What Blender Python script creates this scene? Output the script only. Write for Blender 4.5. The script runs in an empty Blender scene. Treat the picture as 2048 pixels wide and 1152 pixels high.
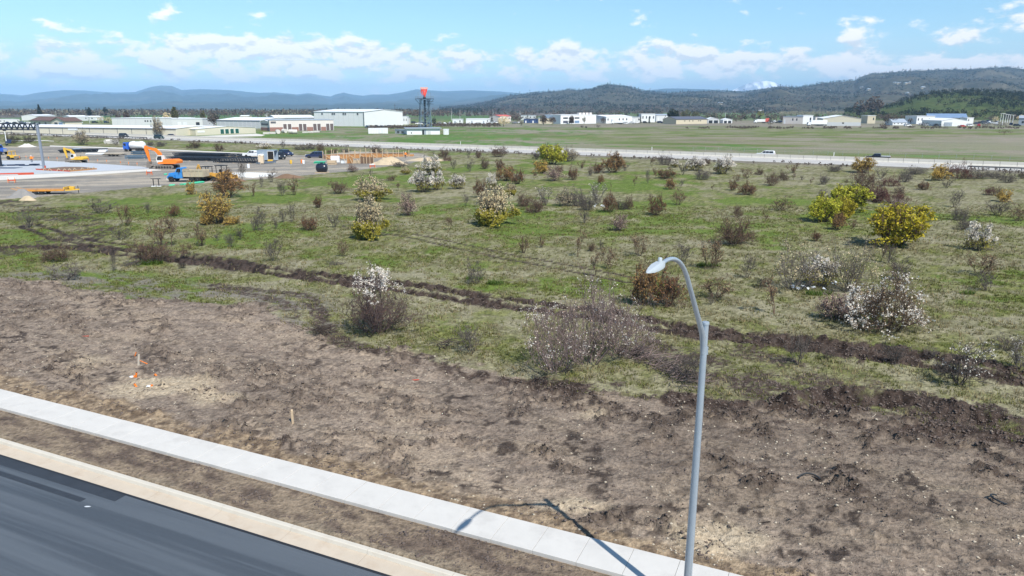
import bpy, math, random
import numpy as np
from mathutils import Vector, Matrix

SC = bpy.context.scene
COL = SC.collection
R = math.radians

# ------------------------------------------------------------------ camera
CAM_H = 13.5          # height of the viewpoint above the ground, metres
FPX = 1420.0          # focal length in pixels of the 2048 px wide photograph
PITCH = math.atan((576.0 - 215.0) / FPX)
cam = bpy.data.objects.new('camera', bpy.data.cameras.new('camera'))
COL.objects.link(cam)
cam.location = (0, 0, CAM_H)
cam.rotation_euler = (R(90) - PITCH, 0, 0)
cam.data.sensor_width = 36.0
cam.data.lens = FPX / 2048.0 * 36.0
cam.data.clip_start = 0.5
cam.data.clip_end = 90000.0
SC.camera = cam

# ------------------------------------------------------------------ sun + sky
SUN_EL = 50.8
SUN_AZ = math.atan2(0.333, -0.537)      # clockwise from +Y, towards the sun
sun = bpy.data.objects.new('sun', bpy.data.lights.new('sun', 'SUN'))
COL.objects.link(sun)
sun.data.energy = 5.0
sun.data.angle = R(0.53)
sun.data.color = (1.0, 0.955, 0.88)
_sd = Vector((math.sin(SUN_AZ) * math.cos(R(SUN_EL)), math.cos(SUN_AZ) * math.cos(R(SUN_EL)), math.sin(R(SUN_EL))))
sun.rotation_euler = _sd.to_track_quat('Z', 'Y').to_euler()

SC.view_settings.view_transform = 'Standard'
SC.view_settings.look = 'None'
SC.view_settings.exposure = 0.42
SC.view_settings.gamma = 1.0
SC.cycles.use_denoising = True
SC.cycles.max_bounces = 6
SC.cycles.transparent_max_bounces = 6
SC.cycles.volume_bounces = 0
SC.cycles.sample_clamp_indirect = 4.0

world = bpy.data.worlds.new('World')
SC.world = world
world.use_nodes = True


class NT:
    """small node-tree writer"""
    def __init__(s, tree):
        s.t = tree
        s.n = tree.nodes
        s.l = tree.links

    def new(s, kind, **kw):
        n = s.n.new(kind)
        for k, v in kw.items():
            setattr(n, k, v)
        return n

    def put(s, sock, v):
        if isinstance(v, bpy.types.NodeSocket):
            s.l.new(v, sock)
        elif isinstance(v, (tuple, list)) and sock.type == 'RGBA' and len(v) == 3:
            sock.default_value = (*v, 1)
        else:
            sock.default_value = v

    def m(s, op, a, b=0.0, c=0.0, clamp=False):
        n = s.new('ShaderNodeMath', operation=op, use_clamp=clamp)
        for i, v in enumerate((a, b, c)):
            s.put(n.inputs[i], v)
        return n.outputs[0]

    def mix(s, f, a, b, mode='MIX'):
        n = s.new('ShaderNodeMix', data_type='RGBA', blend_type=mode)
        s.put(n.inputs[0], f)
        s.put(n.inputs[6], a)
        s.put(n.inputs[7], b)
        return n.outputs[2]

    def ramp(s, v, lo, hi, a=0.0, b=1.0, smooth=True):
        n = s.new('ShaderNodeMapRange', interpolation_type='SMOOTHSTEP' if smooth else 'LINEAR')
        s.put(n.inputs[0], v)
        for i, x in enumerate((lo, hi, a, b)):
            s.put(n.inputs[i + 1], x)
        return n.outputs[0]

    def noise(s, vec, scale, detail=4.0, rough=0.55, dist=0.0, out=0):
        n = s.new('ShaderNodeTexNoise')
        if vec is not None:
            s.put(n.inputs['Vector'], vec)
        s.put(n.inputs['Scale'], scale)
        n.inputs['Detail'].default_value = detail
        n.inputs['Roughness'].default_value = rough
        n.inputs['Distortion'].default_value = dist
        return n.outputs[out]

    def voro(s, vec, scale, feature='F1', out=0):
        n = s.new('ShaderNodeTexVoronoi', feature=feature)
        if vec is not None:
            s.put(n.inputs['Vector'], vec)
        s.put(n.inputs['Scale'], scale)
        return n.outputs[out]

    def scale(s, vec, sx, sy, sz, off=(0, 0, 0), rot=(0, 0, 0)):
        n = s.new('ShaderNodeMapping')
        s.put(n.inputs['Vector'], vec)
        n.inputs['Location'].default_value = off
        n.inputs['Rotation'].default_value = rot
        n.inputs['Scale'].default_value = (sx, sy, sz)
        return n.outputs[0]

    def sep(s, v):
        n = s.new('ShaderNodeSeparateXYZ')
        s.put(n.inputs[0], v)
        return n.outputs

    def comb(s, x, y, z):
        n = s.new('ShaderNodeCombineXYZ')
        for i, v in enumerate((x, y, z)):
            s.put(n.inputs[i], v)
        return n.outputs[0]


def build_sky():
    w = NT(world.node_tree)
    w.n.clear()
    out = w.new('ShaderNodeOutputWorld')
    bg = w.new('ShaderNodeBackground')
    w.l.new(bg.outputs[0], out.inputs[0])
    sky = w.new('ShaderNodeTexSky', sky_type='NISHITA')
    sky.sun_disc = False
    sky.sun_elevation = R(SUN_EL)
    sky.sun_rotation = SUN_AZ
    sky.altitude = 400
    sky.air_density = 1.0
    sky.dust_density = 0.0
    sky.ozone_density = 1.8
    tc = w.new('ShaderNodeTexCoord')
    x, y, z = w.sep(tc.outputs['Generated'])
    az = w.m('ARCTAN2', x, y)                     # 0 straight ahead
    el = w.m('ARCSINE', z)
    # low cumulus: fair-weather puffs in rows, seen edge on towards the horizon
    v = w.comb(w.m('MULTIPLY', az, 7.0), w.m('MULTIPLY', el, 14.0), 0.0)
    big = w.noise(v, 2.8, 1.0, 0.5)
    fine = w.noise(v, 6.5, 5.0, 0.6, 0.15)
    dens = w.m('ADD', w.m('MULTIPLY', big, 0.56), w.m('MULTIPLY', fine, 0.44))
    band = w.m('MULTIPLY', w.ramp(el, 0.012, 0.045, 0.25, 1.0), w.ramp(el, 0.045, 0.105, 1.0, 0.0))
    # single larger heaps
    blobs = 0.0
    for px, py, rx, ry, amp in ((525, 100, 160, 24, .20), (610, 98, 60, 30, .11), (430, 92, 60, 22, .11), (165, 103, 60, 15, .15), (880, 122, 90, 22, .10), (1090, 118, 60, 24, .15),
                                (1325, 116, 60, 28, .17), (1440, 118, 50, 22, .15), (1180, 112, 60, 18, .10), (760, 112, 50, 22, .15), (1640, 122, 50, 22, .16),
                                (1668, 52, 45, 14, .13), (2035, 48, 40, 22, .22), (1870, 78, 42, 14, .13), (1860, 28, 50, 8, .07), (1940, 45, 80, 12, .06),
                                (1890, 120, 110, 18, .10), (1760, 145, 50, 12, .12), (130, 146, 60, 14, .12), (300, 148, 120, 14, .07), (640, 140, 60, 14, .1)):
        a0 = math.atan((px - 1024) / (FPX * 0.99))
        e0 = (215.0 - py) / FPX * math.cos(a0) * 0.96
        dx = w.m('MULTIPLY', w.m('SUBTRACT', az, a0), FPX / rx)
        dy = w.m('MULTIPLY', w.m('SUBTRACT', el, e0), FPX / ry)
        d2 = w.m('ADD', w.m('MULTIPLY', dx, dx), w.m('MULTIPLY', dy, dy))
        g = w.m('MULTIPLY', w.m('EXPONENT', w.m('MULTIPLY', d2, -1.0)), amp)
        blobs = w.m('ADD', blobs, g)
    bias = w.m('ADD', w.m('MULTIPLY', band, 0.14), blobs)
    tot = w.m('ADD', dens, bias)
    cov = w.ramp(tot, 0.585, 0.72)
    cov = w.m('MULTIPLY', cov, w.ramp(el, -0.01, 0.02))
    veil = w.m('MULTIPLY', w.m('MULTIPLY', w.ramp(el, 0.0, 0.11, 1.0, 0.0), w.ramp(w.noise(w.scale(v, .7, 2.4, 1), 1.6, 4.0, .6), 0.25, 0.65)), 0.8)
    # greyer underside of each heap is shade painted into its colour: compare with the density slightly higher up
    v2 = w.comb(w.m('MULTIPLY', az, 7.0), w.m('ADD', w.m('MULTIPLY', el, 14.0), 0.10), 0.0)
    up = w.m('ADD', w.m('MULTIPLY', w.noise(v2, 2.8, 1.0, 0.5), 0.56), w.m('MULTIPLY', w.noise(v2, 6.5, 5.0, 0.6, 0.15), 0.44))
    lit = w.ramp(w.m('SUBTRACT', dens, up), -0.10, 0.02)
    ccol = w.mix(lit, (9.0, 9.0, 8.9), (13.6, 12.6, 11.4))
    col = w.mix(1.0, sky.outputs[0], SKY_TINT, 'MULTIPLY')
    col = w.mix(veil, col, (8.2, 8.8, 9.2))
    col = w.mix(w.m('MULTIPLY', cov, 0.9), col, ccol)
    w.l.new(col, bg.inputs['Color'])
    bg.inputs['Strength'].default_value = 0.085


SKY_TINT = (1.12, 1.36, 1.42)
build_sky()
world.cycles.sampling_method = 'MANUAL'
world.cycles.sample_map_resolution = 256

# ------------------------------------------------------------------ where things stand
def gp(x, y, z=0.0):
    """point of the plane at height z seen at a photograph pixel"""
    a, b = (x - 1024) / FPX, (576 - y) / FPX
    d = (a, math.cos(PITCH) + b * math.sin(PITCH), -math.sin(PITCH) + b * math.cos(PITCH))
    t = (z - CAM_H) / d[2]
    return Vector((d[0] * t, d[1] * t, z))

def px_h(p, n):
    """height in metres of n photograph pixels at the ground point p"""
    zc = p.y * math.cos(PITCH) + CAM_H * math.sin(PITCH)
    return n * zc / FPX

# ------------------------------------------------------------------ scene helpers
MATS = {}

def tag(o, label=None, cat=None, group=None, kind=None):
    if label: o['label'] = label
    if cat: o['category'] = cat
    if group: o['group'] = group
    if kind: o['kind'] = kind
    return o

def empty(name, loc, rz=0.0, label=None, cat=None, group=None):
    o = bpy.data.objects.new(name, None)
    COL.objects.link(o)
    o.location = loc
    o.rotation_euler = (0, 0, rz)
    o.empty_display_size = 0.3
    return tag(o, label, cat, group)

def link(name, mesh, parent=None, loc=None):
    o = bpy.data.objects.new(name, mesh)
    COL.objects.link(o)
    if parent is not None: o.parent = parent
    if loc is not None: o.location = loc
    return o

def copy_tree(o, parent=None):
    c = o.copy()
    COL.objects.link(c)
    c.parent = parent
    for ch in o.children:
        copy_tree(ch, c)
    return c


class MB:
    """collects simple shapes; build() links them as one mesh object"""
    def __init__(s):
        s.v, s.f = [], []

    def add(s, vs, fs):
        k = len(s.v)
        s.v += [tuple(v) for v in vs]
        s.f += [tuple(i + k for i in f) for f in fs]
        return s

    def hexa(s, c):          # 8 corners: bottom 4 counter-clockwise, then top 4
        return s.add(c, [(3, 2, 1, 0), (4, 5, 6, 7), (0, 1, 5, 4), (1, 2, 6, 5), (2, 3, 7, 6), (3, 0, 4, 7)])

    def box(s, x0, x1, y0, y1, z0, z1, ch=0.0):
        if ch > 0:
            return s.chbox(x0, x1, y0, y1, z0, z1, ch)
        return s.hexa([(x0, y0, z0), (x1, y0, z0), (x1, y1, z0), (x0, y1, z0), (x0, y0, z1), (x1, y0, z1), (x1, y1, z1), (x0, y1, z1)])

    def chbox(s, x0, x1, y0, y1, z0, z1, c):
        vs = []
        for z, i in ((z0, c), (z0 + c, 0), (z1 - c, 0), (z1, c)):
            a0, a1, b0, b1 = x0 + i, x1 - i, y0 + i, y1 - i
            k = c if i == 0 else c * .5
            vs += [(a0 + k, b0, z), (a1 - k, b0, z), (a1, b0 + k, z), (a1, b1 - k, z), (a1 - k, b1, z), (a0 + k, b1, z), (a0, b1 - k, z), (a0, b0 + k, z)]
        fs = [tuple(range(7, -1, -1)), tuple(range(24, 32))]
        for r in range(3):
            for i in range(8):
                j = (i + 1) % 8
                fs.append((r * 8 + i, r * 8 + j, r * 8 + 8 + j, r * 8 + 8 + i))
        return s.add(vs, fs)

    def bar(s, p, q, w, h=None, up=(0, 0, 1)):      # rectangular bar from p to q
        p, q = Vector(p), Vector(q)
        h = w if h is None else h
        d = (q - p).normalized()
        u = Vector(up)
        if abs(d.dot(u)) > 0.98: u = Vector((1, 0, 0))
        a = d.cross(u).normalized() * (w / 2)
        b = d.cross(a).normalized() * (h / 2)
        return s.hexa([p - a - b, p + a - b, p + a + b, p - a + b, q - a - b, q + a - b, q + a + b, q - a + b])

    def tube(s, p, q, r0, r1=None, n=8, caps=True):
        p, q = Vector(p), Vector(q)
        r1 = r0 if r1 is None else r1
        d = (q - p).normalized()
        u = Vector((0, 0, 1)) if abs(d.z) < 0.9 else Vector((1, 0, 0))
        a = d.cross(u).normalized()
        b = d.cross(a)
        vs = []
        for c, r in ((p, r0), (q, r1)):
            for i in range(n):
                t = 2 * math.pi * i / n
                vs.append(c + a * (r * math.cos(t)) + b * (r * math.sin(t)))
        fs = [(i, (i + 1) % n, n + (i + 1) % n, n + i) for i in range(n)]
        if caps:
            fs += [tuple(range(n - 1, -1, -1)), tuple(range(n, 2 * n))]
        return s.add(vs, fs)

    def path(s, pts, radii, n=10):
        pts = [Vector(p) for p in pts]
        vs, fs = [], []
        up = Vector((0, 0, 1))
        prev = None
        for k, p in enumerate(pts):
            d = (pts[min(k + 1, len(pts) - 1)] - pts[max(k - 1, 0)]).normalized()
            if prev is None:
                u = up if abs(d.z) < 0.9 else Vector((1, 0, 0))
                a = d.cross(u).normalized()
            else:
                a = (prev - d * prev.dot(d)).normalized()
            prev = a
            b = d.cross(a)
            r = radii[k] if isinstance(radii, (list, tuple)) else radii
            for i in range(n):
                t = 2 * math.pi * i / n
                vs.append(p + a * (r * math.cos(t)) + b * (r * math.sin(t)))
        m = len(pts)
        for k in range(m - 1):
            for i in range(n):
                j = (i + 1) % n
                fs.append((k * n + i, k * n + j, k * n + n + j, k * n + n + i))
        fs += [tuple(range(n - 1, -1, -1)), tuple(range((m - 1) * n, m * n))]
        return s.add(vs, fs)

    def lathe(s, prof, axis='z', c=(0, 0, 0), n=16):      # prof: (radius, along)
        vs, fs = [], []
        for r, h in prof:
            for i in range(n):
                t = 2 * math.pi * i / n
                a, b = r * math.cos(t), r * math.sin(t)
                p = {'z': (a, b, h), 'y': (a, h, b), 'x': (h, a, b)}[axis]
                vs.append((p[0] + c[0], p[1] + c[1], p[2] + c[2]))
        m = len(prof)
        for k in range(m - 1):
            for i in range(n):
                j = (i + 1) % n
                fs.append((k * n + i, k * n + j, k * n + n + j, k * n + n + i))
        fs += [tuple(range(n - 1, -1, -1)), tuple(range((m - 1) * n, m * n))]
        return s.add(vs, fs)

    def side(s, prof, y0, y1, inset=0.0, zi=None):
        """x-z outline extruded across y, outer faces drawn in by inset above height zi"""
        n = len(prof)
        vs = []
        for y, sg in ((y0, 1), (y1, -1)):
            for x, z in prof:
                k = 0.0 if zi is None or z <= zi else inset
                vs.append((x, y + sg * k, z))
        fs = [(i, (i + 1) % n, n + (i + 1) % n, n + i) for i in range(n)]
        fs += [tuple(range(n - 1, -1, -1)), tuple(range(n, 2 * n))]
        return s.add(vs, fs)

    def quad(s, a, b, c, d):
        return s.add([a, b, c, d], [(0, 1, 2, 3)])

    def mesh(s, mat, smooth=False, name='mesh'):
        me = bpy.data.meshes.new(name)
        me.from_pydata(s.v, [], s.f)
        me.validate()
        me.update()
        if mat is not None: me.materials.append(MATS[mat] if isinstance(mat, str) else mat)
        if smooth:
            me.polygons.foreach_set('use_smooth', [True] * len(me.polygons))
            try: me.set_sharp_from_angle(angle=R(38))
            except Exception: pass
        return me

    def fix(s):
        import bmesh
        me = bpy.data.meshes.new('tmp')
        me.from_pydata(s.v, [], s.f)
        bm = bmesh.new(); bm.from_mesh(me)
        bmesh.ops.recalc_face_normals(bm, faces=bm.faces)
        bm.to_mesh(me); bm.free()
        s.v = [tuple(v.co) for v in me.vertices]
        s.f = [tuple(p.vertices) for p in me.polygons]
        bpy.data.meshes.remove(me)
        return s

    def build(s, name, mat, parent=None, smooth=False):
        return link(name, s.fix().mesh(mat, smooth, name), parent)


def np_mesh(name, verts, faces, mat, smooth=False):
    """fast mesh from arrays (faces all of one size)"""
    verts = np.asarray(verts, dtype=np.float32)
    faces = np.asarray(faces, dtype=np.int32)
    me = bpy.data.meshes.new(name)
    me.vertices.add(len(verts))
    me.vertices.foreach_set('co', verts.ravel())
    k = faces.shape[1]
    me.loops.add(faces.size)
    me.loops.foreach_set('vertex_index', faces.ravel())
    me.polygons.add(len(faces))
    me.polygons.foreach_set('loop_start', np.arange(0, faces.size, k, dtype=np.int32))
    me.polygons.foreach_set('loop_total', np.full(len(faces), k, dtype=np.int32))
    if smooth: me.polygons.foreach_set('use_smooth', np.ones(len(faces), dtype=bool))
    me.update(calc_edges=True)
    if mat is not None: me.materials.append(MATS[mat] if isinstance(mat, str) else mat)
    return me

# ------------------------------------------------------------------ plain materials
def mat(name, col, rough=0.6, metal=0.0, var=0.0, vscale=3.0, spec=0.5, bump=0.0, bscale=20.0, coord='Object', dirt=None, dscale=1.5, trans=0.0):
    m = bpy.data.materials.new(name)
    m.use_nodes = True
    t = NT(m.node_tree)
    b = t.n['Principled BSDF']
    b.inputs['Roughness'].default_value = rough
    b.inputs['Metallic'].default_value = metal
    b.inputs['Specular IOR Level'].default_value = spec
    tc = t.new('ShaderNodeTexCoord').outputs[coord]
    c = tuple(col)
    if var > 0:
        n = t.noise(tc, vscale, 4.0, 0.6)
        c = t.mix(n, tuple(x * (1 - var) for x in col), tuple(min(1, x * (1 + var)) for x in col))
    if dirt is not None:
        n = t.ramp(t.noise(tc, dscale, 6.0, 0.68), 0.48, 0.72)
        c = t.mix(t.m('MULTIPLY', n, 0.7), c, dirt)
    t.put(b.inputs['Base Color'], c)
    if bump > 0:
        bn = t.new('ShaderNodeBump')
        bn.inputs['Strength'].default_value = bump
        bn.inputs['Distance'].default_value = 0.02
        t.l.new(t.noise(tc, bscale, 5.0, 0.65), bn.inputs['Height'])
        t.l.new(bn.outputs[0], b.inputs['Normal'])
    if trans > 0:
        b.inputs['Transmission Weight'].default_value = trans
    MATS[name] = m
    return m

# ------------------------------------------------------------------ value noise for terrain
def _hash(ix, iy, seed):
    h = (ix.astype(np.int64) * 374761393 + iy.astype(np.int64) * 668265263 + seed * 974634777) & 0x7fffffff
    h = ((h ^ (h >> 13)) * 1274126177) & 0x7fffffff
    return ((h ^ (h >> 16)) & 0xffff) / 65535.0

def vnoise(x, y, seed=0):
    ix, iy = np.floor(x), np.floor(y)
    fx, fy = x - ix, y - iy
    fx, fy = fx * fx * (3 - 2 * fx), fy * fy * (3 - 2 * fy)
    a, b = _hash(ix, iy, seed), _hash(ix + 1, iy, seed)
    c, d = _hash(ix, iy + 1, seed), _hash(ix + 1, iy + 1, seed)
    return (a * (1 - fx) + b * fx) * (1 - fy) + (c * (1 - fx) + d * fx) * fy

def fbm(x, y, scale, octs=4, seed=0, gain=0.5):
    s, amp, tot = 0.0, 1.0, 0.0
    x, y = x / scale, y / scale
    for i in range(octs):
        s = s + amp * vnoise(x, y, seed + i * 17)
        tot += amp
        amp *= gain
        x, y = x * 2.03 + 13.7, y * 2.03 + 7.1
    return s / tot

def sstep(a, b, x):
    t = np.clip((x - a) / (b - a), 0, 1)
    return t * t * (3 - 2 * t)

# ================================================================== THE GROUND
ROAD_A = R(-24.2)                                   # street in front: direction and cross direction
RU = np.array([math.cos(ROAD_A), math.sin(ROAD_A)])
RN = np.array([-math.sin(ROAD_A), math.cos(ROAD_A)])
HWA = math.atan2(-0.60, 1.0)                        # highway: straight, crossing behind the field
HU = np.array([math.cos(HWA), math.sin(HWA)])
HN = np.array([-math.sin(HWA), math.cos(HWA)])
HW0 = np.array([0.0, 240.3])                        # on the median barrier

def road_pt(u, n, z=0.0):
    p = RU * u + RN * n
    return Vector((p[0], p[1], z))

def hw_pt(u, n, z=0.0):
    p = HW0 + HU * u + HN * n
    return Vector((p[0], p[1], z))

def line_px(pts):
    return np.array([gp(*p)[:2] for p in pts])

def pline_dist(X, Y, L):
    """distance to a polyline, signed side, and running length"""
    best = np.full(X.shape, 1e9); side = np.zeros(X.shape); run = np.zeros(X.shape); acc = 0.0
    for (x0, y0), (x1, y1) in zip(L[:-1], L[1:]):
        dx, dy = x1 - x0, y1 - y0
        ll = math.hypot(dx, dy)
        t = np.clip(((X - x0) * dx + (Y - y0) * dy) / (ll * ll), 0, 1)
        ex, ey = X - (x0 + t * dx), Y - (y0 + t * dy)
        d = np.hypot(ex, ey)
        k = d < best
        best = np.where(k, d, best)
        side = np.where(k, np.sign(dx * ey - dy * ex), side)
        run = np.where(k, acc + t * ll, run)
        acc += ll
    return best, side, run

def in_poly(X, Y, P):
    ins = np.zeros(X.shape, bool)
    n = len(P)
    for i in range(n):
        x0, y0 = P[i]; x1, y1 = P[(i + 1) % n]
        c = ((y0 > Y) != (y1 > Y)) & (X < (x1 - x0) * (Y - y0) / (y1 - y0 + 1e-12) + x0)
        ins ^= c
    return ins

def poly_soft(X, Y, P, w):
    """1 inside the outline, falling to 0 over w metres outside"""
    d, _, _ = pline_dist(X, Y, np.vstack([P, P[:1]]))
    ins = in_poly(X, Y, P)
    return np.where(ins, 1.0, 1 - sstep(0, w, d))

DIRT_EDGE = line_px([(-500, 548), (0, 556), (100, 562), (200, 580), (300, 598), (420, 602), (520, 606), (590, 636), (640, 664), (700, 690), (800, 703), (870, 716),
                     (1000, 742), (1080, 757), (1180, 772), (1300, 778), (1400, 790), (1500, 798), (1600, 797), (1700, 806), (1800, 822), (1900, 842), (2048, 868), (2600, 960)])
TRACK = line_px([(-400, 470), (0, 495), (150, 497), (260, 508), (350, 516), (450, 528), (520, 540), (640, 556), (780, 574), (900, 591), (1020, 607), (1100, 619), (1240, 640), (1330, 655),
                 (1450, 668), (1560, 682), (1680, 698), (1800, 714), (1900, 732), (2048, 757), (2500, 830)])
LOOP = line_px([(430, 568), (500, 577), (560, 583), (610, 592), (635, 618), (648, 648), (690, 684), (760, 700)])
LOOP2 = line_px([(430, 574), (520, 590), (570, 606), (588, 630)])
THIN = line_px([(700, 452), (770, 462), (850, 475), (930, 494), (1000, 510), (1120, 530), (1260, 556)])
LEFT1 = line_px([(60, 452), (90, 462), (120, 476), (180, 487), (260, 496), (350, 508), (440, 518), (520, 536)])
LEFT2 = line_px([(-60, 400), (40, 410), (90, 425), (150, 440), (190, 462), (150, 480), (60, 492), (-60, 520)])
BERM = line_px([(1585, 803), (1640, 789), (1720, 792), (1790, 797), (1860, 808), (1930, 827), (2000, 838), (2048, 850), (2300, 885)])
SMEAR = line_px([(1290, 690), (1370, 715), (1460, 745), (1560, 790)])
SMEAR2 = line_px([(1500, 700), (1600, 740), (1680, 775)])
ASH = line_px([(60, 548), (160, 556), (260, 570), (360, 582), (470, 588), (560, 600), (620, 640)])
YARD = line_px([(-300, 420), (0, 398), (100, 390), (170, 384), (240, 378), (300, 372), (380, 368), (460, 362), (560, 354), (640, 347), (700, 341), (745, 335), (800, 329), (860, 315),
                (830, 306), (700, 303), (640, 312), (560, 309), (500, 307), (430, 304), (300, 298), (200, 294.5), (100, 291.5), (20, 294), (-300, 300)])
GREENS = [(300, 427, 90, 8, .9), (350, 432, 70, 6, .8), (520, 392, 120, 9, 1), (600, 398, 120, 8, .9), (760, 355, 120, 9, .8), (690, 365, 60, 8, .7), (880, 360, 40, 9, .9),
          (930, 340, 30, 5, .9), (1055, 330, 22, 6, 1), (800, 500, 140, 26, .55), (740, 470, 120, 30, .35), (900, 520, 100, 20, .5), (1270, 372, 60, 9, 1), (1230, 378, 50, 8, .8),
          (1350, 352, 40, 12, .8), (1400, 402, 160, 7, .8), (1560, 405, 140, 6, .6), (1750, 428, 100, 9, .85), (1870, 433, 60, 8, .9), (1990, 440, 80, 8, .8), (1060, 432, 30, 4, .9),
          (300, 528, 40, 5, 1.0), (108, 523, 35, 5, .9), (60, 465, 60, 9, .7), (230, 478, 40, 8, .6), (470, 470, 80, 20, .4), (640, 505, 60, 15, .5), (1730, 640, 60, 14, .5),
          (1640, 590, 40, 8, .7), (1900, 560, 80, 14, .45), (1850, 690, 80, 12, .4), (1260, 600, 60, 9, .5), (1000, 568, 40, 5, .7), (960, 575, 50, 8, .5), (830, 640, 50, 20, .4),
          (610, 600, 60, 10, .45), (440, 560, 80, 7, .5), (200, 548, 90, 8, .6), (1160, 660, 60, 8, .4), (1800, 745, 100, 12, .22), (1960, 800, 90, 10, .35), (640, 570, 50, 6, .4),
          (1640, 690, 60, 8, .4), (1500, 740, 50, 12, .3), (480, 303, 40, 2.5, 1), (400, 292, 40, 2.5, .9), (940, 285, 60, 8, .7), (870, 278, 110, 8, .9), (560, 300, 60, 3, .4),
          (1480, 295, 60, 8, .8), (1420, 296, 60, 5, .6), (1770, 290, 60, 20, .5), (1900, 312, 120, 3.5, .7), (1600, 302, 80, 4, .6), (1100, 300, 30, 3, .4), (460, 268, 70, 2.5, .8), (560, 270, 60, 2, .9)]
GREEN_W = []
for _x, _y, _rx, _ry, _a in GREENS:
    _c = gp(_x, _y); _e = gp(_x + _rx, _y); _f = gp(_x, _y - _ry); _g2 = gp(_x, _y + _ry)
    GREEN_W.append((_c.x, _c.y, _e.x - _c.x, (_f.y - _g2.y) / 2, _a))

def hw_n(X, Y):
    return (X - HW0[0]) * HN[0] + (Y - HW0[1]) * HN[1]

def ground_masks(X, Y):
    """dirt, mud, green, gravel for ground points, and height"""
    rn = X * RN[0] + Y * RN[1]
    ru = X * RU[0] + Y * RU[1]
    hn = hw_n(X, Y)
    far = sstep(90, 260, Y)
    j1 = fbm(X, Y, 3.0, 4, 5) - .5
    j2 = fbm(X, Y, 0.9, 3, 9) - .5
    # bare soil between the street and the field
    d, s, _ = pline_dist(X, Y, DIRT_EDGE)
    dirt = sstep(-1.2, 1.2, -s * d + j1 * 3.2 + j2 * 1.2)
    # churned track
    mud = np.zeros_like(X); rut = np.zeros_like(X); churn = np.zeros_like(X)
    near = Y < 130
    d, s, run = pline_dist(X, Y, TRACK)
    sd = d * s + (fbm(run, run * 0, 6, 2, 3) - .5) * .7
    w = 1.62 * (0.75 + 0.6 * fbm(run, run * 0 + 4, 9, 2, 8)) * (0.55 + .45 * sstep(20, 55, run))
    m = 1 - sstep(w * .75, w * 1.25, np.abs(sd) + j2 * 0.9 + j1 * .7)
    brk = 1 - 0.95 * np.exp(-(sd / .30) ** 2) * sstep(.42, .6, fbm(X, Y, 2.2, 2, 21))
    mud = np.maximum(mud, m * brk)
    churn = np.maximum(churn, m)
    rut += m * (-0.24 * np.exp(-((np.abs(sd) - .95) / .34) ** 2) + 0.12 * np.exp(-(sd / .35) ** 2)) + 0.15 * np.exp(-((np.abs(sd) - w * 1.05) / .28) ** 2) * (1 - sstep(1.7, 2.8, np.abs(sd))) * (.4 + 1.2 * vnoise(X * 2.2, Y * 2.2, 12))
    for L, off, ww, k in ((LOOP, 0.0, .66, .60), (LOOP2, 0.0, .60, .56), (THIN, .85, .24, .9), (THIN, -.85, .24, .9), (LEFT1, .9, .42, .9), (LEFT1, -.9, .42, .9), (LEFT2, 0, 3.0, .55), (SMEAR, 0, 2.0, .58), (SMEAR2, 0, 1.5, .52), (BERM, .1, .85, 1.0)):
        d, s, run = pline_dist(X, Y, L)
        nb = 1.0 if (L is BERM or L is LEFT2 or L is SMEAR or L is SMEAR2) else .35
        a = 1 - sstep(ww * .6, ww * 1.3, np.abs(d * s - off) + (j2 * ww * 1.1 + j1 * ww * .8) * nb)
        a = a * (1 - .5 * nb + .65 * nb * sstep(.35, .6, fbm(X, Y, 1.7, 3, 31)))
        mud = np.maximum(mud, np.clip(a, 0, 1) * k)
        if L is BERM:
            rut += .34 * np.exp(-((d * s - .25) / .34) ** 2) * (0.6 + .8 * vnoise(X * 1.3, Y * 1.3, 2)) - .14 * np.exp(-((d * s + .75) / .5) ** 2)
            churn = np.maximum(churn, a)
        elif L in (LEFT1 is L and [L] or []):
            rut -= .08 * a
        else:
            rut -= .05 * a * (ww < 1)
    # torn edge of the bare ground
    d, s, _ = pline_dist(X, Y, DIRT_EDGE)
    edge = np.exp(-((d * s + .4) / 1.5) ** 2) * sstep(.46, .62, fbm(X, Y, 2.6, 3, 41)) * sstep(-18, 4, X)
    mud = np.maximum(mud, edge * .8)
    churn = np.maximum(churn, edge * .8)
    dk = np.exp(-(((X - 20) / 9) ** 2 + ((Y - 30) / 4.5) ** 2)) * sstep(.42, .62, fbm(X, Y, 1.4, 4, 55))
    mud = np.maximum(mud, dk * .75)
    mud = np.where(near, mud, 0)
    # fresh green
    g = np.zeros_like(X)
    for cx, cy, ax, ay, a in GREEN_W:
        q = ((X - cx) / ax) ** 2 + ((Y - cy) / ay) ** 2
        g = np.maximum(g, a * np.exp(-q * .9))
    gn = sstep(.40, .68, fbm(X, Y, 9, 4, 61)) * .55 + .35 * sstep(.45, .7, fbm(X, Y, 2.4, 3, 71))
    gn = (gn * 1.25 + .12) * (1 - .50 * sstep(15, 75, X) * sstep(60, 100, Y))
    gn = gn * (.40 + .60 * sstep(33, 47, Y))
    g = g * (.55 + .45 * sstep(33, 47, Y))
    green = np.clip(gn * .85 + g * (0.72 + .6 * j1 + .5 * j2), 0, 1)
    # gravel yard
    gr = poly_soft(X, Y, YARD, 2.2)
    gr = sstep(.35, .65, gr + j1 * .5)
    # -------- heights
    z = (fbm(X, Y, 14, 3, 81) - .5) * .5 * sstep(22, 34, Y) * (1 - far)
    strip = 1 - sstep(19.4, 21.0, rn)
    soil = (fbm(ru / 1.9, rn * 1.25, 1.5, 3, 91) - .5) * .13 + (fbm(ru / 1.8, rn * 1.3, .42, 3, 95) - .5) * .15 + (fbm(ru / 1.4, rn * 1.2, .16, 2, 97) - .5) * .08
    clod = np.maximum(0, fbm(X, Y, .24, 2, 99) - .54) * .65 * sstep(.46, .60, fbm(X, Y, 2.0, 3, 101))
    ch = clod_chain(X, Y)
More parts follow.
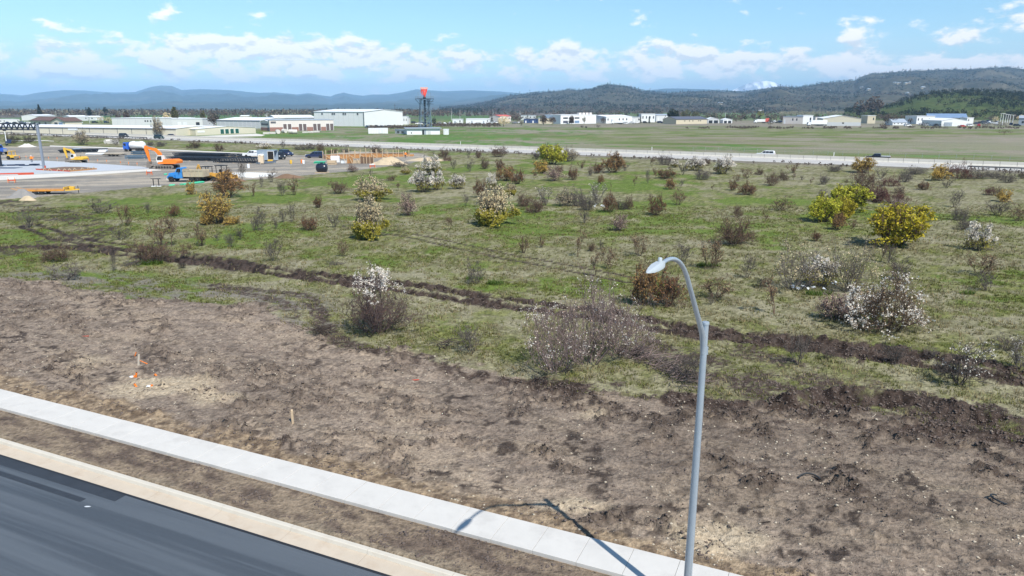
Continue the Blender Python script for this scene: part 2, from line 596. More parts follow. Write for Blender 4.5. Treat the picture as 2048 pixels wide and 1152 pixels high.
    z += dirt * (soil * (1 - .55 * strip) + clod * .6 + ch * (1 - .6 * strip) * (.05 + np.maximum(0, fbm(X, Y, .22, 2, 98) - .42) * .75))
    z += churn * ((fbm(X, Y, .55, 3, 111) - .5) * .55 + (fbm(X, Y, .2, 2, 113) - .5) * .20)
    z += rut
    z += (1 - dirt) * (1 - churn) * (1 - far) * (fbm(X, Y, .5, 3, 121) - .5) * .14
    flat = np.maximum(gr, 1 - sstep(13, 20, np.abs(hn)))
    z = z * (1 - flat)
    # ease to the level of the walk, drop under walk and street
    z = z * (0.35 + .65 * sstep(19.6, 20.8, rn)) - .03 * (1 - sstep(19.4, 22.5, rn))
    z = np.where(rn < 18.2, -.07 + (z + .05) * .55, z)
    z = np.where((rn > 18.02) & (rn < 19.66), -.13, z)
    z = np.where(rn < 16.26, -.75, z)
    z = np.where((np.abs(hn) < 13.4), -.25, z)
    z += 1.0 * sstep(1500, 3000, np.hypot(X, Y)) * 0
    return dirt, mud, green, gr, z

def clod_chain(X, Y):
    """ragged rows of broken clods left by the blade"""
    rn = X * RN[0] + Y * RN[1]; ru = X * RU[0] + Y * RU[1]
    u, n = ru + .25 * rn, rn * 1.9
    f = fbm(u, n, 2.3, 4, 501, .62)
    r = 1 - np.abs(2 * f - 1)
    p = fbm(u, n, 4.5, 3, 503, .6)
    return sstep(.84, .97, r) * sstep(.40, .58, p)

def mixc(f, a, b):
    f = np.clip(f, 0, 1)[..., None]
    return np.asarray(a) * (1 - f) + np.asarray(b) * f

def nz(X, Y, scale, lo, hi, seed, octs=3, gain=.55):
    return sstep(lo, hi, fbm(X, Y, scale, octs, seed, gain))

def ground_color(X, Y, dirt, mud, green, grav):
    """what the ground is made of at each point, as a base colour"""
    rn = X * RN[0] + Y * RN[1]
    ru = X * RU[0] + Y * RU[1]
    hn = hw_n(X, Y)
    hu = (X - HW0[0]) * HU[0] + (Y - HW0[1]) * HU[1]
    n01 = fbm(X, Y, .22, 2, 201, .6)
    n03 = fbm(X, Y, .42, 3, 203, .6)
    n1 = fbm(X, Y, 1.3, 4, 205, .6)
    n4 = fbm(X, Y, 4.5, 4, 207, .58)
    # bare soil, drawn out along the street by the grader
    sa = fbm(ru, rn * 2.6, 3.2, 5, 211, .6)
    sb = fbm(ru, rn * 2.4, 1.0, 4, 213, .62)
    sc = fbm(ru * 1.0 + rn * .5, rn * 2.0, 8.0, 4, 215, .6)
    c = mixc(sstep(.36, .62, sb), (.190, .150, .118), (.248, .198, .154))
    c = mixc(sstep(.50, .68, sa) * .55, c, (.285, .226, .165))
    c = mixc(sstep(.55, .66, sc) * .32, c, (.125, .100, .082))
    c = mixc(sstep(.56, .70, n01) * .32, c, (.29, .235, .18))
    c = mixc(clod_chain(X, Y) * (.45 + .9 * n01) * (.5 + .5 * sstep(-9, 8, X)), c, (.074, .056, .045))
    c = mixc(sstep(.58, .68, n03) * .55, c, (.055, .043, .036))
    c = mixc(sstep(.60, .68, fbm(X, Y, .5, 3, 217, .6)) * sstep(.5, .62, fbm(X, Y, 3, 3, 219)) * .9, c, (.043, .033, .028))
    pale = np.zeros_like(X)
    for px, py, rx, ry, a in ((330, 775, 120, 28, 1), (420, 800, 90, 22, .8), (180, 720, 70, 26, .5), (130, 590, 110, 18, .5), (1440, 1080, 120, 45, .9), (1150, 1010, 110, 22, .7), (1180, 830, 50, 12, .7),
                              (1640, 920, 60, 20, .6), (1900, 1050, 90, 30, .5), (840, 870, 120, 40, .35), (560, 760, 110, 40, .35), (1900, 975, 80, 18, .45)):
        q, e, f, g = gp(px, py), gp(px + rx, py), gp(px, py - ry), gp(px, py + ry)
        pale = np.maximum(pale, a * np.exp(-((X - q.x) / (e.x - q.x)) ** 2 - ((Y - q.y) / ((f.y - g.y) / 2)) ** 2))
    c = mixc(sstep(.30, .75, pale * (.45 + 1.1 * sa)) * .85, c, mixc(n01, (.30, .24, .165), (.46, .385, .28)))
    c = c * (1 - .26 * sstep(-4, 13, X + (n4 - .5) * 10) * sstep(20.5, 24, rn))[..., None]
    bed = 1 - sstep(20.3, 20.8, rn + (n1 - .5) * 1.5 + (n4 - .5) * 1.5)
    c = mixc(bed * .8, c, mixc(sstep(.3, .7, n01), (.105, .074, .048), (.30, .225, .145)))
    strip = 1 - sstep(18.0, 18.3, rn)
    st = mixc(sstep(.36, .62, sb), mixc(n01, (.066, .050, .042), (.135, .102, .080)), (.205, .160, .115))
    st = mixc((1 - sstep(16.2, 16.75, rn + (n1 - .5) * .7)) * .7, st, (.24, .20, .145))
    c = mixc(strip * .88, c, st)
    # field: last year's straw, this spring's green
    f1 = fbm(X, Y, .30, 3, 221, .62)
    f2 = fbm(X, Y, .8, 4, 223, .62)
    dry = mixc(sstep(.32, .66, f1), (.122, .115, .057), (.240, .224, .135))
    dry = mixc(sstep(.46, .60, n1) * .45, dry, (.125, .112, .070))
    dry = mixc(sstep(.50, .64, n4) * .5, dry, (.265, .242, .170))
    grn = mixc(sstep(.32, .66, f1), (.080, .092, .026), (.165, .172, .059))
    grn = mixc(sstep(.50, .66, n4) * .6, grn, (.185, .182, .085))
    gm = green + (f2 - .5) * 1.3 + (n1 - .5) * .9
    field = mixc(sstep(.10, .75, gm), dry, grn)
    lush = sstep(.60, .95, green + (n1 - .5) * .7)
    field = mixc(lush * .85, field, mixc(f1, (.058, .095, .013), (.140, .195, .038)))
    da, _, _ = pline_dist(X, Y, ASH)
    ash = (1 - sstep(1.0, 4.2, da + (n4 - .5) * 5)) * sstep(.40, .58, fbm(ru, rn * 3.0, 2.6, 4, 225, .6))
    field = mixc(ash * .85, field, mixc(f2, (.105, .090, .080), (.235, .212, .182)))
    # plough lines and strips beyond the highway
    a = R(-16)
    pu, pn = X * math.cos(a) + Y * math.sin(a), -X * math.sin(a) + Y * math.cos(a)
    s1 = fbm(pu / 9, pn, 11.0, 4, 231, .6)
    s2 = fbm(pu / 9, pn, 3.2, 3, 233, .6)
    past = mixc(sstep(.34, .52, s1), mixc(s2, (.150, .135, .090), (.245, .220, .160)), mixc(s2, (.075, .105, .028), (.160, .185, .065)))
    past = mixc(sstep(.50, .62, fbm(X, Y, 60, 3, 235)) * .5, past, (.25, .22, .185))
    past = mixc(sstep(.42, .9, green), past, mixc(s2, (.065, .130, .026), (.115, .190, .05)))
    past = mixc(sstep(470, 560, Y + (fbm(X, Y, 60, 2, 236) - .5) * 90) * sstep(-60, 60, X) * .55, past, (.20, .175, .15))
    field = mixc(sstep(15, 22, hn), field, past)
    fn = fbm(X, Y / 2.2, 420, 4, 237, .6)
    farc = mixc(sstep(.44, .56, fn), mixc(fbm(X, Y, 70, 3, 238), (.085, .075, .066), (.155, .132, .11)), mixc(fbm(X, Y, 200, 3, 239), (.055, .115, .035), (.12, .165, .06)))
    field = mixc(sstep(700, 950, Y), field, farc)
    col = mixc(sstep(.35, .65, dirt + (f2 - .5) * .9), field, c)
    mc = mixc(sstep(.35, .68, n01), (.017, .012, .010), (.058, .042, .034))
    mc = mixc(sstep(.55, .66, n03) * .4, mc, (.105, .080, .065))
    col = mixc(sstep(.28, .62, mud + (n01 - .5) * .8), col, mc)
    a = R(18)
    gs = fbm((X * math.cos(a) + Y * math.sin(a)) / 7, -X * math.sin(a) + Y * math.cos(a), 3.5, 4, 241, .6)
    gc = mixc(n1, (.190, .175, .152), (.275, .255, .225))
    gc = mixc(sstep(.50, .62, gs) * .75, gc, (.385, .335, .265))
    gc = mixc((1 - sstep(.32, .46, gs)) * .6, gc, (.150, .140, .128))
    col = mixc(grav, col, gc)
    vg = (1 - sstep(17.5, 25, np.abs(hn) + (n4 - .5) * 9)) * .8 * (1 - sstep(8, 12, hn))
    col = mixc(vg, col, mixc(n1, (.115, .100, .082), (.200, .178, .148)))
    return col

def make_ground():
    ys = [10.0]
    while ys[-1] < 25000:
        y = ys[-1]
        if y < 20: d = .075
        elif y < 58: d = .0037 * y
        elif y < 215: d = .0085 * y
        elif y < 300: d = .012 * y
        else: d = .03 * y
        ys.append(y + d)
    ys = np.array(ys); nc = 580
    s = np.linspace(-1, 1, nc)
    X = np.outer(.80 * ys + 13, s)
    Y = np.repeat(ys[:, None], nc, 1)
    dirt, mud, green, gr, z = ground_masks(X, Y)
    col = ground_color(X, Y, dirt, mud, green, gr)
    V = np.stack([X, Y, z], -1).reshape(-1, 3)
    nr = len(ys)
    i = np.arange((nr - 1) * nc).reshape(nr - 1, nc)[:, :-1].ravel()
    F = np.stack([i, i + 1, i + nc + 1, i + nc], 1)
    me = np_mesh('ground', V, F, 'ground', True)
    at = me.attributes.new('soil', 'FLOAT_COLOR', 'POINT')
    c = np.concatenate([col, np.maximum(dirt, mud)[..., None]], -1).astype(np.float32)
    at.data.foreach_set('color', c.ravel())
    return tag(link('ground', me), kind='structure')

def ground_material():
    m = bpy.data.materials.new('ground'); m.use_nodes = True
    MATS['ground'] = m
    t = NT(m.node_tree)
    b = t.n['Principled BSDF']
    b.inputs['Roughness'].default_value = .95
    b.inputs['Specular IOR Level'].default_value = .12
    pos = t.new('ShaderNodeNewGeometry').outputs['Position']
    at = t.new('ShaderNodeAttribute', attribute_name='soil')
    n = t.noise(pos, 6.0, 3, .7)
    k = t.ramp(n, .28, .72, .55, 1.48, False)
    col = t.mix(1.0, at.outputs['Color'], t.comb(k, k, k), 'MULTIPLY')
    t.l.new(col, b.inputs['Base Color'])
    bn = t.new('ShaderNodeBump')
    bn.inputs['Strength'].default_value = .8
    bn.inputs['Distance'].default_value = .14
    t.l.new(n, bn.inputs['Height'])
    t.l.new(bn.outputs[0], b.inputs['Normal'])

ground_material()
make_ground()

# ================================================================== THE STREET IN FRONT
mat('concrete_new', (.51, .495, .465), .85, var=.10, vscale=1.3, bump=.25, bscale=60, dirt=(.43, .415, .39), dscale=.9, spec=.3)
mat('concrete_kerb', (.46, .395, .315), .88, var=.14, vscale=1.1, bump=.3, bscale=50, dirt=(.40, .32, .24), dscale=1.4, spec=.3)
mat('concrete_kerb_top', (.50, .465, .40), .88, var=.10, vscale=1.3, bump=.3, bscale=50, dirt=(.45, .40, .33), dscale=1.4, spec=.3)
mat('galvanised', (.42, .48, .54), .38, .55, var=.12, vscale=6, spec=.5)
mat('lamp_grey', (.40, .44, .47), .45, .1, var=.05, vscale=8)
mat('lens', (.75, .76, .74), .2)
mat('wood_pale', (.50, .38, .25), .8, var=.25, vscale=9)
mat('wood_form', (.38, .185, .065), .8, var=.25, vscale=4)
mat('orange_mark', (.80, .20, .02), .6, var=.1)
mat('white_plastic', (.72, .74, .75), .45, var=.05)
mat('black_plastic', (.016, .018, .020), .4, var=.2)

def asphalt():
    m = bpy.data.materials.new('asphalt'); m.use_nodes = True
    MATS['asphalt'] = m
    t = NT(m.node_tree)
    b = t.n['Principled BSDF']
    tc = t.new('ShaderNodeTexCoord').outputs['Object']      # x along the street
    s = t.noise(t.scale(tc, .035, 1.4, 1), 1.0, 5, .62, .2)
    s2 = t.noise(t.scale(tc, .10, 4.5, 1), 1.0, 4, .6)
    c = t.mix(t.ramp(s, .36, .64), (.044, .054, .067), (.074, .089, .107))
    c = t.mix(t.m('MULTIPLY', t.ramp(s2, .5, .68), .5), c, (.088, .103, .121))
    g = t.noise(tc, 130.0, 2, .8)
    c = t.mix(t.ramp(g, .52, .68, 0, .55), c, (.15, .165, .18))
    w = t.ramp(t.noise(tc, 3.2, 4, .7), .70, .76)
    c = t.mix(t.m('MULTIPLY', w, .5), c, (.23, .225, .215))
    t.l.new(c, b.inputs['Base Color'])
    t.put(b.inputs['Roughness'], t.ramp(s, .3, .7, .62, .8))
    b.inputs['Specular IOR Level'].default_value = .4
    bn = t.new('ShaderNodeBump')
    bn.inputs['Strength'].default_value = .5
    bn.inputs['Distance'].default_value = .01
    t.l.new(g, bn.inputs['Height'])
    t.l.new(bn.outputs[0], b.inputs['Normal'])
asphalt()
mat('asphalt_seam', (.014, .015, .018), .6, var=.3, vscale=6)
mat('asphalt_fresh', (.026, .030, .037), .6, var=.35, vscale=2.5, bump=.3, bscale=90)

def street():
    rd = tag(link('road', MB().box(-75, 45, -9.0, 15.46, -1.0, -.165).fix().mesh('asphalt', name='road')), kind='structure')
    rd.rotation_euler = (0, 0, ROAD_A)
    # dark sealed joint along the gutter and two paving patches with their own edges
    MB().box(-75, 45, 15.36, 15.458, -.17, -.159).build('joint_seal', 'asphalt_seam', rd)
    MB().box(-75, -22.3, 14.92, 15.36, -.17, -.1605).build('fresh_strip', 'asphalt_fresh', rd)
    MB().box(-75, -23.4, 14.38, 14.62, -.17, -.1605).build('fresh_strip', 'asphalt_fresh', rd)
    MB().box(-75, -29.0, 13.9, 13.98, -.17, -.1605).build('fresh_strip', 'asphalt_fresh', rd)
    rng = random.Random(5)
    # gutter and kerb, poured in lengths with a joint between
    kb = empty('kerb', (0, 0, 0), ROAD_A); tag(kb, kind='structure')
    L = 3.05
    for i in range(-24, 15):
        u0, u1 = i * L + .006, (i + 1) * L - .006
        m = MB()
        prof = [(15.46, -.60), (16.02, -.60), (16.02, -.60), (16.0, -.148), (15.46, -.165)]
        prof = [(15.462, -.6), (16.0, -.6), (16.0, -.13), (15.462, -.158)]
        m.add([(u0, y, z) for y, z in prof] + [(u1, y, z) for y, z in prof], [(0, 1, 2, 3), (7, 6, 5, 4), (0, 4, 5, 1), (1, 5, 6, 2), (2, 6, 7, 3), (3, 7, 4, 0)])
        g = m.build('gutter', 'concrete_kerb', kb)
        m = MB()
        prof = [(16.0, -.6), (16.21, -.6), (16.21, -.012), (16.195, .0), (16.06, .0), (16.035, -.02), (16.0, -.125)]
        k = len(prof)
        m.add([(u0, y, z) for y, z in prof] + [(u1, y, z) for y, z in prof], [tuple(range(k)), tuple(range(2 * k - 1, k - 1, -1))] + [(j, j + k, (j + 1) % k + k, (j + 1) % k) for j in range(k)])
        m.build('kerb_stone', 'concrete_kerb_top', kb)
    # the walk: slabs with tooled joints, every tenth joint open
    sw = empty('sidewalk', (0, 0, 0), ROAD_A); tag(sw, kind='structure')
    W = 1.45
    for i in range(-50, 34):
        u0, u1 = -14.71 + i * W + .005, -14.71 + (i + 1) * W - .005
        if i % 10 == 0: u0 += .008
        dz = rng.uniform(-.002, .002)
        o = MB().chbox(u0, u1, 18.13 + rng.uniform(-.006, .006), 19.55 + rng.uniform(-.006, .006), -.16, .012 + dz, .008).build('slab', 'concrete_new', sw)
street()

def street_lamp():
    base = road_pt(-2.52, 17.3)
    o = empty('street_lamp', (base.x, base.y, -.04), 0, 'grey galvanised street lamp with curved arm beside the sidewalk', 'street lamp')
    top = Vector((-.017, 0, 8.33))
    m = MB().lathe([(.30, 0), (.30, .12), (.27, .16)], n=20)
    m.build('footing', 'concrete_new', o, True)
    m = MB().lathe([(.19, .16), (.19, .20), (.115, .20)], n=16)
    for k in range(4):
        a = k * math.pi / 2 + .4
        m.tube((.155 * math.cos(a), .155 * math.sin(a), .2), (.155 * math.cos(a), .155 * math.sin(a), .27), .018, n=6)
    m.build('base_plate', 'galvanised', o, True)
    MB().lathe([(.112, .20), (.105, 2.5), (.092, 5.5), (.078, 8.28), (.078, 8.33)], n=20).build('pole', 'galvanised', o, True)
    MB().lathe([(.088, 8.33), (.092, 8.36), (.086, 8.40), (.03, 8.42)], n=16).build('pole_cap', 'galvanised', o, True)
    m = MB().box(.055, .10, -.03, .03, 7.55, 7.75);
    m.build('bracket', 'galvanised', o)
    a = Vector((-1.88, -2.97, 0)).normalized()           # the arm reaches out over the street
    pts = []
    for k in range(25):
        s = k / 24
        # rises steeply, then bends over to the level
        ang = R(50) * (1 - max(0, (s - .55) / .40) ** 1.1 if s > .55 else 1)
        pts.append(ang)
    step = 4.05 / 24
    p = top + Vector((0, 0, -.30)) + a * .07
    P = [p.copy()]
    for ang in pts:
        ang = max(ang, R(-7))
        p = p + a * (math.cos(ang) * step) + Vector((0, 0, math.sin(ang) * step))
        P.append(p.copy())
    m = MB().path(P, [.068 - .026 * k / 25 for k in range(26)], 14)
    m.build('arm', 'galvanised', o, True)
    m = MB().path([top + Vector((0, 0, -.75)) + a * .05, top + Vector((0, 0, -.5)) + a * .06, P[1], P[3]], [.05, .07, .075, .066], 12)
    m.build('arm_socket', 'galvanised', o, True)
    e = P[-1]
    # luminaire: flat cobra head, widest behind the middle
    hd = a * 1.0
    sd = Vector((-a.y, a.x, 0))
    prof = [(-.06, .050, .05, -.05), (.02, .075, .06, -.055), (.18, .098, .075, -.06), (.42, .105, .065, -.06), (.62, .08, .035, -.055), (.76, .04, .0, -.045), (.82, .012, -.02, -.035)]
    vs = []
    for x, w, zt, zb in prof:
        for yy, zz in ((-w, zb), (-w, zb + (zt - zb) * .45), (-w * .62, zt), (w * .62, zt), (w, zb + (zt - zb) * .45), (w, zb)):
            vs.append(e + a * x + sd * yy + Vector((0, 0, zz)))
    fs = []
    n = 6
    for r in range(len(prof) - 1):
        for i in range(n):
            j = (i + 1) % n
            fs.append((r * n + i, r * n + j, r * n + n + j, r * n + n + i))
    fs += [tuple(range(n)), tuple(range((len(prof) - 1) * n, len(prof) * n))]
    h = MB().add(vs, fs).build('lamp_head', 'lamp_grey', o, True)
    m = MB()
    c = e + a * .38
    m.hexa([c + a * x + sd * y + Vector((0, 0, z)) for z in (-.075, -.058) for x, y in ((-.18, -.07), (.18, -.065), (.18, .065), (-.18, .07))])
    m.build('lens', 'lens', h)
    MB().lathe([(.045, .06), (.045, .13), (.035, .15)], c=tuple(e + a * .12), n=12).build('photocell', 'lamp_grey', h, True)
street_lamp()

# ================================================================== THE HIGHWAY
mat('highway_concrete', (.40, .385, .36), .85, var=.10, vscale=.12, dirt=(.30, .285, .265), dscale=.25)
mat('barrier', (.53, .505, .45), .85, var=.07, vscale=.6, dirt=(.42, .395, .345), dscale=.35)
mat('joint_dark', (.05, .05, .05), .9)
mat('paint_white', (.75, .75, .74), .6)
mat('rail', (.40, .43, .46), .4, .6, var=.1)
mat('rail_dark', (.10, .105, .11), .6, .2, var=.2)

def highway():
    h = tag(link('highway', MB().box(-420, 300, -14.5, 14.5, -.6, .0).fix().mesh('highway_concrete', name='highway')), kind='structure')
    h.location = (HW0[0], HW0[1], .02); h.rotation_euler = (0, 0, HWA)
    for n in (-12.9, -2.6, 2.6, 12.9):
        MB().box(-420, 300, n - .07, n + .07, -.01, .005).build('edge_line', 'paint_white', h)
    for n in (-9.3, -5.7, 5.7, 9.3):
        m = MB()
        u = -300
        while u < 260:
            m.box(u, u + 3.0, n - .06, n + .06, -.01, .005)
            u += 12
        m.build('lane_line', 'paint_white', h)
    # median barrier: precast lengths, dark gap between
    b = empty('median_barrier', (HW0[0], HW0[1], .02), HWA, 'long pale concrete median barrier of precast lengths along the highway', 'barrier')
    L = 3.38
    m = MB()
    prof = [(-.32, 0), (.32, 0), (.30, .08), (.14, .34), (.10, 1.08), (-.10, 1.08), (-.14, .34), (-.30, .08)]
    k = len(prof)
    u0, u1 = .035, L - .035
    m.add([(u0, y, z) for y, z in prof] + [(u1, y, z) for y, z in prof], [tuple(range(k)), tuple(range(2 * k - 1, k - 1, -1))] + [(j, (j + 1) % k, (j + 1) % k + k, j + k) for j in range(k)])
    me = m.fix().mesh('barrier', name='barrier_segment')
    mj = MB().box(-.04, .04, -.085, .085, .02, 1.02).fix().mesh('joint_dark', name='gap')
    for i in range(-105, 68):
        o = link('barrier_segment', me, b); o.location = (i * L, 0, 0)
        g = link('gap', mj, b); g.location = (i * L, 0, 0)
highway()

def guardrail(u0, u1, n, label, name='guardrail', m1='rail', posts=2.0):
    p = hw_pt(u0, n, .02)
    o = empty(name, p, HWA, label, 'guardrail')
    LL = u1 - u0
    MB().add([(0, -.04, .45), (0, .0, .52), (0, -.04, .6), (0, .0, .68), (0, -.04, .76), (LL, -.04, .45), (LL, 0, .52), (LL, -.04, .6), (LL, 0, .68), (LL, -.04, .76)],
             [(i, i + 1, i + 6, i + 5) for i in range(4)]).build('rail', m1, o)
    k = int(LL / posts)
    pm = MB().box(-.09, .09, .01, .17, -.3, .74).fix().mesh('rail_dark', name='post')
    for i in range(k + 1):
        c = link('post', pm, o); c.location = (i * posts, 0, 0)
_a = np.array(gp(1935, 337)[:2]) - HW0
guardrail(float(_a @ HU), float(_a @ HU) + 70, -13.7, 'steel guardrail on dark posts along the near shoulder beside the dark red bush', m1='rail_dark')
_a = np.array(gp(0, 269)[:2]) - HW0; _b = np.array(gp(290, 278)[:2]) - HW0
guardrail(float(_a @ HU) - 40, float(_b @ HU), -13.7, 'long steel guardrail on the highway shoulder behind the grey steel column', m1='rail_dark', posts=4.0)

def fence_far():
    # thin wire fence beyond the far shoulder
    a = np.array(gp(1380, 303)[:2]) - HW0
    u0 = float(a @ HU); u1 = u0 + 110
    p = hw_pt(u0, 22.0)
    o = empty('wire_fence', p, HWA, 'thin wire fence on slim posts beyond the highway in front of the pasture', 'fence')
    m = MB()
    for z in (.4, .75, 1.15):
        m.tube((0, 0, z), (u1 - u0, 0, z), .012, n=4)
    m.build('wire', 'rail', o)
    pm = MB().tube((0, 0, -.2), (0, 0, 1.3), .035, n=6).fix().mesh('rail', name='post')
    for i in range(int((u1 - u0) / 4) + 1):
        c = link('post', pm, o); c.location = (i * 4.0, 0, 0)
fence_far()

def markers():
    # slim white roadside posts
    for i, (x, y, lb) in enumerate(((461, 286, 'slim white roadside marker post in front of the green-door storage building'), (711, 284, 'slim white roadside marker post below the hangar'),
                                    (923, 289, 'slim white roadside marker post below the radar hut'), (1299, 303, 'slim white roadside marker post in mid pasture edge'),
                                    (1658, 313, 'slim white roadside marker post between the white car and the dark pickup'))):
        n = 15.6 if i > 1 else -15.0
        a = np.array(gp(x, y)[:2]) - HW0
        c = hw_pt(float(a @ HU), n)
        if i > 1:      # slide along the road so the post keeps its bearing
            t = (x - 1024) / FPX
            # solve x/y bearing on the offset line
            den = HU[0] - t * (HU[1]) / 1.0
            u = (t * (HW0[1] + HN[1] * n) / math.cos(0) - HN[0] * n) / (HU[0] - t * HU[1])
            c = hw_pt(u, n)
        o = tag(link('marker_post', MB().box(-.06, .06, -.02, .02, -.2, 1.15, .0).fix().mesh('paint_white', name='marker_post')), lb, 'marker post', 'roadside marker posts')
        o.location = c; o.rotation_euler = (0, 0, HWA)
        o.scale = (1.6, 1.6, 1.1)
markers()

# ================================================================== SHRUBS OF THE OLD ORCHARD
def leafmat(name, col, var=.35, rough=.6, tr=.35):
    m = bpy.data.materials.new(name); m.use_nodes = True
    MATS[name] = m
    t = NT(m.node_tree)
    b = t.n['Principled BSDF']
    b.inputs['Roughness'].default_value = rough
    b.inputs['Specular IOR Level'].default_value = .25
    oi = t.new('ShaderNodeObjectInfo').outputs['Random']
    g = t.new('ShaderNodeNewGeometry').outputs['Random Per Island']
    k = t.m('ADD', t.m('MULTIPLY', g, 2 * var), t.m('ADD', 1 - var - .12, t.m('MULTIPLY', oi, .24)))
    hue = t.mix(g, tuple(col), (col[0] * 1.12, col[1] * .97, col[2] * .85))
    c = t.mix(1.0, hue, t.comb(k, k, k), 'MULTIPLY')
    t.l.new(c, b.inputs['Base Color'])
    tl = t.new('ShaderNodeBsdfTranslucent')
    t.l.new(c, tl.inputs['Color'])
    mx = t.new('ShaderNodeMixShader')
    mx.inputs[0].default_value = tr
    t.l.new(b.outputs[0], mx.inputs[1]); t.l.new(tl.outputs[0], mx.inputs[2])
    t.l.new(mx.outputs[0], t.n['Material Output'].inputs[0])

def twigmat(name, col, var=.3):
    m = bpy.data.materials.new(name); m.use_nodes = True
    MATS[name] = m
    t = NT(m.node_tree)
    b = t.n['Principled BSDF']
    b.inputs['Roughness'].default_value = .85
    b.inputs['Specular IOR Level'].default_value = .2
    oi = t.new('ShaderNodeObjectInfo').outputs['Random']
    g = t.new('ShaderNodeNewGeometry').outputs['Random Per Island']
    k = t.m('ADD', t.m('MULTIPLY', g, 2 * var), t.m('ADD', 1 - var - .2, t.m('MULTIPLY', oi, .4)))
    c = t.mix(1.0, tuple(col), t.comb(k, k, k), 'MULTIPLY')
    t.l.new(c, b.inputs['Base Color'])

twigmat('twig_grey', (.105, .090, .080))
twigmat('twig_brown', (.100, .068, .050))
twigmat('twig_dark', (.060, .046, .040))
twigmat('twig_red', (.115, .058, .050))
twigmat('twig_purple', (.115, .080, .076))
twigmat('twig_pink', (.200, .150, .138))
twigmat('twig_pale', (.34, .30, .25))
leafmat('leaf_yellow', (.40, .37, .035))
leafmat('leaf_lime', (.40, .43, .05))
leafmat('leaf_olive', (.32, .31, .05))
leafmat('leaf_gold', (.52, .40, .11))
leafmat('leaf_tan', (.34, .215, .090))
leafmat('leaf_rust', (.24, .125, .055))
leafmat('leaf_green', (.085, .135, .028))
leafmat('bloom_white', (.80, .80, .76), .12)
leafmat('bloom_cream', (.66, .60, .40), .2)
leafmat('bloom_pink', (.62, .50, .42), .2)
leafmat('bud_tan', (.35, .255, .150))
leafmat('bud_red', (.22, .120, .085))

def seg_mesh(name, segs, mt):
    A = np.array([s[0] for s in segs]); B = np.array([s[1] for s in segs])
    r0 = np.array([s[2] for s in segs])[:, None]; r1 = np.array([s[3] for s in segs])[:, None]
    d = B - A
    d /= np.maximum(np.linalg.norm(d, axis=1, keepdims=True), 1e-9)
    u = np.where(np.abs(d[:, 2:3]) < .9, np.array([[0, 0, 1.]]), np.array([[1., 0, 0]]))
    a = np.cross(d, u); a /= np.linalg.norm(a, axis=1, keepdims=True)
    b = np.cross(d, a)
    n = len(segs)
    V = np.zeros((n, 6, 3))
    for i in range(3):
        t = 2 * math.pi * i / 3
        o = a * math.cos(t) + b * math.sin(t)
        V[:, i] = A + o * r0
        V[:, 3 + i] = B + o * r1
    base = np.arange(n)[:, None] * 6
    F = np.concatenate([base + np.array([[0, 1, 4, 3]]), base + np.array([[1, 2, 5, 4]]), base + np.array([[2, 0, 3, 5]])], 0)
    return np_mesh(name, V.reshape(-1, 3), F, mt)

def leaf_mesh(name, P, size, mt, rng, flat=.0):
    P = np.asarray(P); n = len(P)
    d = rng.normal(size=(n, 3)); d[:, 2] *= (1 - flat)
    d /= np.linalg.norm(d, axis=1, keepdims=True)
    e = rng.normal(size=(n, 3))
    e -= d * (e * d).sum(1, keepdims=True)
    e /= np.linalg.norm(e, axis=1, keepdims=True)
    s = size * rng.uniform(.55, 1.4, size=(n, 1))
    V = np.stack([P - d * s, P + e * s * .55, P + d * s, P - e * s * .55], 1)
    F = np.arange(n * 4).reshape(n, 4)
    return np_mesh(name, V.reshape(-1, 3), F, mt)

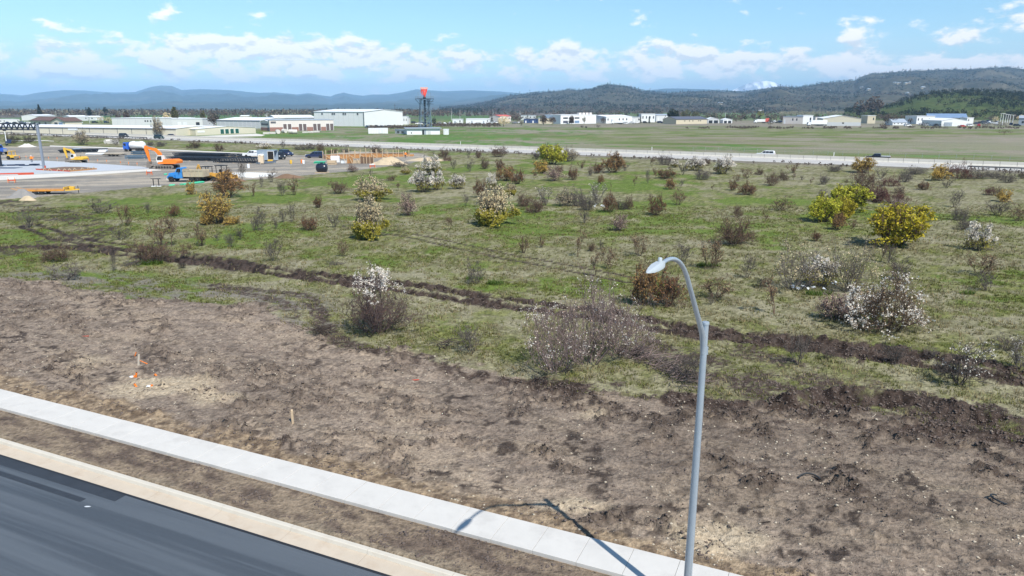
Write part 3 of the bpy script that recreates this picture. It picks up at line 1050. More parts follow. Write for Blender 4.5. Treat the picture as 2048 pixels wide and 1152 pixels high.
def grow_shrub(seed, stems=6, lean=.5, levels=3, kids=(4, 5, 4), upt=.25, basew=.12, thick=.011, first=.15, wig=.22, tw=.0055, dome=0.0, skirt=0.0, even=.12):
    rng = random.Random(seed)
    segs, tips = [], []
    def rec(p, d, ln, r, lv):
        k = 4 if lv == 0 else (3 if lv == 1 else 2)
        pts = [p]
        for i in range(k):
            d = (d + Vector((rng.gauss(0, wig), rng.gauss(0, wig), rng.gauss(0, wig * .7) + upt * .35))).normalized()
            q = p + d * (ln / k)
            if q.z < .02: q.z = .02 + rng.random() * .02
            ra, rb = r * (1 - .55 * i / k), r * (1 - .55 * (i + 1) / k)
            segs.append((tuple(p), tuple(q), ra, rb))
            p = q; pts.append(q)
        if lv >= levels - 1:
            tips.extend(tuple(x) for x in pts[1:])
        if lv < levels:
            for j in range(kids[lv] if lv < len(kids) else 2):
                t = rng.uniform(first if lv == 0 else .2, 1.0)
                i = min(int(t * k), k - 1)
                q = pts[i].lerp(pts[i + 1], t * k - i)
                sd = Vector((rng.gauss(0, 1), rng.gauss(0, 1), rng.gauss(.25, .6))).normalized()
                nd = (d * .65 + sd * .9).normalized()
                rec(q, nd, ln * rng.uniform(.42, .68) * (1.05 - .35 * t), max(r * .5, tw), lv + 1)
    for i in range(stems):
        a = 2 * math.pi * (i + rng.random()) / stems
        l = lean * rng.uniform(.25, 1.2)
        d = Vector((math.cos(a) * l, math.sin(a) * l, 1)).normalized()
        b = Vector((math.cos(a), math.sin(a), 0)) * basew * rng.random()
        rec(b, d, rng.uniform(.6, 1.0) * .8, thick * rng.uniform(.7, 1.2), 0)
    if skirt > 0:
        zq = np.percentile([s[1][2] for s in segs], 97)
        out = lambda a: (a[0] * (1 + skirt * max(0, 1 - a[2] / zq) ** 1.5), a[1] * (1 + skirt * max(0, 1 - a[2] / zq) ** 1.5), a[2])
        segs = [(a if a[2] < .03 else out(a), out(b), r0, r1) for a, b, r0, r1 in segs]
        tips = [out(a) for a in tips]
    if dome > 0:
        P = np.array([s[1] for s in segs]); rq = np.percentile(np.hypot(P[:, 0], P[:, 1]), 97)
        bend = lambda a: (a[0], a[1], a[2] * (1 - dome * min(1.2, math.hypot(a[0], a[1]) / rq) ** 2))
        segs = [(bend(a), bend(b), r0, r1) for a, b, r0, r1 in segs]
        tips = [bend(a) for a in tips]
    P = np.array([s[1] for s in segs])
    zt = np.percentile(P[:, 2], 99.0); rr = np.percentile(np.hypot(P[:, 0], P[:, 1]), 93)
    fx, fz = .5 / rr, 1 / zt
    segs = [((a[0] * fx, a[1] * fx, a[2] * fz), (b[0] * fx, b[1] * fx, b[2] * fz), r0, r1) for a, b, r0, r1 in segs]
    tips = [(t[0] * fx, t[1] * fx, t[2] * fz) for t in tips]
    def sp(a):                    # spread the crown so that its outside is as full as its middle
        r = max(math.hypot(a[0], a[1]), .04)
        k = (min(r, .5) / .5) ** -even
        return (a[0] * k, a[1] * k, a[2])
    segs = [(a if a[2] < .04 else sp(a), sp(b), r0, r1) for a, b, r0, r1 in segs]
    tips = np.array([sp(t) for t in tips])
    return segs, tips

FORMS = {
    'open': dict(stems=7, lean=.75, kids=(5, 5, 3), thick=.014, even=.08),
    'up': dict(stems=8, lean=.35, kids=(5, 4, 3), thick=.011, wig=.16),
    'tree': dict(stems=2, lean=.25, kids=(7, 6, 4), thick=.020, basew=.03, first=.35, wig=.24, dome=.2),
    'dense': dict(stems=26, lean=1.35, kids=(5, 4, 3), thick=.008, basew=.22, upt=.12, tw=.0040, dome=.25, even=.08, skirt=.15),
    'mound': dict(stems=32, lean=1.9, kids=(5, 4, 3), thick=.006, basew=.45, upt=.02, tw=.0038, dome=.35, even=.15),
    'round': dict(stems=18, lean=1.25, kids=(5, 5, 3), thick=.010, basew=.16, upt=.15, dome=.28, even=.08, skirt=.15),
    'airy': dict(stems=22, lean=1.3, kids=(5, 4, 3), thick=.0065, basew=.26, upt=.16, tw=.0019, dome=.22, even=.06, skirt=.15, wig=.26),
    'big': dict(stems=34, lean=1.35, kids=(6, 5, 3), thick=.0065, basew=.26, upt=.14, tw=.0021, dome=.22, even=.06, skirt=.15, wig=.24),
}
# kind: form, bark, then (part, material, leaves per tip, size, lowest, highest, hug the outside)
KINDS = {
    'bare': ('open', 'twig_grey', []),
    'upright': ('up', 'twig_grey', []),
    'brown': ('open', 'twig_brown', [('foliage', 'bud_tan', .30, .020, .1, 1, 0)]),
    'tree': ('tree', 'twig_brown', [('foliage', 'bud_tan', .35, .018, .2, 1, 0)]),
    'rusty': ('round', 'twig_brown', [('foliage', 'leaf_rust', .35, .020, .1, 1, 0)]),
    'dense': ('dense', 'twig_brown', [('foliage', 'bud_red', .12, .014, .1, 1, 0)]),
    'dark': ('dense', 'twig_dark', []),
    'mound': ('mound', 'twig_red', [('foliage', 'bud_red', .10, .014, .1, 1, 0)]),
    'grey': ('dense', 'twig_grey', []),
    'yellow': ('round', 'twig_brown', [('leaves', 'leaf_yellow', 1.5, .030, 0, 1, 0)]),
    'lime': ('round', 'twig_brown', [('leaves', 'leaf_lime', 1.5, .030, 0, 1, 0)]),
    'gold': ('round', 'twig_brown', [('leaves', 'leaf_gold', 1.0, .024, 0, 1, 0)]),
    'tan': ('round', 'twig_brown', [('leaves', 'leaf_tan', .75, .022, .1, 1, 0)]),
    'cream': ('round', 'twig_grey', [('blossom', 'bloom_cream', .85, .020, .22, 1, 0), ('leaves', 'leaf_olive', 1.5, .026, 0, .42, 0)]),
    'pale': ('round', 'twig_grey', [('blossom', 'bloom_cream', .5, .018, .15, 1, 0)]),
    'pink': ('round', 'twig_purple', [('blossom', 'bloom_pink', .40, .018, .15, 1, 0)]),
    'white': ('round', 'twig_grey', [('blossom', 'bloom_white', .55, .023, .35, 1, 1), ('leaves', 'leaf_olive', .35, .022, 0, .5, 0)]),
    'whitetop': ('big', 'twig_purple', [('blossom', 'bloom_white', .30, .0100, .62, 1.3, 1), ('foliage', 'bud_red', .12, .008, .1, 1, 0)]),
    'sparsewhite': ('open', 'twig_grey', [('blossom', 'bloom_white', .22, .017, .3, 1, 1)]),
    'bigwhite': ('big', 'twig_brown', [('blossom', 'bloom_white', .36, .014, .05, 1, 1), ('foliage', 'bud_tan', .18, .011, .1, 1, 0)]),
    'bigpale': ('airy', 'twig_grey', [('blossom', 'bloom_cream', .24, .013, .2, 1, 1), ('leaves', 'leaf_olive', .05, .014, .1, .6, 0)]),
    'bigpink': ('airy', 'twig_pink', [('blossom', 'bloom_white', .20, .0085, .2, 1, 1), ('foliage', 'bloom_pink', .08, .009, .1, 1, 0)]),
}
PROTO = {}

def shrub_meshes(kind, var):
    key = (kind, var)
    if key in PROTO: return PROTO[key]
    form, bark, fol = KINDS[kind]
    seed = sum(map(ord, kind)) * 31 + var * 7
    segs, tips = grow_shrub(seed, **FORMS[form])
    rng = np.random.default_rng(seed)
    parts = [('branches', seg_mesh('branches', segs, bark))]
    for nm, mt, dens, size, lo, hi, outer in fol:
        n = int(len(tips) * dens)
        w = np.ones(len(tips))
        z = tips[:, 2]
        w *= np.clip((z - lo) / .12 + .15, 0, 1) * np.clip((hi - z) / .12 + .15, 0, 1)
        if outer:
            rr = np.hypot(tips[:, 0], tips[:, 1]) / .5
            w *= np.clip(np.maximum(rr, z) - .25, .03, 1) ** 2.2
            cl = vnoise(tips[:, 0] * 9 + 50, tips[:, 2] * 9 + tips[:, 1] * 7 + 50, seed % 97)
            w *= np.clip((cl - .30) * 4, .05, 1)
        w /= w.sum()
        idx = rng.choice(len(tips), n, p=w)
        P = tips[idx] + rng.normal(size=(n, 3)) * size * .9
        P[:, 2] = np.maximum(P[:, 2], .01)
        parts.append((nm, leaf_mesh(nm, P, size, mt, rng)))
    PROTO[key] = parts
    return parts

NVAR = {'bare': 4, 'upright': 3, 'brown': 4, 'tree': 3, 'rusty': 2, 'dense': 2, 'dark': 1, 'mound': 2, 'grey': 1, 'cream': 2, 'pale': 1, 'white': 2, 'tan': 2, 'gold': 2, 'bigpink': 3, 'bigpale': 2}
LOOK = {'bare': 'bare grey open shrub', 'upright': 'bare grey upright shrub', 'brown': 'brown budding open shrub', 'tree': 'small brown budding tree', 'rusty': 'rust-brown rounded shrub',
        'dense': 'dense brown leafless bush', 'dark': 'dark leafless bush', 'mound': 'dark red-brown low thicket', 'grey': 'dense grey leafless bush', 'yellow': 'yellow-leaved bush', 'lime': 'lime-green bush',
        'gold': 'golden leafy shrub', 'tan': 'tan-leaved shrub', 'cream': 'cream-blossomed shrub', 'pale': 'pale cream budding shrub', 'pink': 'pinkish budding shrub', 'white': 'white-blossomed shrub',
        'sparsewhite': 'sparsely white-blossomed shrub', 'whitetop': 'white-topped bush', 'bigwhite': 'large white-blossomed bush', 'bigpale': 'large pale bush', 'bigpink': 'large pinkish bush'}

# x, y of the foot and height, width in photograph pixels; kind; own label; short name when others are placed by it
S = [
 (752, 668, 122, 128, 'whitetop', 'dense purple-brown bush with white blossom on top beside the curved wheel ruts', 'white-topped bush'),
 (1112, 746, 130, 150, 'bigpink', 'pinkish white-blossomed bush left of the brush pile at the dirt edge', None),
 (1178, 730, 165, 170, 'bigpink', 'tallest pinkish white-blossomed bush of the clump by the brush pile', 'tall pinkish bush'),
 (1246, 716, 115, 140, 'bigpink', 'pinkish white-blossomed bush directly behind the brush pile', None),
 (1778, 666, 118, 135, 'bigwhite', 'wide white and tan blossoming bush casting a dark shadow left', 'wide white bush'),
 (1676, 642, 55, 66, 'pink', 'low pinkish shrub in the shadow left of the wide white bush', None),
 (1590, 580, 98, 92, 'bigpale', 'large pale-blossomed thicket bush above the white litter', 'pale thicket bush'),
 (1702, 585, 102, 88, 'bigpale', 'large grey-purple thicket bush right of the white litter', 'grey-purple thicket bush'),
 (1640, 572, 60, 60, 'white', 'pale green-white shrub wedged between the two large thicket bushes', None),
 (1796, 495, 82, 98, 'yellow', 'big golden-yellow round bush with a dark shadow at its foot', 'big golden-yellow bush'),
 (1650, 446, 50, 54, 'lime', 'yellow-green bush, left of the yellow-green trio', None),
 (1692, 426, 54, 72, 'lime', 'bright lime-green bush, rear and largest of the yellow-green trio', 'lime-green trio'),
 (1682, 440, 42, 46, 'yellow', 'golden bush, front right of the yellow-green trio', None),
 (1676, 461, 36, 26, 'tan', 'small tan-leaved tree just in front of the yellow-green trio', None),
 (735, 478, 80, 60, 'cream', 'tall cream shrub with yellow-green leaves at its foot, front of two', 'tall cream shrub'),
 (740, 401, 50, 60, 'cream', 'cream shrub with yellow skirt directly behind the tall cream shrub', None),
 (985, 452, 76, 72, 'cream', 'broad cream-gold bush with lime leaves low down at mid field', 'broad cream-gold bush'),
 (845, 385, 42, 42, 'white', 'snow-white blossoming shrub, left of a close pair', 'snow-white pair'),
 (872, 380, 38, 36, 'white', 'snow-white blossoming shrub, right of a close pair', None),
 (860, 350, 38, 44, 'white', 'white-blossomed shrub mixed with brown behind the snow-white pair', None),
 (914, 378, 28, 30, 'white', 'small white-blossomed shrub right of the snow-white pair', None),
 (983, 380, 34, 20, 'white', 'narrow white-blossomed shrub behind the broad cream-gold bush', None),
 (1104, 329, 38, 48, 'lime', 'rounded yellow-green bush standing against the highway', 'yellow-green highway bush'),
 (1140, 323, 28, 34, 'pale', 'pale brown bush against the highway, right of the yellow-green one', None),
 (1229, 346, 40, 44, 'tan', 'orange-tan leafy bush below the highway', 'orange-tan bush'),
 (1290, 612, 84, 60, 'tan', 'tan-leaved shrub under the street lamp head', 'tan-leaved shrub'),
 (1338, 614, 80, 62, 'rusty', 'rust-brown shrub under the lamp arm, right of the tan-leaved shrub', None),
 (1434, 597, 44, 68, 'brown', 'wide low brown shrub just right of the lamp arm', None),
 (1471, 490, 55, 78, 'dense', 'large dense rust-brown bush with several stems in mid field', 'dense rust-brown bush'),
 (1424, 537, 56, 46, 'brown', 'leaning dark shrub with a green patch at its foot above the lamp arm', 'leaning dark shrub'),
 (433, 449, 62, 52, 'gold', 'golden-yellow spiky shrub with a spreading skirt', 'golden-yellow spiky shrub'),
 (414, 450, 26, 26, 'gold', 'small golden clump touching the left of the golden-yellow spiky shrub', None),
 (462, 450, 18, 34, 'gold', 'low golden skirt growing right of the golden-yellow spiky shrub', None),
 (676, 387, 28, 36, 'dense', 'compact round brown bush alone on bright green grass', 'compact round brown bush'),
 (453, 394, 52, 54, 'tan', 'brown-orange bush hiding the yellow backhoes', 'brown-orange bush'),
 (1730, 374, 36, 48, 'dense', 'tall purplish bush below the yellow shrub at the highway', None),
 (1728, 345, 30, 42, 'gold', 'yellow shrub overlapping the near highway lanes', 'yellow highway shrub'),
 (1743, 402, 32, 68, 'mound', 'long dark red thicket behind the yellow-green trio', 'dark red thicket'),
 (1786, 406, 24, 58, 'mound', 'right end of the dark red thicket, lower and browner', None),
 (1783, 373, 22, 38, 'mound', 'dark red mound behind the dark red thicket', None),
 (1880, 361, 32, 34, 'gold', 'cream-gold shrub left of the dark red bush at the guardrail', 'cream-gold shrub'),
 (1920, 357, 32, 48, 'mound', 'dark red bush overlapping the highway at the guardrail end', 'dark red guardrail bush'),
 (1958, 502, 58, 48, 'white', 'slender white-blossomed tree with green leaves at its foot', 'slender white-blossomed tree'),
 (1551, 629, 76, 52, 'tree', 'dark leafless small tree left of the pale thicket', 'dark leafless small tree'),
 (1598, 729, 62, 48, 'bare', 'grey leafless sapling in front of the churned track', 'grey leafless sapling'),
 (1793, 728, 44, 50, 'bare', 'grey dead bush standing in the churned track', 'grey dead bush'),
 (1927, 772, 90, 84, 'sparsewhite', 'thin white-blossomed shrub in front of the churned track', 'thin white-blossomed shrub'),
 (1049, 414, 28, 36, 'dense', 'leftmost bush of the long grey thicket in mid field', None),
 (1072, 427, 34, 36, 'dense', 'front left bush of the long grey thicket in mid field', None),
 (1092, 412, 36, 30, 'sparsewhite', 'white-tipped bush in the left half of the long grey thicket', None),
 (1129, 413, 36, 36, 'pale', 'pale-tipped bush left of centre in the long grey thicket', 'long grey thicket'),
 (1154, 413, 38, 34, 'grey', 'grey bush at the centre of the long grey thicket', None),
 (1174, 421, 34, 30, 'grey', 'front grey bush right of centre in the long grey thicket', None),
 (1197, 410, 42, 32, 'sparsewhite', 'white-tipped bush in the right half of the long grey thicket', None),
 (1219, 425, 44, 30, 'rusty', 'front brown bush in the right half of the long grey thicket', None),
 (1242, 419, 22, 26, 'grey', 'low grey bush near the right end of the long grey thicket', None),
 (1257, 419, 28, 20, 'dense', 'rightmost bush of the long grey thicket in mid field', None),
 (1391, 342, 26, 36, 'white', 'white-blossomed shrub, left of a pair below the highway', 'white highway pair'),
 (1449, 349, 36, 36, 'white', 'white-crowned shrub, right of a pair below the highway', None),
 (318, 492, 52, 36, 'brown', 'tall brown shrub, left of the pair on the left track', None),
 (340, 494, 60, 34, 'tree', 'tall brown shrub, right of the pair on the left track', 'tall pair on the left track'),
 (300, 527, 50, 74, 'dense', 'grey-brown bush rising from a bright green tuft beside the track', 'bush in the green tuft'),
 (108, 523, 30, 60, 'dense', 'low brown bush with green weeds at its foot near the left edge', 'low brown bush with weeds'),
 (128, 561, 34, 66, 'bare', 'pale dead branches at the corner of the bare soil', 'pale dead branches'),
 (951, 568, 50, 36, 'bare', 'grey bare shrub just behind the churned track at mid picture', 'grey bare shrub'),
 (943, 707, 60, 54, 'upright', 'wispy bare shrub at the dirt edge between the two big bushes', 'wispy bare shrub'),
 (161, 290, 30, 26, 'pale', 'pale spring shrub on the highway bank left of the small dark van', 'pale bank shrub'),
 (316, 272, 40, 20, 'pale', 'slender pale tree in front of the long storage building', 'slender pale tree'),
 # the many smaller ones
 (563, 391, 28, 18, 'upright'), (588, 390, 34, 22, 'brown'), (783, 362, 13, 20, 'dense'), (797, 382, 18, 10, 'tree'), (637, 416, 24, 18, 'rusty'), (816, 431, 42, 32, 'pink'),
 (962, 395, 36, 25, 'rusty'), (931, 411, 28, 13, 'upright'), (899, 461, 32, 15, 'tree'), (1022, 390, 24, 22, 'cream'), (618, 462, 32, 34, 'rusty'), (668, 456, 28, 23, 'bare'),
 (520, 463, 46, 24, 'upright'), (551, 460, 28, 13, 'upright'), (566, 447, 30, 15, 'bare'), (584, 446, 42, 15, 'upright'), (545, 522, 46, 32, 'bare'), (685, 512, 30, 24, 'brown'),
 (705, 344, 14, 22, 'pink'), (810, 348, 16, 17, 'cream'), (798, 334, 12, 38, 'grey'), (752, 308, 18, 24, 'dense'), (888, 315, 19, 24, 'dense'), (895, 322, 10, 18, 'mound'),
 (936, 316, 19, 11, 'upright'), (957, 316, 19, 15, 'dense'), (998, 314, 23, 36, 'dense'), (907, 338, 19, 13, 'bare'), (940, 343, 24, 18, 'upright'), (970, 338, 23, 20, 'dense'),
 (998, 340, 21, 19, 'rusty'), (1012, 362, 28, 37, 'tan'), (641, 306, 22, 18, 'dense'), (566, 299, 20, 10, 'upright'), (1072, 319, 18, 16, 'dark'), (1196, 347, 21, 23, 'rusty'),
 (1250, 342, 16, 17, 'bare'), (1084, 347, 26, 32, 'gold'), (1109, 362, 28, 35, 'pink'), (1069, 359, 15, 11, 'tree'), (1146, 360, 28, 21, 'rusty'), (1035, 368, 28, 28, 'rusty'),
 (1181, 351, 22, 11, 'pale'), (1201, 368, 18, 13, 'tan'), (1269, 372, 20, 12, 'tree'), (1296, 367, 30, 10, 'upright'), (1304, 333, 18, 13, 'tree'), (1330, 330, 24, 30, 'grey'),
 (1350, 335, 16, 19, 'white'), (1333, 357, 21, 40, 'rusty'), (1366, 350, 22, 16, 'bare'), (1411, 332, 17, 21, 'dense'), (1405, 360, 26, 32, 'grey'), (1431, 349, 15, 9, 'tree'),
 (1494, 357, 19, 23, 'brown'), (1473, 364, 15, 16, 'brown'), (1465, 381, 20, 19, 'rusty'), (1496, 391, 28, 36, 'rusty'), (1425, 381, 13, 10, 'tree'), (1341, 379, 22, 20, 'tan'),
 (1356, 410, 34, 30, 'brown'), (1363, 372, 13, 13, 'bare'), (1310, 431, 40, 34, 'rusty'), (1169, 446, 27, 21, 'bare'), (1238, 462, 32, 36, 'pink'), (1047, 507, 34, 24, 'brown'),
 (1083, 497, 25, 17, 'brown'), (1155, 514, 54, 30, 'tree'), (1183, 503, 20, 15, 'dense'), (1204, 499, 18, 12, 'bare'), (1279, 512, 40, 35, 'brown'), (1192, 550, 50, 30, 'tree'),
 (1219, 536, 40, 30, 'brown'), (1366, 524, 42, 36, 'upright'), (1476, 433, 24, 17, 'dense'), (1531, 446, 22, 17, 'tree'), (1494, 555, 46, 34, 'upright'), (1520, 574, 20, 26, 'bare'),
 (1545, 371, 28, 29, 'dense'), (1568, 361, 19, 21, 'dense'), (1588, 361, 15, 11, 'tree'), (1604, 361, 10, 9, 'bare'), (1621, 369, 15, 12, 'tree'), (1648, 369, 23, 21, 'grey'),
 (1587, 346, 18, 24, 'brown'), (1671, 343, 14, 32, 'grey'), (1692, 371, 13, 10, 'tree'), (1763, 357, 22, 21, 'bare'), (1813, 364, 28, 30, 'grey'), (1800, 387, 16, 23, 'pale'),
 (1799, 422, 24, 32, 'pink'), (1835, 349, 16, 40, 'grey'), (1895, 377, 22, 19, 'bare'), (1960, 357, 18, 48, 'grey'), (1992, 357, 16, 30, 'grey'), (2018, 366, 24, 30, 'grey'),
 (2046, 357, 16, 16, 'dark'), (1848, 381, 20, 23, 'rusty'), (1986, 391, 17, 36, 'mound'), (2008, 404, 25, 26, 'gold'), (1910, 414, 34, 27, 'upright'), (1998, 432, 30, 42, 'bare'),
 (2038, 444, 36, 30, 'brown'), (1920, 442, 32, 31, 'grey'), (1930, 459, 25, 29, 'grey'), (1967, 551, 42, 56, 'brown'), (1976, 582, 40, 36, 'bare'), (1643, 392, 15, 19, 'bare'),
 (1566, 422, 30, 36, 'brown'), (1707, 458, 20, 16, 'brown'), (1633, 482, 22, 19, 'rusty'), (1763, 524, 34, 19, 'tree'), (1779, 526, 38, 24, 'bare'), (1796, 560, 48, 46, 'bare'),
 (1884, 754, 42, 34, 'bare'), (2012, 704, 30, 54, 'bare'), (2042, 740, 66, 40, 'sparsewhite'), (200, 427, 30, 54, 'bare'), (295, 425, 20, 13, 'upright'), (347, 432, 22, 25, 'rusty'),
 (251, 454, 42, 26, 'brown'), (55, 457, 32, 42, 'bare'), (240, 482, 26, 38, 'bare'), (402, 492, 42, 32, 'brown'), (373, 476, 12, 11, 'bare'), (435, 481, 18, 15, 'upright'),
 (453, 479, 12, 10, 'bare'), (460, 493, 24, 20, 'upright'), (479, 480, 24, 15, 'upright'), (508, 463, 26, 12, 'bare'), (226, 542, 42, 14, 'upright'), (364, 535, 15, 14, 'dark'),
 (370, 514, 25, 22, 'brown'), (381, 389, 27, 18, 'gold'), (482, 362, 40, 18, 'upright'), (543, 364, 26, 22, 'upright'), (522, 374, 24, 10, 'upright'), (506, 391, 26, 16, 'brown'),
 (320, 293, 12, 22, 'grey'), (300, 292, 11, 16, 'grey'), (388, 297, 15, 28, 'dense'), (437, 303, 17, 20, 'dense'), (232, 291, 14, 18, 'bare'), (57, 285, 15, 24, 'dark'), (23, 287, 19, 28, 'dark'),
 (528, 298, 12, 28, 'white'), (600, 300, 10, 30, 'grey'), (620, 299, 9, 26, 'grey'), (1421, 609, 16, 18, 'bare'), (1395, 765, 60, 70, 'upright'), (1760, 610, 30, 30, 'bare'),
 (1655, 720, 26, 24, 'bare'), (1862, 716, 24, 28, 'bare'), (1120, 345, 14, 16, 'rusty'), (1164, 337, 15, 16, 'brown'), (1520, 350, 14, 18, 'dense'), (1310, 350, 14, 15, 'brown'), (690, 305, 9, 26, 'grey'),
 (665, 307, 10, 24, 'dense'), (642, 668, 14, 26, 'dark'),
]

def shrubs():
    rng = random.Random(11)
    marks = [(e[0], e[1], e[6]) for e in S if len(e) > 6 and e[6]]
    marks += [(640, 340, 'round black tank'), (1760, 312, 'dark pickup'), (1533, 308, 'white highway car')]
    plain = [e for e in S if len(e) == 5]
    info = {}
    count = {}
    for e in plain:
        x, y = e[0], e[1]
        k = min(range(len(marks)), key=lambda i: math.hypot((marks[i][0] - x) / 1.2, (marks[i][1] - y) * 2.0))
        dx, dy = x - marks[k][0], (y - marks[k][1]) * 2.0
        side = ('right' if dx > 0 else 'left') if abs(dx) > abs(dy) * .8 else ('front' if dy > 0 else 'back')
        count.setdefault((e[4], k, side), []).append((math.hypot(dx, dy), e))
    for (kd, k, side), L in count.items():
        L.sort(key=lambda q: q[0])
        for i, (_, e) in enumerate(L):
            rel = {'right': 'right of', 'left': 'left of', 'front': 'in front of', 'back': 'behind'}[side]
            nth = '' if len(L) == 1 else (', ' + ['closest', 'second', 'third', 'fourth', 'fifth', 'sixth'][i])
            info[id(e)] = '%s%s %s the %s' % (LOOK[kd], nth, rel, marks[k][2])
    for e in S:
        x, y, h, w, kd = e[:5]
        p = gp(x, y)
        hh, ww = px_h(p, h) * 1.06, px_h(p, w) * 1.10
        lb = e[5] if len(e) > 5 and e[5] else info[id(e)]
        name = {'tree': 'small_tree'}.get(kd, 'shrub')
        o = empty(name, (p.x, p.y + ww * .12, -.03), rng.uniform(0, 6.28), lb, 'tree' if kd == 'tree' or 'tree' in lb[:30] and kd != 'tan' else 'shrub', 'shrubs of the overgrown field')
        o.scale = (ww, ww, hh)
        for nm, me in shrub_meshes(kd, rng.randrange(NVAR.get(kd, 1))):
            link(nm, me, o)
shrubs()

# ================================================================== VEHICLES, MACHINES AND THE BUILDING SITE
for _n, _c in dict(car_black=(.012, .013, .016), car_navy=(.012, .022, .070), car_white=(.74, .75, .76), car_dark=(.030, .032, .038), car_green=(.020, .045, .045), car_grey=(.20, .21, .23), car_silver=(.45, .47, .49),
                   car_red=(.40, .03, .03), cab_blue=(.030, .20, .52), tanker_blue=(.020, .11, .50), truck_blue=(.03, .10, .42)).items():
    mat(_n, _c, .28, .0, spec=.6, var=.06)
mat('glass_dark', (.012, .015, .020), .08, spec=.8)
mat('tyre', (.014, .014, .014), .85)
mat('rim', (.50, .51, .52), .35, .6)
mat('light_clear', (.80, .80, .78), .15)
mat('light_red', (.35, .015, .012), .3)
mat('steel_dark', (.020, .028, .042), .5, .2, var=.3, vscale=3)
mat('steel_grey', (.20, .24, .29), .5, .3, var=.15)
mat('steel_blue', (.13, .20, .27), .5, .2, var=.25, vscale=2)
mat('column_grey', (.22, .25, .30), .55, .1, var=.1)
mat('machine_yellow', (.70, .42, .04), .45, var=.1, vscale=2, dirt=(.40, .26, .08))
mat('machine_orange', (.82, .20, .01), .45, var=.08, vscale=2, dirt=(.52, .18, .05))
mat('machine_gold', (.55, .30, .05), .5, var=.15, vscale=2, dirt=(.28, .17, .08))
mat('machine_white', (.66, .65, .62), .5, var=.08)
mat('track_steel', (.20, .175, .15), .8, .1, var=.3, vscale=4)
mat('machine_black', (.022, .020, .019), .6, var=.3)
mat('tipper_tan', (.42, .36, .26), .7, var=.15, vscale=2, dirt=(.28, .22, .16))
mat('trailer_orange', (.60, .26, .04), .6, var=.2, vscale=2, dirt=(.25, .12, .05))
mat('deck_wood', (.36, .22, .12), .85, var=.3, vscale=3)
mat('slab_concrete', (.40, .425, .46), .8, var=.08, vscale=.2, dirt=(.33, .35, .37), dscale=.12)
mat('kerb_pour', (.56, .535, .49), .85, var=.08, vscale=.4)
mat('earth_brown', (.16, .10, .062), .95, var=.3, vscale=1.2, bump=.5, bscale=6)
mat('earth_pale', (.46, .37, .25), .95, var=.18, vscale=.8, bump=.5, bscale=5)
mat('gravel_grey', (.22, .21, .20), .95, var=.2, vscale=2, bump=.6, bscale=12)
mat('sand_white', (.62, .61, .58), .9, var=.1, vscale=1, bump=.4, bscale=6)
mat('form_red', (.50, .07, .03), .7, var=.2)
mat('pipe_green', (.06, .45, .26), .5, var=.1)
mat('box_grey', (.30, .37, .45), .5, .1, var=.08, vscale=1)
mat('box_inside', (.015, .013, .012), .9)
mat('toilet_beige', (.62, .50, .36), .6, var=.05)
mat('toilet_white', (.68, .66, .62), .5)
mat('tank_black', (.012, .014, .028), .3, spec=.6, var=.2)
mat('hi_vis', (.90, .22, .01), .7, var=.05)
mat('work_trousers', (.045, .055, .085), .9, var=.2)
mat('skin_tone', (.42, .26, .18), .7)
mat('helmet_white', (.75, .74, .70), .4)
mat('navy_dark', (.010, .022, .060), .5, var=.25, vscale=.6)
mat('sheet_white', (.74, .76, .78), .6, var=.08, vscale=1.5)
mat('litter_white', (.52, .55, .58), .5, var=.1)

def wheel(parent, x, y, r, w, outer):
    t = MB().lathe([(r * .62, -w / 2), (r * .94, -w / 2), (r, -w * .3), (r, w * .3), (r * .94, w / 2), (r * .62, w / 2)], 'y', (x, y, r), 18).build('wheel', 'tyre', parent, True)
    s = 1 if outer > 0 else -1
    MB().lathe([(r * .62, -w * .38), (r * .62, w * .42), (r * .5, w * .46), (r * .18, w * .40), (r * .15, w * .5)] if s > 0 else [(r * .15, -w * .5), (r * .18, -w * .40), (r * .5, -w * .46), (r * .62, -w * .42), (r * .62, w * .38)], 'y', (x, y, r), 14).build('rim', 'rim', t, True)

CAR = {
    #        length width height  lower outline (x/L from rear, z)                                      glasshouse                                            side windows
    'sedan': (4.8, 1.82, 1.45, [(0, .45), (.01, .85), (.05, .98), (.20, 1.0), (.66, .98), (.92, .82), (.99, .66), (1, .38), (.97, .28), (.03, .30)],
              [(.13, .98), (.26, 1.40), (.34, 1.45), (.54, 1.43), (.60, 1.36), (.72, .97)], [(.20, .43), (.45, .66)]),
    'suv': (4.9, 1.95, 1.80, [(0, .48), (.0, 1.0), (.02, 1.12), (.20, 1.13), (.72, 1.10), (.95, .98), (.99, .80), (1, .45), (.97, .33), (.02, .36)],
            [(.005, 1.12), (.05, 1.68), (.10, 1.79), (.52, 1.80), (.58, 1.74), (.745, 1.10)], [(.06, .28), (.30, .46), (.48, .67)]),
    'van': (5.1, 1.98, 1.85, [(0, .40), (.0, 1.0), (.01, 1.1), (.80, 1.06), (.95, .92), (1, .72), (1, .42), (.97, .28), (.02, .30)],
            [(.005, 1.1), (.03, 1.75), (.07, 1.84), (.60, 1.85), (.66, 1.78), (.86, 1.04)], [(.05, .30), (.32, .52), (.54, .74)]),
    'pickup': (5.9, 2.0, 1.88, [(0, .62), (.0, 1.18), (.02, 1.22), (.42, 1.22), (.78, 1.20), (.96, 1.12), (.99, .95), (1, .55), (.97, .42), (.02, .48)],
               [(.385, 1.21), (.40, 1.78), (.43, 1.87), (.60, 1.88), (.65, 1.82), (.755, 1.19)], [(.41, .53), (.545, .70)]),
}

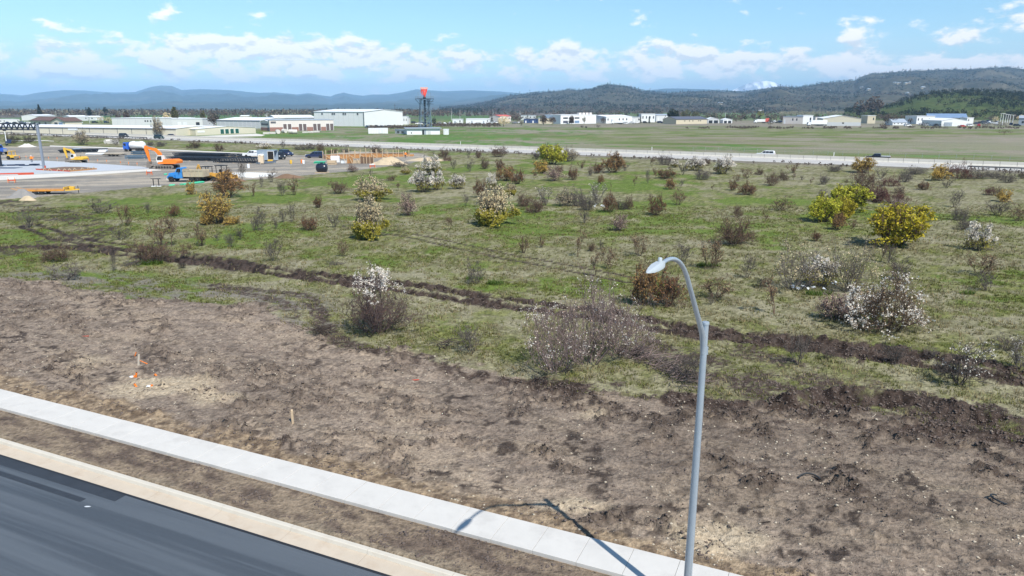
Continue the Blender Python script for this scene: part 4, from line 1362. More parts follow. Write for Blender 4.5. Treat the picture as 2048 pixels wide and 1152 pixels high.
def car(loc, rz, kind, paint, label, name='car', cat='car', group=None, detail=True, bed=None):
    L, W, Hh, low, gh, win = CAR[kind]
    o = empty(name, loc, rz, label, cat, group)
    X = lambda f: (f - .5) * L
    hw = W / 2
    m = MB().side([(X(a), z) for a, z in low], -hw, hw)
    body = m.build('body', paint, o, False)
    gz = [z for _, z in gh]
    c = MB().side([(X(a), z) for a, z in gh], -hw + .07, hw - .07, .17, min(gz) + .05)
    c.build('cabin', paint, o)
    zb, zt = min(gz) + .08, max(gz) - .14
    def xat(edge, z):           # slope of the front / rear pillar at height z
        pts = sorted(((zz, X(a)) for a, zz in (gh[:3] if edge == 'r' else gh[3:])), key=lambda q: q[0])
        return np.interp(z, [q[0] for q in pts], [q[1] for q in pts])
    for s in (-1, 1):
        for a, b in win:
            x0, x1 = X(a), X(b)
            yy0, yy1 = hw - .055, hw - .215
            q = MB()
            xb0, xt0 = max(x0, xat('r', zb) + .06), max(x0, xat('r', zt) + .06)
            xb1, xt1 = min(x1, xat('f', zb) - .06), min(x1, xat('f', zt) - .06)
            q.hexa([(xb0, s * (yy0 - .05), zb), (xb1, s * (yy0 - .05), zb), (xb1, s * (yy0 + .02), zb), (xb0, s * (yy0 + .02), zb),
                    (xt0, s * (yy1 - .05), zt), (xt1, s * (yy1 - .05), zt), (xt1, s * (yy1 + .02), zt), (xt0, s * (yy1 + .02), zt)])
            q.build('side_window', 'glass_dark', o)
    for e, nm in (('f', 'windscreen'), ('r', 'rear_window')):
        s = 1 if e == 'f' else -1
        zt2 = zt + .06
        xa, xb = xat(e, zb) + s * .012, xat(e, zt2) + s * .012
        MB().hexa([(xa - s * .05, -hw + .17, zb), (xa, -hw + .17, zb), (xa, hw - .17, zb), (xa - s * .05, hw - .17, zb),
                   (xb - s * .05, -hw + .27, zt2), (xb, -hw + .27, zt2), (xb, hw - .27, zt2), (xb - s * .05, hw - .27, zt2)]).build(nm, 'glass_dark', o)
    r = .34 if kind == 'sedan' else .39
    for fx in (.18, .80):
        for s in (-1, 1):
            wheel(o, X(fx), s * (hw - .09), r, .24, s)
    if detail:
        zl = low[3][1] - .32
        for s in (-1, 1):
            MB().box(X(.955), X(1) + .012, s * (hw - .30) - .17, s * (hw - .30) + .17, zl, zl + .16).build('headlight', 'light_clear', o)
            MB().box(X(0) - .012, X(.02), s * (hw - .16) - .11, s * (hw - .16) + .11, zl + .05, zl + .33).build('tail_light', 'light_red', o)
            MB().box(X(.66), X(.70), s * (hw + .09) - .08, s * (hw + .09) + .08, zl + .26, zl + .42).build('mirror', paint, o)
    if bed:
        m = MB().box(X(0) + .06, X(.38), -hw + .05, hw - .05, 1.20, 1.26)
        m.build('bed_cover', bed, o)
    return o

def on_hw(px, n, z=.02):
    """place on the highway: bearing from the photograph, lane offset n"""
    t = (px - 1024) / FPX / (math.cos(PITCH) + (576 - 290) / FPX * math.sin(PITCH))
    u = (t * (HW0[1] + HN[1] * n) - HN[0] * n - HW0[0]) / (HU[0] - t * HU[1])
    return hw_pt(u, n, z)

car(on_hw(1533, 4.2), HWA + math.pi, 'suv', 'car_white', 'white estate car on the far carriageway behind the median barrier', group='vehicles on the highway')
car(on_hw(1759, 4.2), HWA + math.pi, 'pickup', 'car_black', 'black pickup with white bed cover behind the median barrier', 'pickup_truck', 'pickup truck', 'vehicles on the highway', bed='car_white')
car(on_hw(320, -11.0), HWA, 'van', 'car_green', 'dark green-black minivan on the near carriageway by the slender pale tree', 'minivan', 'minivan', 'vehicles on the highway')
car(on_hw(250, -7.4), HWA, 'van', 'car_dark', 'dark minivan beside the guardrail, behind the water truck', 'minivan', 'minivan', 'vehicles on the highway')
car(on_hw(162, -7.4), HWA, 'sedan', 'car_grey', 'grey saloon car half hidden by the pale bank shrub', group='vehicles on the highway')
car(on_hw(343, 4.0), HWA + math.pi, 'sedan', 'car_navy', 'navy saloon car behind the barrier before the storage building', group='vehicles on the highway')

# ---------------- ground works
def prism(name, px, z0, z1, mt, kind=None, parent=None):
    P = [gp(*q) for q in px]
    n = len(P)
    m = MB().add([(p.x, p.y, z0) for p in P] + [(p.x, p.y, z1) for p in P], [tuple(range(n - 1, -1, -1)), tuple(range(n, 2 * n))] + [(i, (i + 1) % n, n + (i + 1) % n, n + i) for i in range(n)])
    o = m.build(name, mt, parent)
    if kind: tag(o, kind=kind)
    return o

prism('concrete_slab', [(-120, 321), (88, 322.5), (176, 327), (283, 334.5), (298, 337.5), (200, 343), (68, 348.5), (-120, 356)], -.2, .16, 'slab_concrete', 'structure')
prism('site_kerb', [(-120, 357.5), (68, 350.2), (200, 344.6), (300, 338.9), (322, 340.6), (150, 352), (0, 360.5), (-120, 366)], -.2, .12, 'kerb_pour', 'structure')
prism('concrete_apron', [(462, 346), (500, 345), (552, 347), (545, 352), (505, 356), (470, 354)], -.2, .06, 'sand_white', 'structure')
prism('site_kerb', [(100, 291.8), (200, 294.6), (300, 298.2), (430, 304), (500, 307), (500, 308.2), (430, 305.4), (300, 300), (200, 296.4), (100, 293.4)], -.2, .14, 'kerb_pour', 'structure')
prism('earth_patch', [(72, 340), (130, 335.3), (165, 335.6), (192, 338.5), (190, 340.5), (140, 343.6), (95, 343)], -.05, .22, 'earth_brown', 'structure')
prism('shoulder_path', [(20, 281.5), (75, 280), (108, 282), (108, 282.7), (75, 281.2), (20, 282.6)], -.05, .05, 'kerb_pour', 'structure')

def mound(name, x, y, w, h, mt, label, cat, depth=.6, seed=1, kind=None, rough=.16):
    c = gp(x, y); ww, hh = px_h(c, w), px_h(c, h)
    n, k = 26, 12
    V, F = [], []
    rng = random.Random(seed)
    for r in range(k + 1):
        f = r / k
        for i in range(n):
            a = 2 * math.pi * i / n
            e = 1 + .22 * (vnoise(np.array([math.cos(a) * 2 + seed * 5.]), np.array([math.sin(a) * 2 + 9.]), seed)[0] - .5) * 2
            xx, yy = math.cos(a) * f * ww / 2 * e, math.sin(a) * f * ww / 2 * depth * e
            z = hh * (.5 + .5 * math.cos(math.pi * min(1, f * 1.02))) ** .85 * (1 - rough + 2 * rough * vnoise(np.array([xx * 1.4 + 30]), np.array([yy * 1.4 + 30]), seed)[0]) + (rng.random() - .5) * hh * .05
            V.append((xx, yy, max(z, 0) if r < k else -.12))
    for r in range(k):
        for i in range(n):
            j = (i + 1) % n
            F.append((r * n + i, r * n + n + i, r * n + n + j, r * n + j))
    o = link(name, MB().add(V, F).mesh(mt, False, name))
    o.location = c + Vector((0, ww * depth * .35, 0))
    return tag(o, label, cat, kind=kind)

mound('gravel_pile', 36, 396, 70, 15, 'gravel_grey', 'grey gravel heap behind the flatbed trailer at the left edge', 'gravel pile', .6, 3)
mound('soil_pile', 52, 401, 34, 9, 'earth_pale', 'small pale soil heap at the grass edge beside the gravel heap', 'soil pile', .5, 4)
mound('sand_pile', 50, 294, 36, 6, 'sand_white', 'white sand heap on the green bank behind the steel column', 'sand pile', .5, 5)
mound('sand_pile', 776, 330, 80, 15, 'earth_pale', 'pale sandy soil heap in front of the orange formwork', 'soil pile', .55, 6)
mound('sand_pile', 850, 322, 96, 6, 'earth_pale', 'low long sandy bank at the right end of the formwork', 'soil pile', .4, 7)
mound('soil_pile', 575, 357, 70, 8, 'earth_brown', 'brown debris heap along the yard edge left of the black tank', 'soil pile', .35, 8)
mound('soil_pile', 470, 364, 60, 7, 'earth_brown', 'dark spoil heap behind the brown-orange bush', 'soil pile', .35, 9)

# ---------------- the first frame of the new building
def truss(parent, x0, x1, z0, z1, n, cw=.26, mt='steel_dark'):
    MB().box(x0, x1, -cw / 2, cw / 2, z1 - cw, z1).build('top_chord', mt, parent)
    MB().box(x0, x1, -cw / 2, cw / 2, z0, z0 + cw).build('bottom_chord', mt, parent)
    s = (x1 - x0) / n
    for i in range(n):
        a = x0 + i * s
        MB().bar((a + .1, 0, z1 - cw / 2), (a + s * .5, 0, z0 + cw / 2), .2).build('web_bar', mt, parent)
        MB().bar((a + s * .5, 0, z0 + cw / 2), (a + s - .1, 0, z1 - cw / 2), .2).build('web_bar', mt, parent)

def frame():
    c = gp(88, 336, .16)
    hh = px_h(c, 87)
    o = empty('steel_column', c, 0, 'tall grey steel column standing on the new concrete slab', 'column')
    MB().box(-.22, .22, -.22, .22, .03, hh, .03).build('shaft', 'column_grey', o)
    MB().box(-.34, .34, -.34, .34, 0, .03).build('base_plate', 'steel_grey', o)
    MB().box(.30, .52, -.25, -.05, 0, .55).build('anchor_cover', 'form_red', o)
    d = gp(2, 333, .16)
    o2 = empty('steel_column', d, 0, 'dark steel column at the left picture edge with a navy patch at its foot', 'column')
    MB().box(-.26, .26, -.22, .22, .03, hh * .98, .03).build('shaft', 'steel_dark', o2)
    MB().box(-.36, .36, -.36, .36, 0, .03).build('base_plate', 'steel_grey', o2)
    t = empty('roof_truss', (c.x - .26, c.y, .16), math.pi - math.atan2(d.y - c.y, d.x - c.x) * 0, 'black steel roof truss spanning left from the grey column', 'truss')
    t.rotation_euler = (0, 0, math.atan2(d.y - c.y, d.x - c.x))
    truss(t, 0, 13.5, hh - 1.55, hh, 8)
    for i in range(3):
        MB().box(-1.1 + i * .0, 0, -.12, .12, hh - .25 - i * .45, hh - .12 - i * .45).build('seat_plate', 'steel_dark', t)
        break
    p = gp(33, 331, .17)
    o = empty('sheet', p, R(4), 'low dark navy pieces spread on the slab', 'plastic sheet')  # low navy blocks lying on the slab
    rng = random.Random(3)
    for i in range(6):
        x = -4.5 + i * 1.7 + rng.uniform(-.3, .3); y = rng.uniform(-.9, .9)
        w, d2, h = rng.uniform(1.2, 2.2), rng.uniform(.8, 1.8), rng.uniform(.06, .35)
        MB().chbox(x - w / 2, x + w / 2, y - d2 / 2, y + d2 / 2, 0, h, .03).build('navy_piece', 'navy_dark', o)
    q = gp(16, 336, .165)
    MB().chbox(-3.2, 2.4, -1.3, 1.5, 0, .03, .008).build('navy_patch', 'navy_dark')  # thin flat navy rectangle over the slab
    z = bpy.data.objects['navy_patch']; z.location = q
    tag(z, 'flat navy patch at the foot of the dark left column', 'plastic sheet')
frame()

ORD = ('first', 'second', 'third', 'fourth', 'fifth', 'sixth', 'seventh', 'eighth', 'ninth', 'tenth', 'eleventh', 'twelfth', 'thirteenth')
def stakes():
    # lath stakes with orange tips along the far edge of the slab
    pts = [(40, 320), (68, 320.5), (98, 321.5), (115, 322.5), (137, 324), (143, 325), (178, 326), (196, 327), (214, 328), (242, 331), (258, 333), (275, 334), (53, 319)]
    me = MB().box(-.035, .035, -.02, .02, -.1, .95).fix().mesh('wood_pale', name='stake')
    mt = MB().box(-.06, .06, -.05, .05, .62, 1.0).fix().mesh('orange_mark', name='tip')
    for i, (x, y) in enumerate(pts):
        p = gp(x, y)
        o = empty('survey_stake', p, .3 * i, 'wooden survey stake with orange tip on the far slab edge, %s from the left' % ORD[sorted(q[0] for q in pts).index(x)], 'stake', 'stakes along the slab')
        link('stake', me, o); link('tip', mt, o)
    # red-brown forms with white braces around the earth patch
    for i, (x, y) in enumerate([(100, 343.6), (118, 344), (130, 344.3), (140, 344), (150, 343), (165, 342), (178, 341), (188, 340.5), (90, 343)]):
        p = gp(x, y)
        o = empty('form_brace', p, R(25) + .1 * i, 'small pale timber brace at the earth patch, %s from the left' % ORD[sorted((100, 118, 130, 140, 150, 165, 178, 188, 90)).index(x)], 'brace', 'braces around the earth patch')
        MB().bar((-.5, 0, .05), (0, 0, .75), .09).build('leg', 'wood_pale', o)
        MB().bar((.5, 0, .05), (0, 0, .75), .09).build('leg', 'wood_pale', o)
    for k, (a, b) in enumerate((((72, 341), (140, 345)), ((140, 345), (194, 340.3)), ((-60, 352), (68, 349)))):
        p, q = gp(*a), gp(*b)
        o = tag(link('form_board', MB().bar((0, 0, .22), tuple(q - p + Vector((0, 0, .22))), .06, .42).fix().mesh('form_red' if k != 1 else 'wood_form', name='form_board')),
                ('red form board along the left side of the earth patch', 'orange form board along the right side of the earth patch', 'long red form board along the slab front edge')[k], 'form board')
        o.location = p
stakes()

# ---------------- excavators
def excavator(loc, rz, sc, paint, cabm, label):
    o = empty('excavator', loc, rz, label, 'excavator')
    o.scale = (sc, sc, sc)
    for s in (-1, 1):
        y0, y1 = s * 1.25 - .28, s * 1.25 + .28
        prof = [(-1.75, 0), (1.75, 0), (2.05, .16), (2.15, .45), (2.0, .74), (1.7, .86), (-1.7, .86), (-2.0, .74), (-2.15, .45), (-2.05, .16)]
        t = MB().side(prof, y0, y1).build('track', 'track_steel', o)
        m = MB()
        for x in (-1.6, -.95, -.3, .35, 1.0, 1.6):
            m.lathe([(.24, -.32), (.24, .32)], 'y', (x, s * 1.25, .42), 12)
        m.build('roller', 'machine_black', t)
    MB().box(-1.0, 1.0, -.95, .95, .55, .95).build('undercarriage', 'machine_black', o)
    MB().lathe([(.75, .95), (.75, 1.12)], n=18).build('slew_ring', 'machine_black', o)
    # house: engine hood behind, counterweight rounded
    MB().side([(-2.6, 1.15), (1.35, 1.12), (1.35, 1.5), (.2, 1.62), (.1, 2.1), (-2.3, 2.15), (-2.75, 1.95), (-2.8, 1.4)], -1.3, 1.3, .06, 1.9).build('engine_house', paint, o)
    MB().side([(-3.0, 1.25), (-2.35, 1.13), (-2.35, 2.02), (-2.9, 1.95), (-3.08, 1.7)], -1.28, 1.28, .08, 1.85).build('counterweight', paint, o)
    MB().box(-2.2, -1.0, -1.315, -1.302, 1.45, 1.8).build('side_panel', 'machine_white', o)
    MB().tube((-1.7, .6, 2.1), (-1.7, .6, 2.55), .07, n=8).build('exhaust', 'machine_black', o)
    # cab on the left of the boom
    c = MB().side([(.15, 1.5), (1.55, 1.42), (1.65, 2.2), (1.35, 2.95), (.2, 2.98), (.1, 2.2)], .32, 1.28, .05, 2.6).build('cab', cabm, o)
    MB().side([(.35, 1.95), (1.42, 1.95), (1.45, 2.25), (1.22, 2.80), (.35, 2.82)], 1.262, 1.30, 0).build('cab_window', 'glass_dark', c)
    MB().side([(.35, 1.95), (1.42, 1.95), (1.45, 2.25), (1.22, 2.80), (.35, 2.82)], .30, .335, 0).build('cab_window', 'glass_dark', c)
    MB().hexa([(1.57, .42, 1.75), (1.60, .42, 1.75), (1.60, 1.18, 1.75), (1.57, 1.18, 1.75), (1.37, .46, 2.85), (1.41, .46, 2.85), (1.41, 1.14, 2.85), (1.37, 1.14, 2.85)]).build('front_window', 'glass_dark', c)
    # boom, arm, bucket
    B = [(.75, 1.35), (1.05, 1.25), (1.75, 2.9), (2.6, 3.85), (4.35, 4.35), (4.55, 4.62), (4.3, 4.75), (2.35, 4.45), (1.25, 3.45)]
    MB().side(B, -.42, -.02).build('boom', paint, o)
    A = [(4.2, 4.85), (4.75, 5.05), (5.0, 4.75), (5.05, 4.2), (4.25, 1.55), (3.95, 1.55), (4.25, 4.3)]
    MB().side(A, -.38, -.08).build('arm', paint, o)
    K = [(3.55, .55), (3.9, .15), (4.55, .1), (4.75, .45), (4.65, 1.35), (4.35, 1.65), (3.95, 1.55), (3.95, .95)]
    b = MB().side(K, -.75, .30).build('bucket', 'track_steel', o)
    m = MB()
    for i in range(5):
        y = -.70 + i * .24
        m.hexa([(3.5, y, .48), (3.62, y, .42), (3.62, y + .1, .42), (3.5, y + .1, .48), (3.25, y + .03, .42), (3.3, y + .03, .40), (3.3, y + .07, .40), (3.25, y + .07, .42)])
    m.build('teeth', 'machine_black', b)
    for p, q, r in (((1.5, -.52, 1.5), (2.35, -.52, 3.6), .10), ((1.5, .08, 1.5), (2.35, .08, 3.6), .10), ((2.6, -.22, 4.55), (4.45, -.22, 5.0), .09), ((4.85, -.22, 4.3), (4.55, -.22, 2.2), .08)):
        MB().tube(p, q, r, r * .7, 10).build('hydraulic_ram', 'rail' if r > .085 else 'machine_black', o, True)
    return o

_e = gp(331, 338)
excavator((_e.x, _e.y + 1.0, 0), math.pi - R(6), 1.02, 'machine_orange', 'machine_white', 'orange excavator with its bucket lowered, facing left beside the slab end')
_e = gp(152, 326.5)
excavator((_e.x, _e.y + 1.0, 0), math.pi - R(10), .76, 'machine_yellow', 'machine_white', 'small yellow excavator behind the concrete slab')

# ---------------- trucks
def dump_truck():
    p = gp(372, 364.5)
    o = empty('dump_truck', (p.x, p.y + 1.1, 0), math.pi - R(4), 'blue-cabbed dump truck with tan tipper body parked on the yard', 'dump truck')
    MB().box(-3.4, 3.2, -.45, .45, .62, .85).build('chassis', 'machine_black', o)
    MB().side([(1.75, .75), (3.35, .72), (3.45, 1.1), (3.35, 1.62), (1.75, 1.85)], -.72, .72, .16, 1.3).build('hood', 'cab_blue', o)
    for s in (-1, 1):
        MB().side([(1.95, .85), (2.1, 1.28), (2.55, 1.45), (3.05, 1.40), (3.45, 1.0), (3.5, .75), (3.3, .75), (3.15, 1.05), (2.3, 1.05), (2.12, .75)], s * .95 - .22, s * .95 + .22).build('fender', 'cab_blue', o)
        MB().box(3.38, 3.47, s * .62 - .12, s * .62 + .12, 1.05, 1.28).build('headlight', 'light_clear', o)
    c = MB().side([(.55, .72), (1.85, .72), (1.85, 1.85), (1.5, 2.62), (.75, 2.68), (.55, 2.5)], -1.08, 1.08, .12, 1.9).build('cab', 'cab_blue', o)
    for s in (-1, 1):
        MB().side([(.85, 1.85), (1.68, 1.85), (1.42, 2.48), (.85, 2.5)], s * 1.015 - .03, s * 1.015 + .03).build('side_window', 'glass_dark', c)
        MB().tube((1.0, s * 1.12, 1.6), (1.0, s * 1.30, 2.0), .02, n=6).box(.95, 1.05, s * 1.3 - .08, s * 1.3 + .08, 1.8, 2.3).build('mirror', 'machine_black', c)
    MB().hexa([(1.83, -.88, 1.92), (1.87, -.88, 1.92), (1.87, .88, 1.92), (1.83, .88, 1.92), (1.53, -.8, 2.55), (1.57, -.8, 2.55), (1.57, .8, 2.55), (1.53, .8, 2.55)]).build('windscreen', 'glass_dark', c)
    MB().box(3.42, 3.5, -.4, .4, .8, 1.45).build('grille', 'machine_black', o)
    MB().box(3.4, 3.62, -1.1, 1.1, .45, .68).build('bumper', 'machine_white', o)
    b = MB()
    b.box(-3.6, .35, -1.2, 1.2, 1.0, 1.12); b.box(-3.6, .35, -1.2, -1.1, 1.12, 2.15); b.box(-3.6, .35, 1.1, 1.2, 1.12, 2.15); b.box(.25, .35, -1.1, 1.1, 1.12, 2.45); b.box(-3.6, -3.5, -1.1, 1.1, 1.12, 2.05)
    bd = b.build('tipper_body', 'tipper_tan', o)
    for s in (-1, 1):
        for i in range(6):
            x = -3.5 + i * .74
            MB().box(x - .06, x + .06, s * 1.24 - .045, s * 1.24 + .045, 1.0, 2.16).build('rib', 'tipper_tan', bd)
        MB().box(-3.62, .37, s * 1.23 - .05, s * 1.23 + .05, 2.13, 2.25).build('rail', 'tipper_tan', bd)
    MB().box(1.0, 1.7, -1.15, -.6, .55, .95).build('fuel_tank', 'rim', o)
    for x in (2.72, -1.2, -2.4):
        for s in (-1, 1):
            wheel(o, x, s * .98, .50, .34 if x > 0 else .55, s)
dump_truck()

def water_truck():
    p = gp(272, 303)
    o = empty('water_truck', (p.x, p.y, 0), math.pi - R(10), 'blue water truck with a white cylindrical tank at the back of the yard', 'water truck')
    MB().box(-3.2, 3.3, -.45, .45, .65, .9).build('chassis', 'machine_black', o)
    c = MB().side([(1.9, .7), (3.5, .7), (3.55, 1.6), (3.4, 2.85), (1.9, 2.9)], -1.15, 1.15, .08, 1.9).build('cab', 'tanker_blue', o)
    for s in (-1, 1):
        MB().side([(2.5, 1.75), (3.38, 1.75), (3.3, 2.55), (2.5, 2.55)], s * 1.10 - .03, s * 1.10 + .03).build('side_window', 'glass_dark', c)
    MB().hexa([(3.50, -.95, 1.75), (3.56, -.95, 1.75), (3.56, .95, 1.75), (3.50, .95, 1.75), (3.39, -.9, 2.65), (3.45, -.9, 2.65), (3.45, .9, 2.65), (3.39, .9, 2.65)]).build('windscreen', 'glass_dark', c)
    MB().lathe([(.5, -3.2), (1.0, -3.05), (1.1, -2.9), (1.1, 1.35), (1.0, 1.5), (.5, 1.62)], 'x', (0, 0, 2.0), 20).build('tank', 'car_white', o, True)
    MB().box(-2.6, -2.0, -.3, .3, 3.05, 3.25).box(.2, .8, -.3, .3, 3.05, 3.25).build('hatch', 'machine_white', o)
    for x in (2.7, -1.2, -2.4):
        for s in (-1, 1):
            wheel(o, x, s * .95, .5, .4, s)
water_truck()

def flatbed():
    p = gp(88, 389)
    o = empty('flatbed_trailer', (p.x, p.y + .9, 0), R(7), 'long yellow-orange flatbed equipment trailer with tilted tail beside the gravel heap', 'trailer')
    MB().box(-3.9, 3.1, -1.15, 1.15, .72, .78).build('deck_frame', 'trailer_orange', o)
    for i in range(10):
        MB().box(-3.85 + i * .69, -3.85 + i * .69 + .66, -1.12, 1.12, .783, .84).build('deck_board', 'deck_wood', o)
    for s in (-1, 1):
        MB().box(-3.95, 3.15, s * 1.18 - .05, s * 1.18 + .05, .55, .82).build('side_rail', 'trailer_orange', o)
        MB().hexa([(-4.9, s * .75 - .35, .98), (-3.96, s * .75 - .35, .70), (-3.96, s * .75 + .35, .70), (-4.9, s * .75 + .35, .98), (-4.9, s * .75 - .35, 1.06), (-3.96, s * .75 - .35, .80), (-3.96, s * .75 + .35, .80), (-4.9, s * .75 + .35, 1.06)]).build('ramp', 'deck_wood', o)
        MB().bar((3.1, s * .8, .62), (4.9, 0, .66), .12, .18).build('drawbar', 'machine_yellow', o)
    MB().box(3.0, 3.15, -1.1, 1.1, .8, 1.15).build('headboard', 'machine_yellow', o)
    MB().chbox(3.5, 4.2, -.3, .3, .75, 1.15, .03).build('tool_box', 'machine_yellow', o)
    MB().tube((4.65, .2, .1), (4.65, .2, 1.25), .05, n=8).build('jack', 'machine_black', o)
    for x in (-1.35, -.35):
        for s in (-1, 1):
            wheel(o, x, s * 1.02, .40, .30, s)
        MB().tube((x, -.9, .4), (x, .9, .4), .06, n=8).build('axle', 'machine_black', o)
flatbed()

def backhoe(loc, rz, label, boom):
    o = empty('backhoe_loader', loc, rz, label, 'backhoe')
    MB().side([(-.6, .75), (2.0, .7), (2.15, 1.35), (.6, 1.55), (-.6, 1.3)], -.48, .48, .06, 1.2).build('body', 'machine_gold', o)
    c = MB()
    for x in (-.55, .65):
        for s in (-1, 1):
            c.bar((x, s * .72, 1.1), (x + (.06 if x > 0 else -.06), s * .68, 2.62), .09)
    c.build('canopy_post', 'machine_black', o)
    MB().chbox(-.85, .95, -.85, .85, 2.62, 2.74, .03).build('canopy_roof', 'machine_black', o)
    MB().chbox(-.25, .25, -.28, .28, 1.3, 1.45, .03).chbox(-.32, -.2, -.28, .28, 1.45, 1.95, .03).build('seat', 'machine_black', o)
    for s in (-1, 1):
        wheel(o, -.35, s * .85, .68, .45, s)
        wheel(o, 1.7, s * .80, .45, .32, s)
        MB().bar((.6, s * .62, 1.35), (2.9, s * .62, .55), .12, .22).build('loader_arm', 'machine_gold', o)
    MB().side([(2.75, .12), (3.45, .08), (3.5, .16), (2.95, .30), (2.85, .95), (2.72, .95)], -1.05, 1.05).build('loader_bucket', 'machine_gold', o)
    if boom:
        MB().bar((-1.0, 0, .9), (-1.55, 0, 3.0), .22, .34, (0, 1, 0)).build('boom', 'machine_gold', o)
        MB().bar((-1.55, 0, 3.05), (-2.15, 0, 1.7), .2, .3, (0, 1, 0)).build('dipper', 'machine_gold', o)
        MB().side([(-2.5, 1.9), (-2.45, 1.2), (-2.0, 1.0), (-1.85, 1.5), (-2.05, 1.9)], -.35, .35).build('rear_bucket', 'machine_black', o)
        MB().bar((-.6, 0, .8), (-1.1, 0, .95), .6, .5).build('swing_post', 'machine_gold', o)
_e = gp(409, 363)
backhoe((_e.x, _e.y + 1.5, 0), R(-8), 'yellow backhoe with raised digging arm behind the dump truck', True)
_e = gp(436, 361)
backhoe((_e.x, _e.y + 2, 0), R(-20), 'yellow loader with dark canopy behind the brown-orange bush', False)

def left_machines():
    p = gp(-2, 309)
    o = empty('tractor_truck', (p.x, p.y, 0), R(-12), 'blue truck cab at the left picture edge behind the dark column', 'truck')
    MB().box(-3.0, 2.0, -.45, .45, .6, .9).build('chassis', 'machine_black', o)
    MB().side([(.6, .8), (2.3, .8), (2.4, 1.3), (2.2, 1.75), (.6, 1.95)], -.85, .85, .12, 1.3).build('hood', 'truck_blue', o)
    c = MB().side([(-1.2, .8), (.7, .8), (.7, 1.95), (.45, 2.8), (-1.2, 2.95)], -1.15, 1.15, .1, 2.0).build('cab', 'truck_blue', o)
    MB().box(2.36, 2.44, -.55, .55, .85, 1.6).build('grille', 'rim', o)
    MB().hexa([(.66, -.95, 2.0), (.73, -.95, 2.0), (.73, .95, 2.0), (.66, .95, 2.0), (.44, -.9, 2.7), (.50, -.9, 2.7), (.50, .9, 2.7), (.44, .9, 2.7)]).build('windscreen', 'glass_dark', c)
    for s in (-1, 1):
        MB().side([(-.4, 1.95), (.5, 1.95), (.32, 2.6), (-.4, 2.65)], s * 1.085 - .03, s * 1.085 + .03).build('side_window', 'glass_dark', c)
        for x in (1.7, -2.0):
            wheel(o, x, s * .95, .5, .38, s)
        MB().tube((-1.35, s * .9, .9), (-1.35, s * .9, 3.4), .07, n=8).build('exhaust_stack', 'rim', o)
    p = gp(27, 319)
    o = empty('compactor', (p.x, p.y, 0), R(-8), 'yellow open-frame site machine between the blue truck and the worker', 'loader')
    MB().side([(-1.3, .5), (1.3, .5), (1.35, 1.0), (.3, 1.15), (-1.3, 1.25)], -.6, .6, .05, 1.0).build('body', 'machine_yellow', o)
    m = MB()
    for x in (-.9, .35):
        for s in (-1, 1):
            m.bar((x, s * .55, 1.1), (x, s * .55, 2.15), .09)
    m.build('canopy_post', 'machine_yellow', o)
    MB().chbox(-1.1, .55, -.68, .68, 2.15, 2.27, .03).build('canopy_roof', 'machine_yellow', o)
    MB().lathe([(.3, -.7), (.48, -.68), (.48, .68), (.3, .7)], 'y', (1.25, 0, .48), 16).build('drum', 'track_steel', o, True)
    for s in (-1, 1):
        wheel(o, -.85, s * .62, .5, .35, s)
left_machines()

# ---------------- steel laid out in the yard
def joist_bundle(a, b, rows, tall, label, mt='steel_dark', gap=.55):
    p, q = gp(*a), gp(*b)
    d = q - p
    L = d.length
    o = empty('steel_joists', p, math.atan2(d.y, d.x), label, 'steel joists')
    n = max(4, int(L / 1.3))
    s = L / n
    m = MB()
    m.box(0, L, -.06, .06, tall - .14, tall); m.box(.5, L - .5, -.06, .06, .12, .26)
    for i in range(n):
        m.bar((i * s + .1, 0, tall - .07), (i * s + s * .5, 0, .2), .10)
        m.bar((i * s + s * .5, 0, .2), ((i + 1) * s - .1, 0, tall - .07), .10)
    me = m.fix().mesh(mt, name='joist')
    for r in range(rows):
        c = link('joist', me, o); c.location = (r * .12, r * gap, 0)
    for x in (L * .15, L * .5, L * .85):
        MB().box(x - .1, x + .1, -.3, rows * gap, -.02, .118).build('dunnage', 'wood_pale', o)

joist_bundle((423, 325.5), (512, 327), 5, 1.35, 'open black steel joists lying in front, left of the beige toilet', gap=.6)
joist_bundle((333, 321), (428, 322.5), 8, 1.0, 'front stack of black steel joists behind the orange excavator', gap=.35)
joist_bundle((345, 312.5), (440, 314.5), 10, 1.0, 'rear stack of black steel joists behind the orange excavator', gap=.35)
joist_bundle((116, 306.5), (212, 303.5), 10, .95, 'long black joist stack behind the small yellow excavator', gap=.35)
joist_bundle((452, 313.5), (496, 314.5), 4, .9, 'short black joist stack behind the open joists', gap=.4)

def beams(a, b, n, label, mt='steel_blue', lay=2):
    p, q = gp(*a), gp(*b)
    d = q - p; L = d.length
    o = empty('steel_beams', p, math.atan2(d.y, d.x), label, 'steel beams')
    me = MB().box(0, L, -.12, .12, 0, .03).box(0, L, -.015, .015, .03, .31).box(0, L, -.12, .12, .31, .34).fix().mesh(mt, name='beam')
    for k in range(lay):
        for i in range(n):
            c = link('beam', me, o); c.location = ((i * 7 % 5) * .1, i * .34, .12 + k * .46)
        for x in (.6, L - .6):
            MB().box(x - .08, x + .08, -.2, n * .34, k * .46, k * .46 + .118).build('dunnage', 'wood_pale', o)
beams((250, 318), (294, 317.5), 5, 'blue-grey steel beams stacked behind the orange excavator bucket', 'steel_blue', 2)
beams((262, 308.5), (290, 309), 4, 'teal-grey steel beams under the water truck', 'steel_blue', 2)
beams((516, 328.5), (552, 326), 4, 'pale grey steel beams lying between the toilet and the grey box trailer', 'steel_grey', 1)

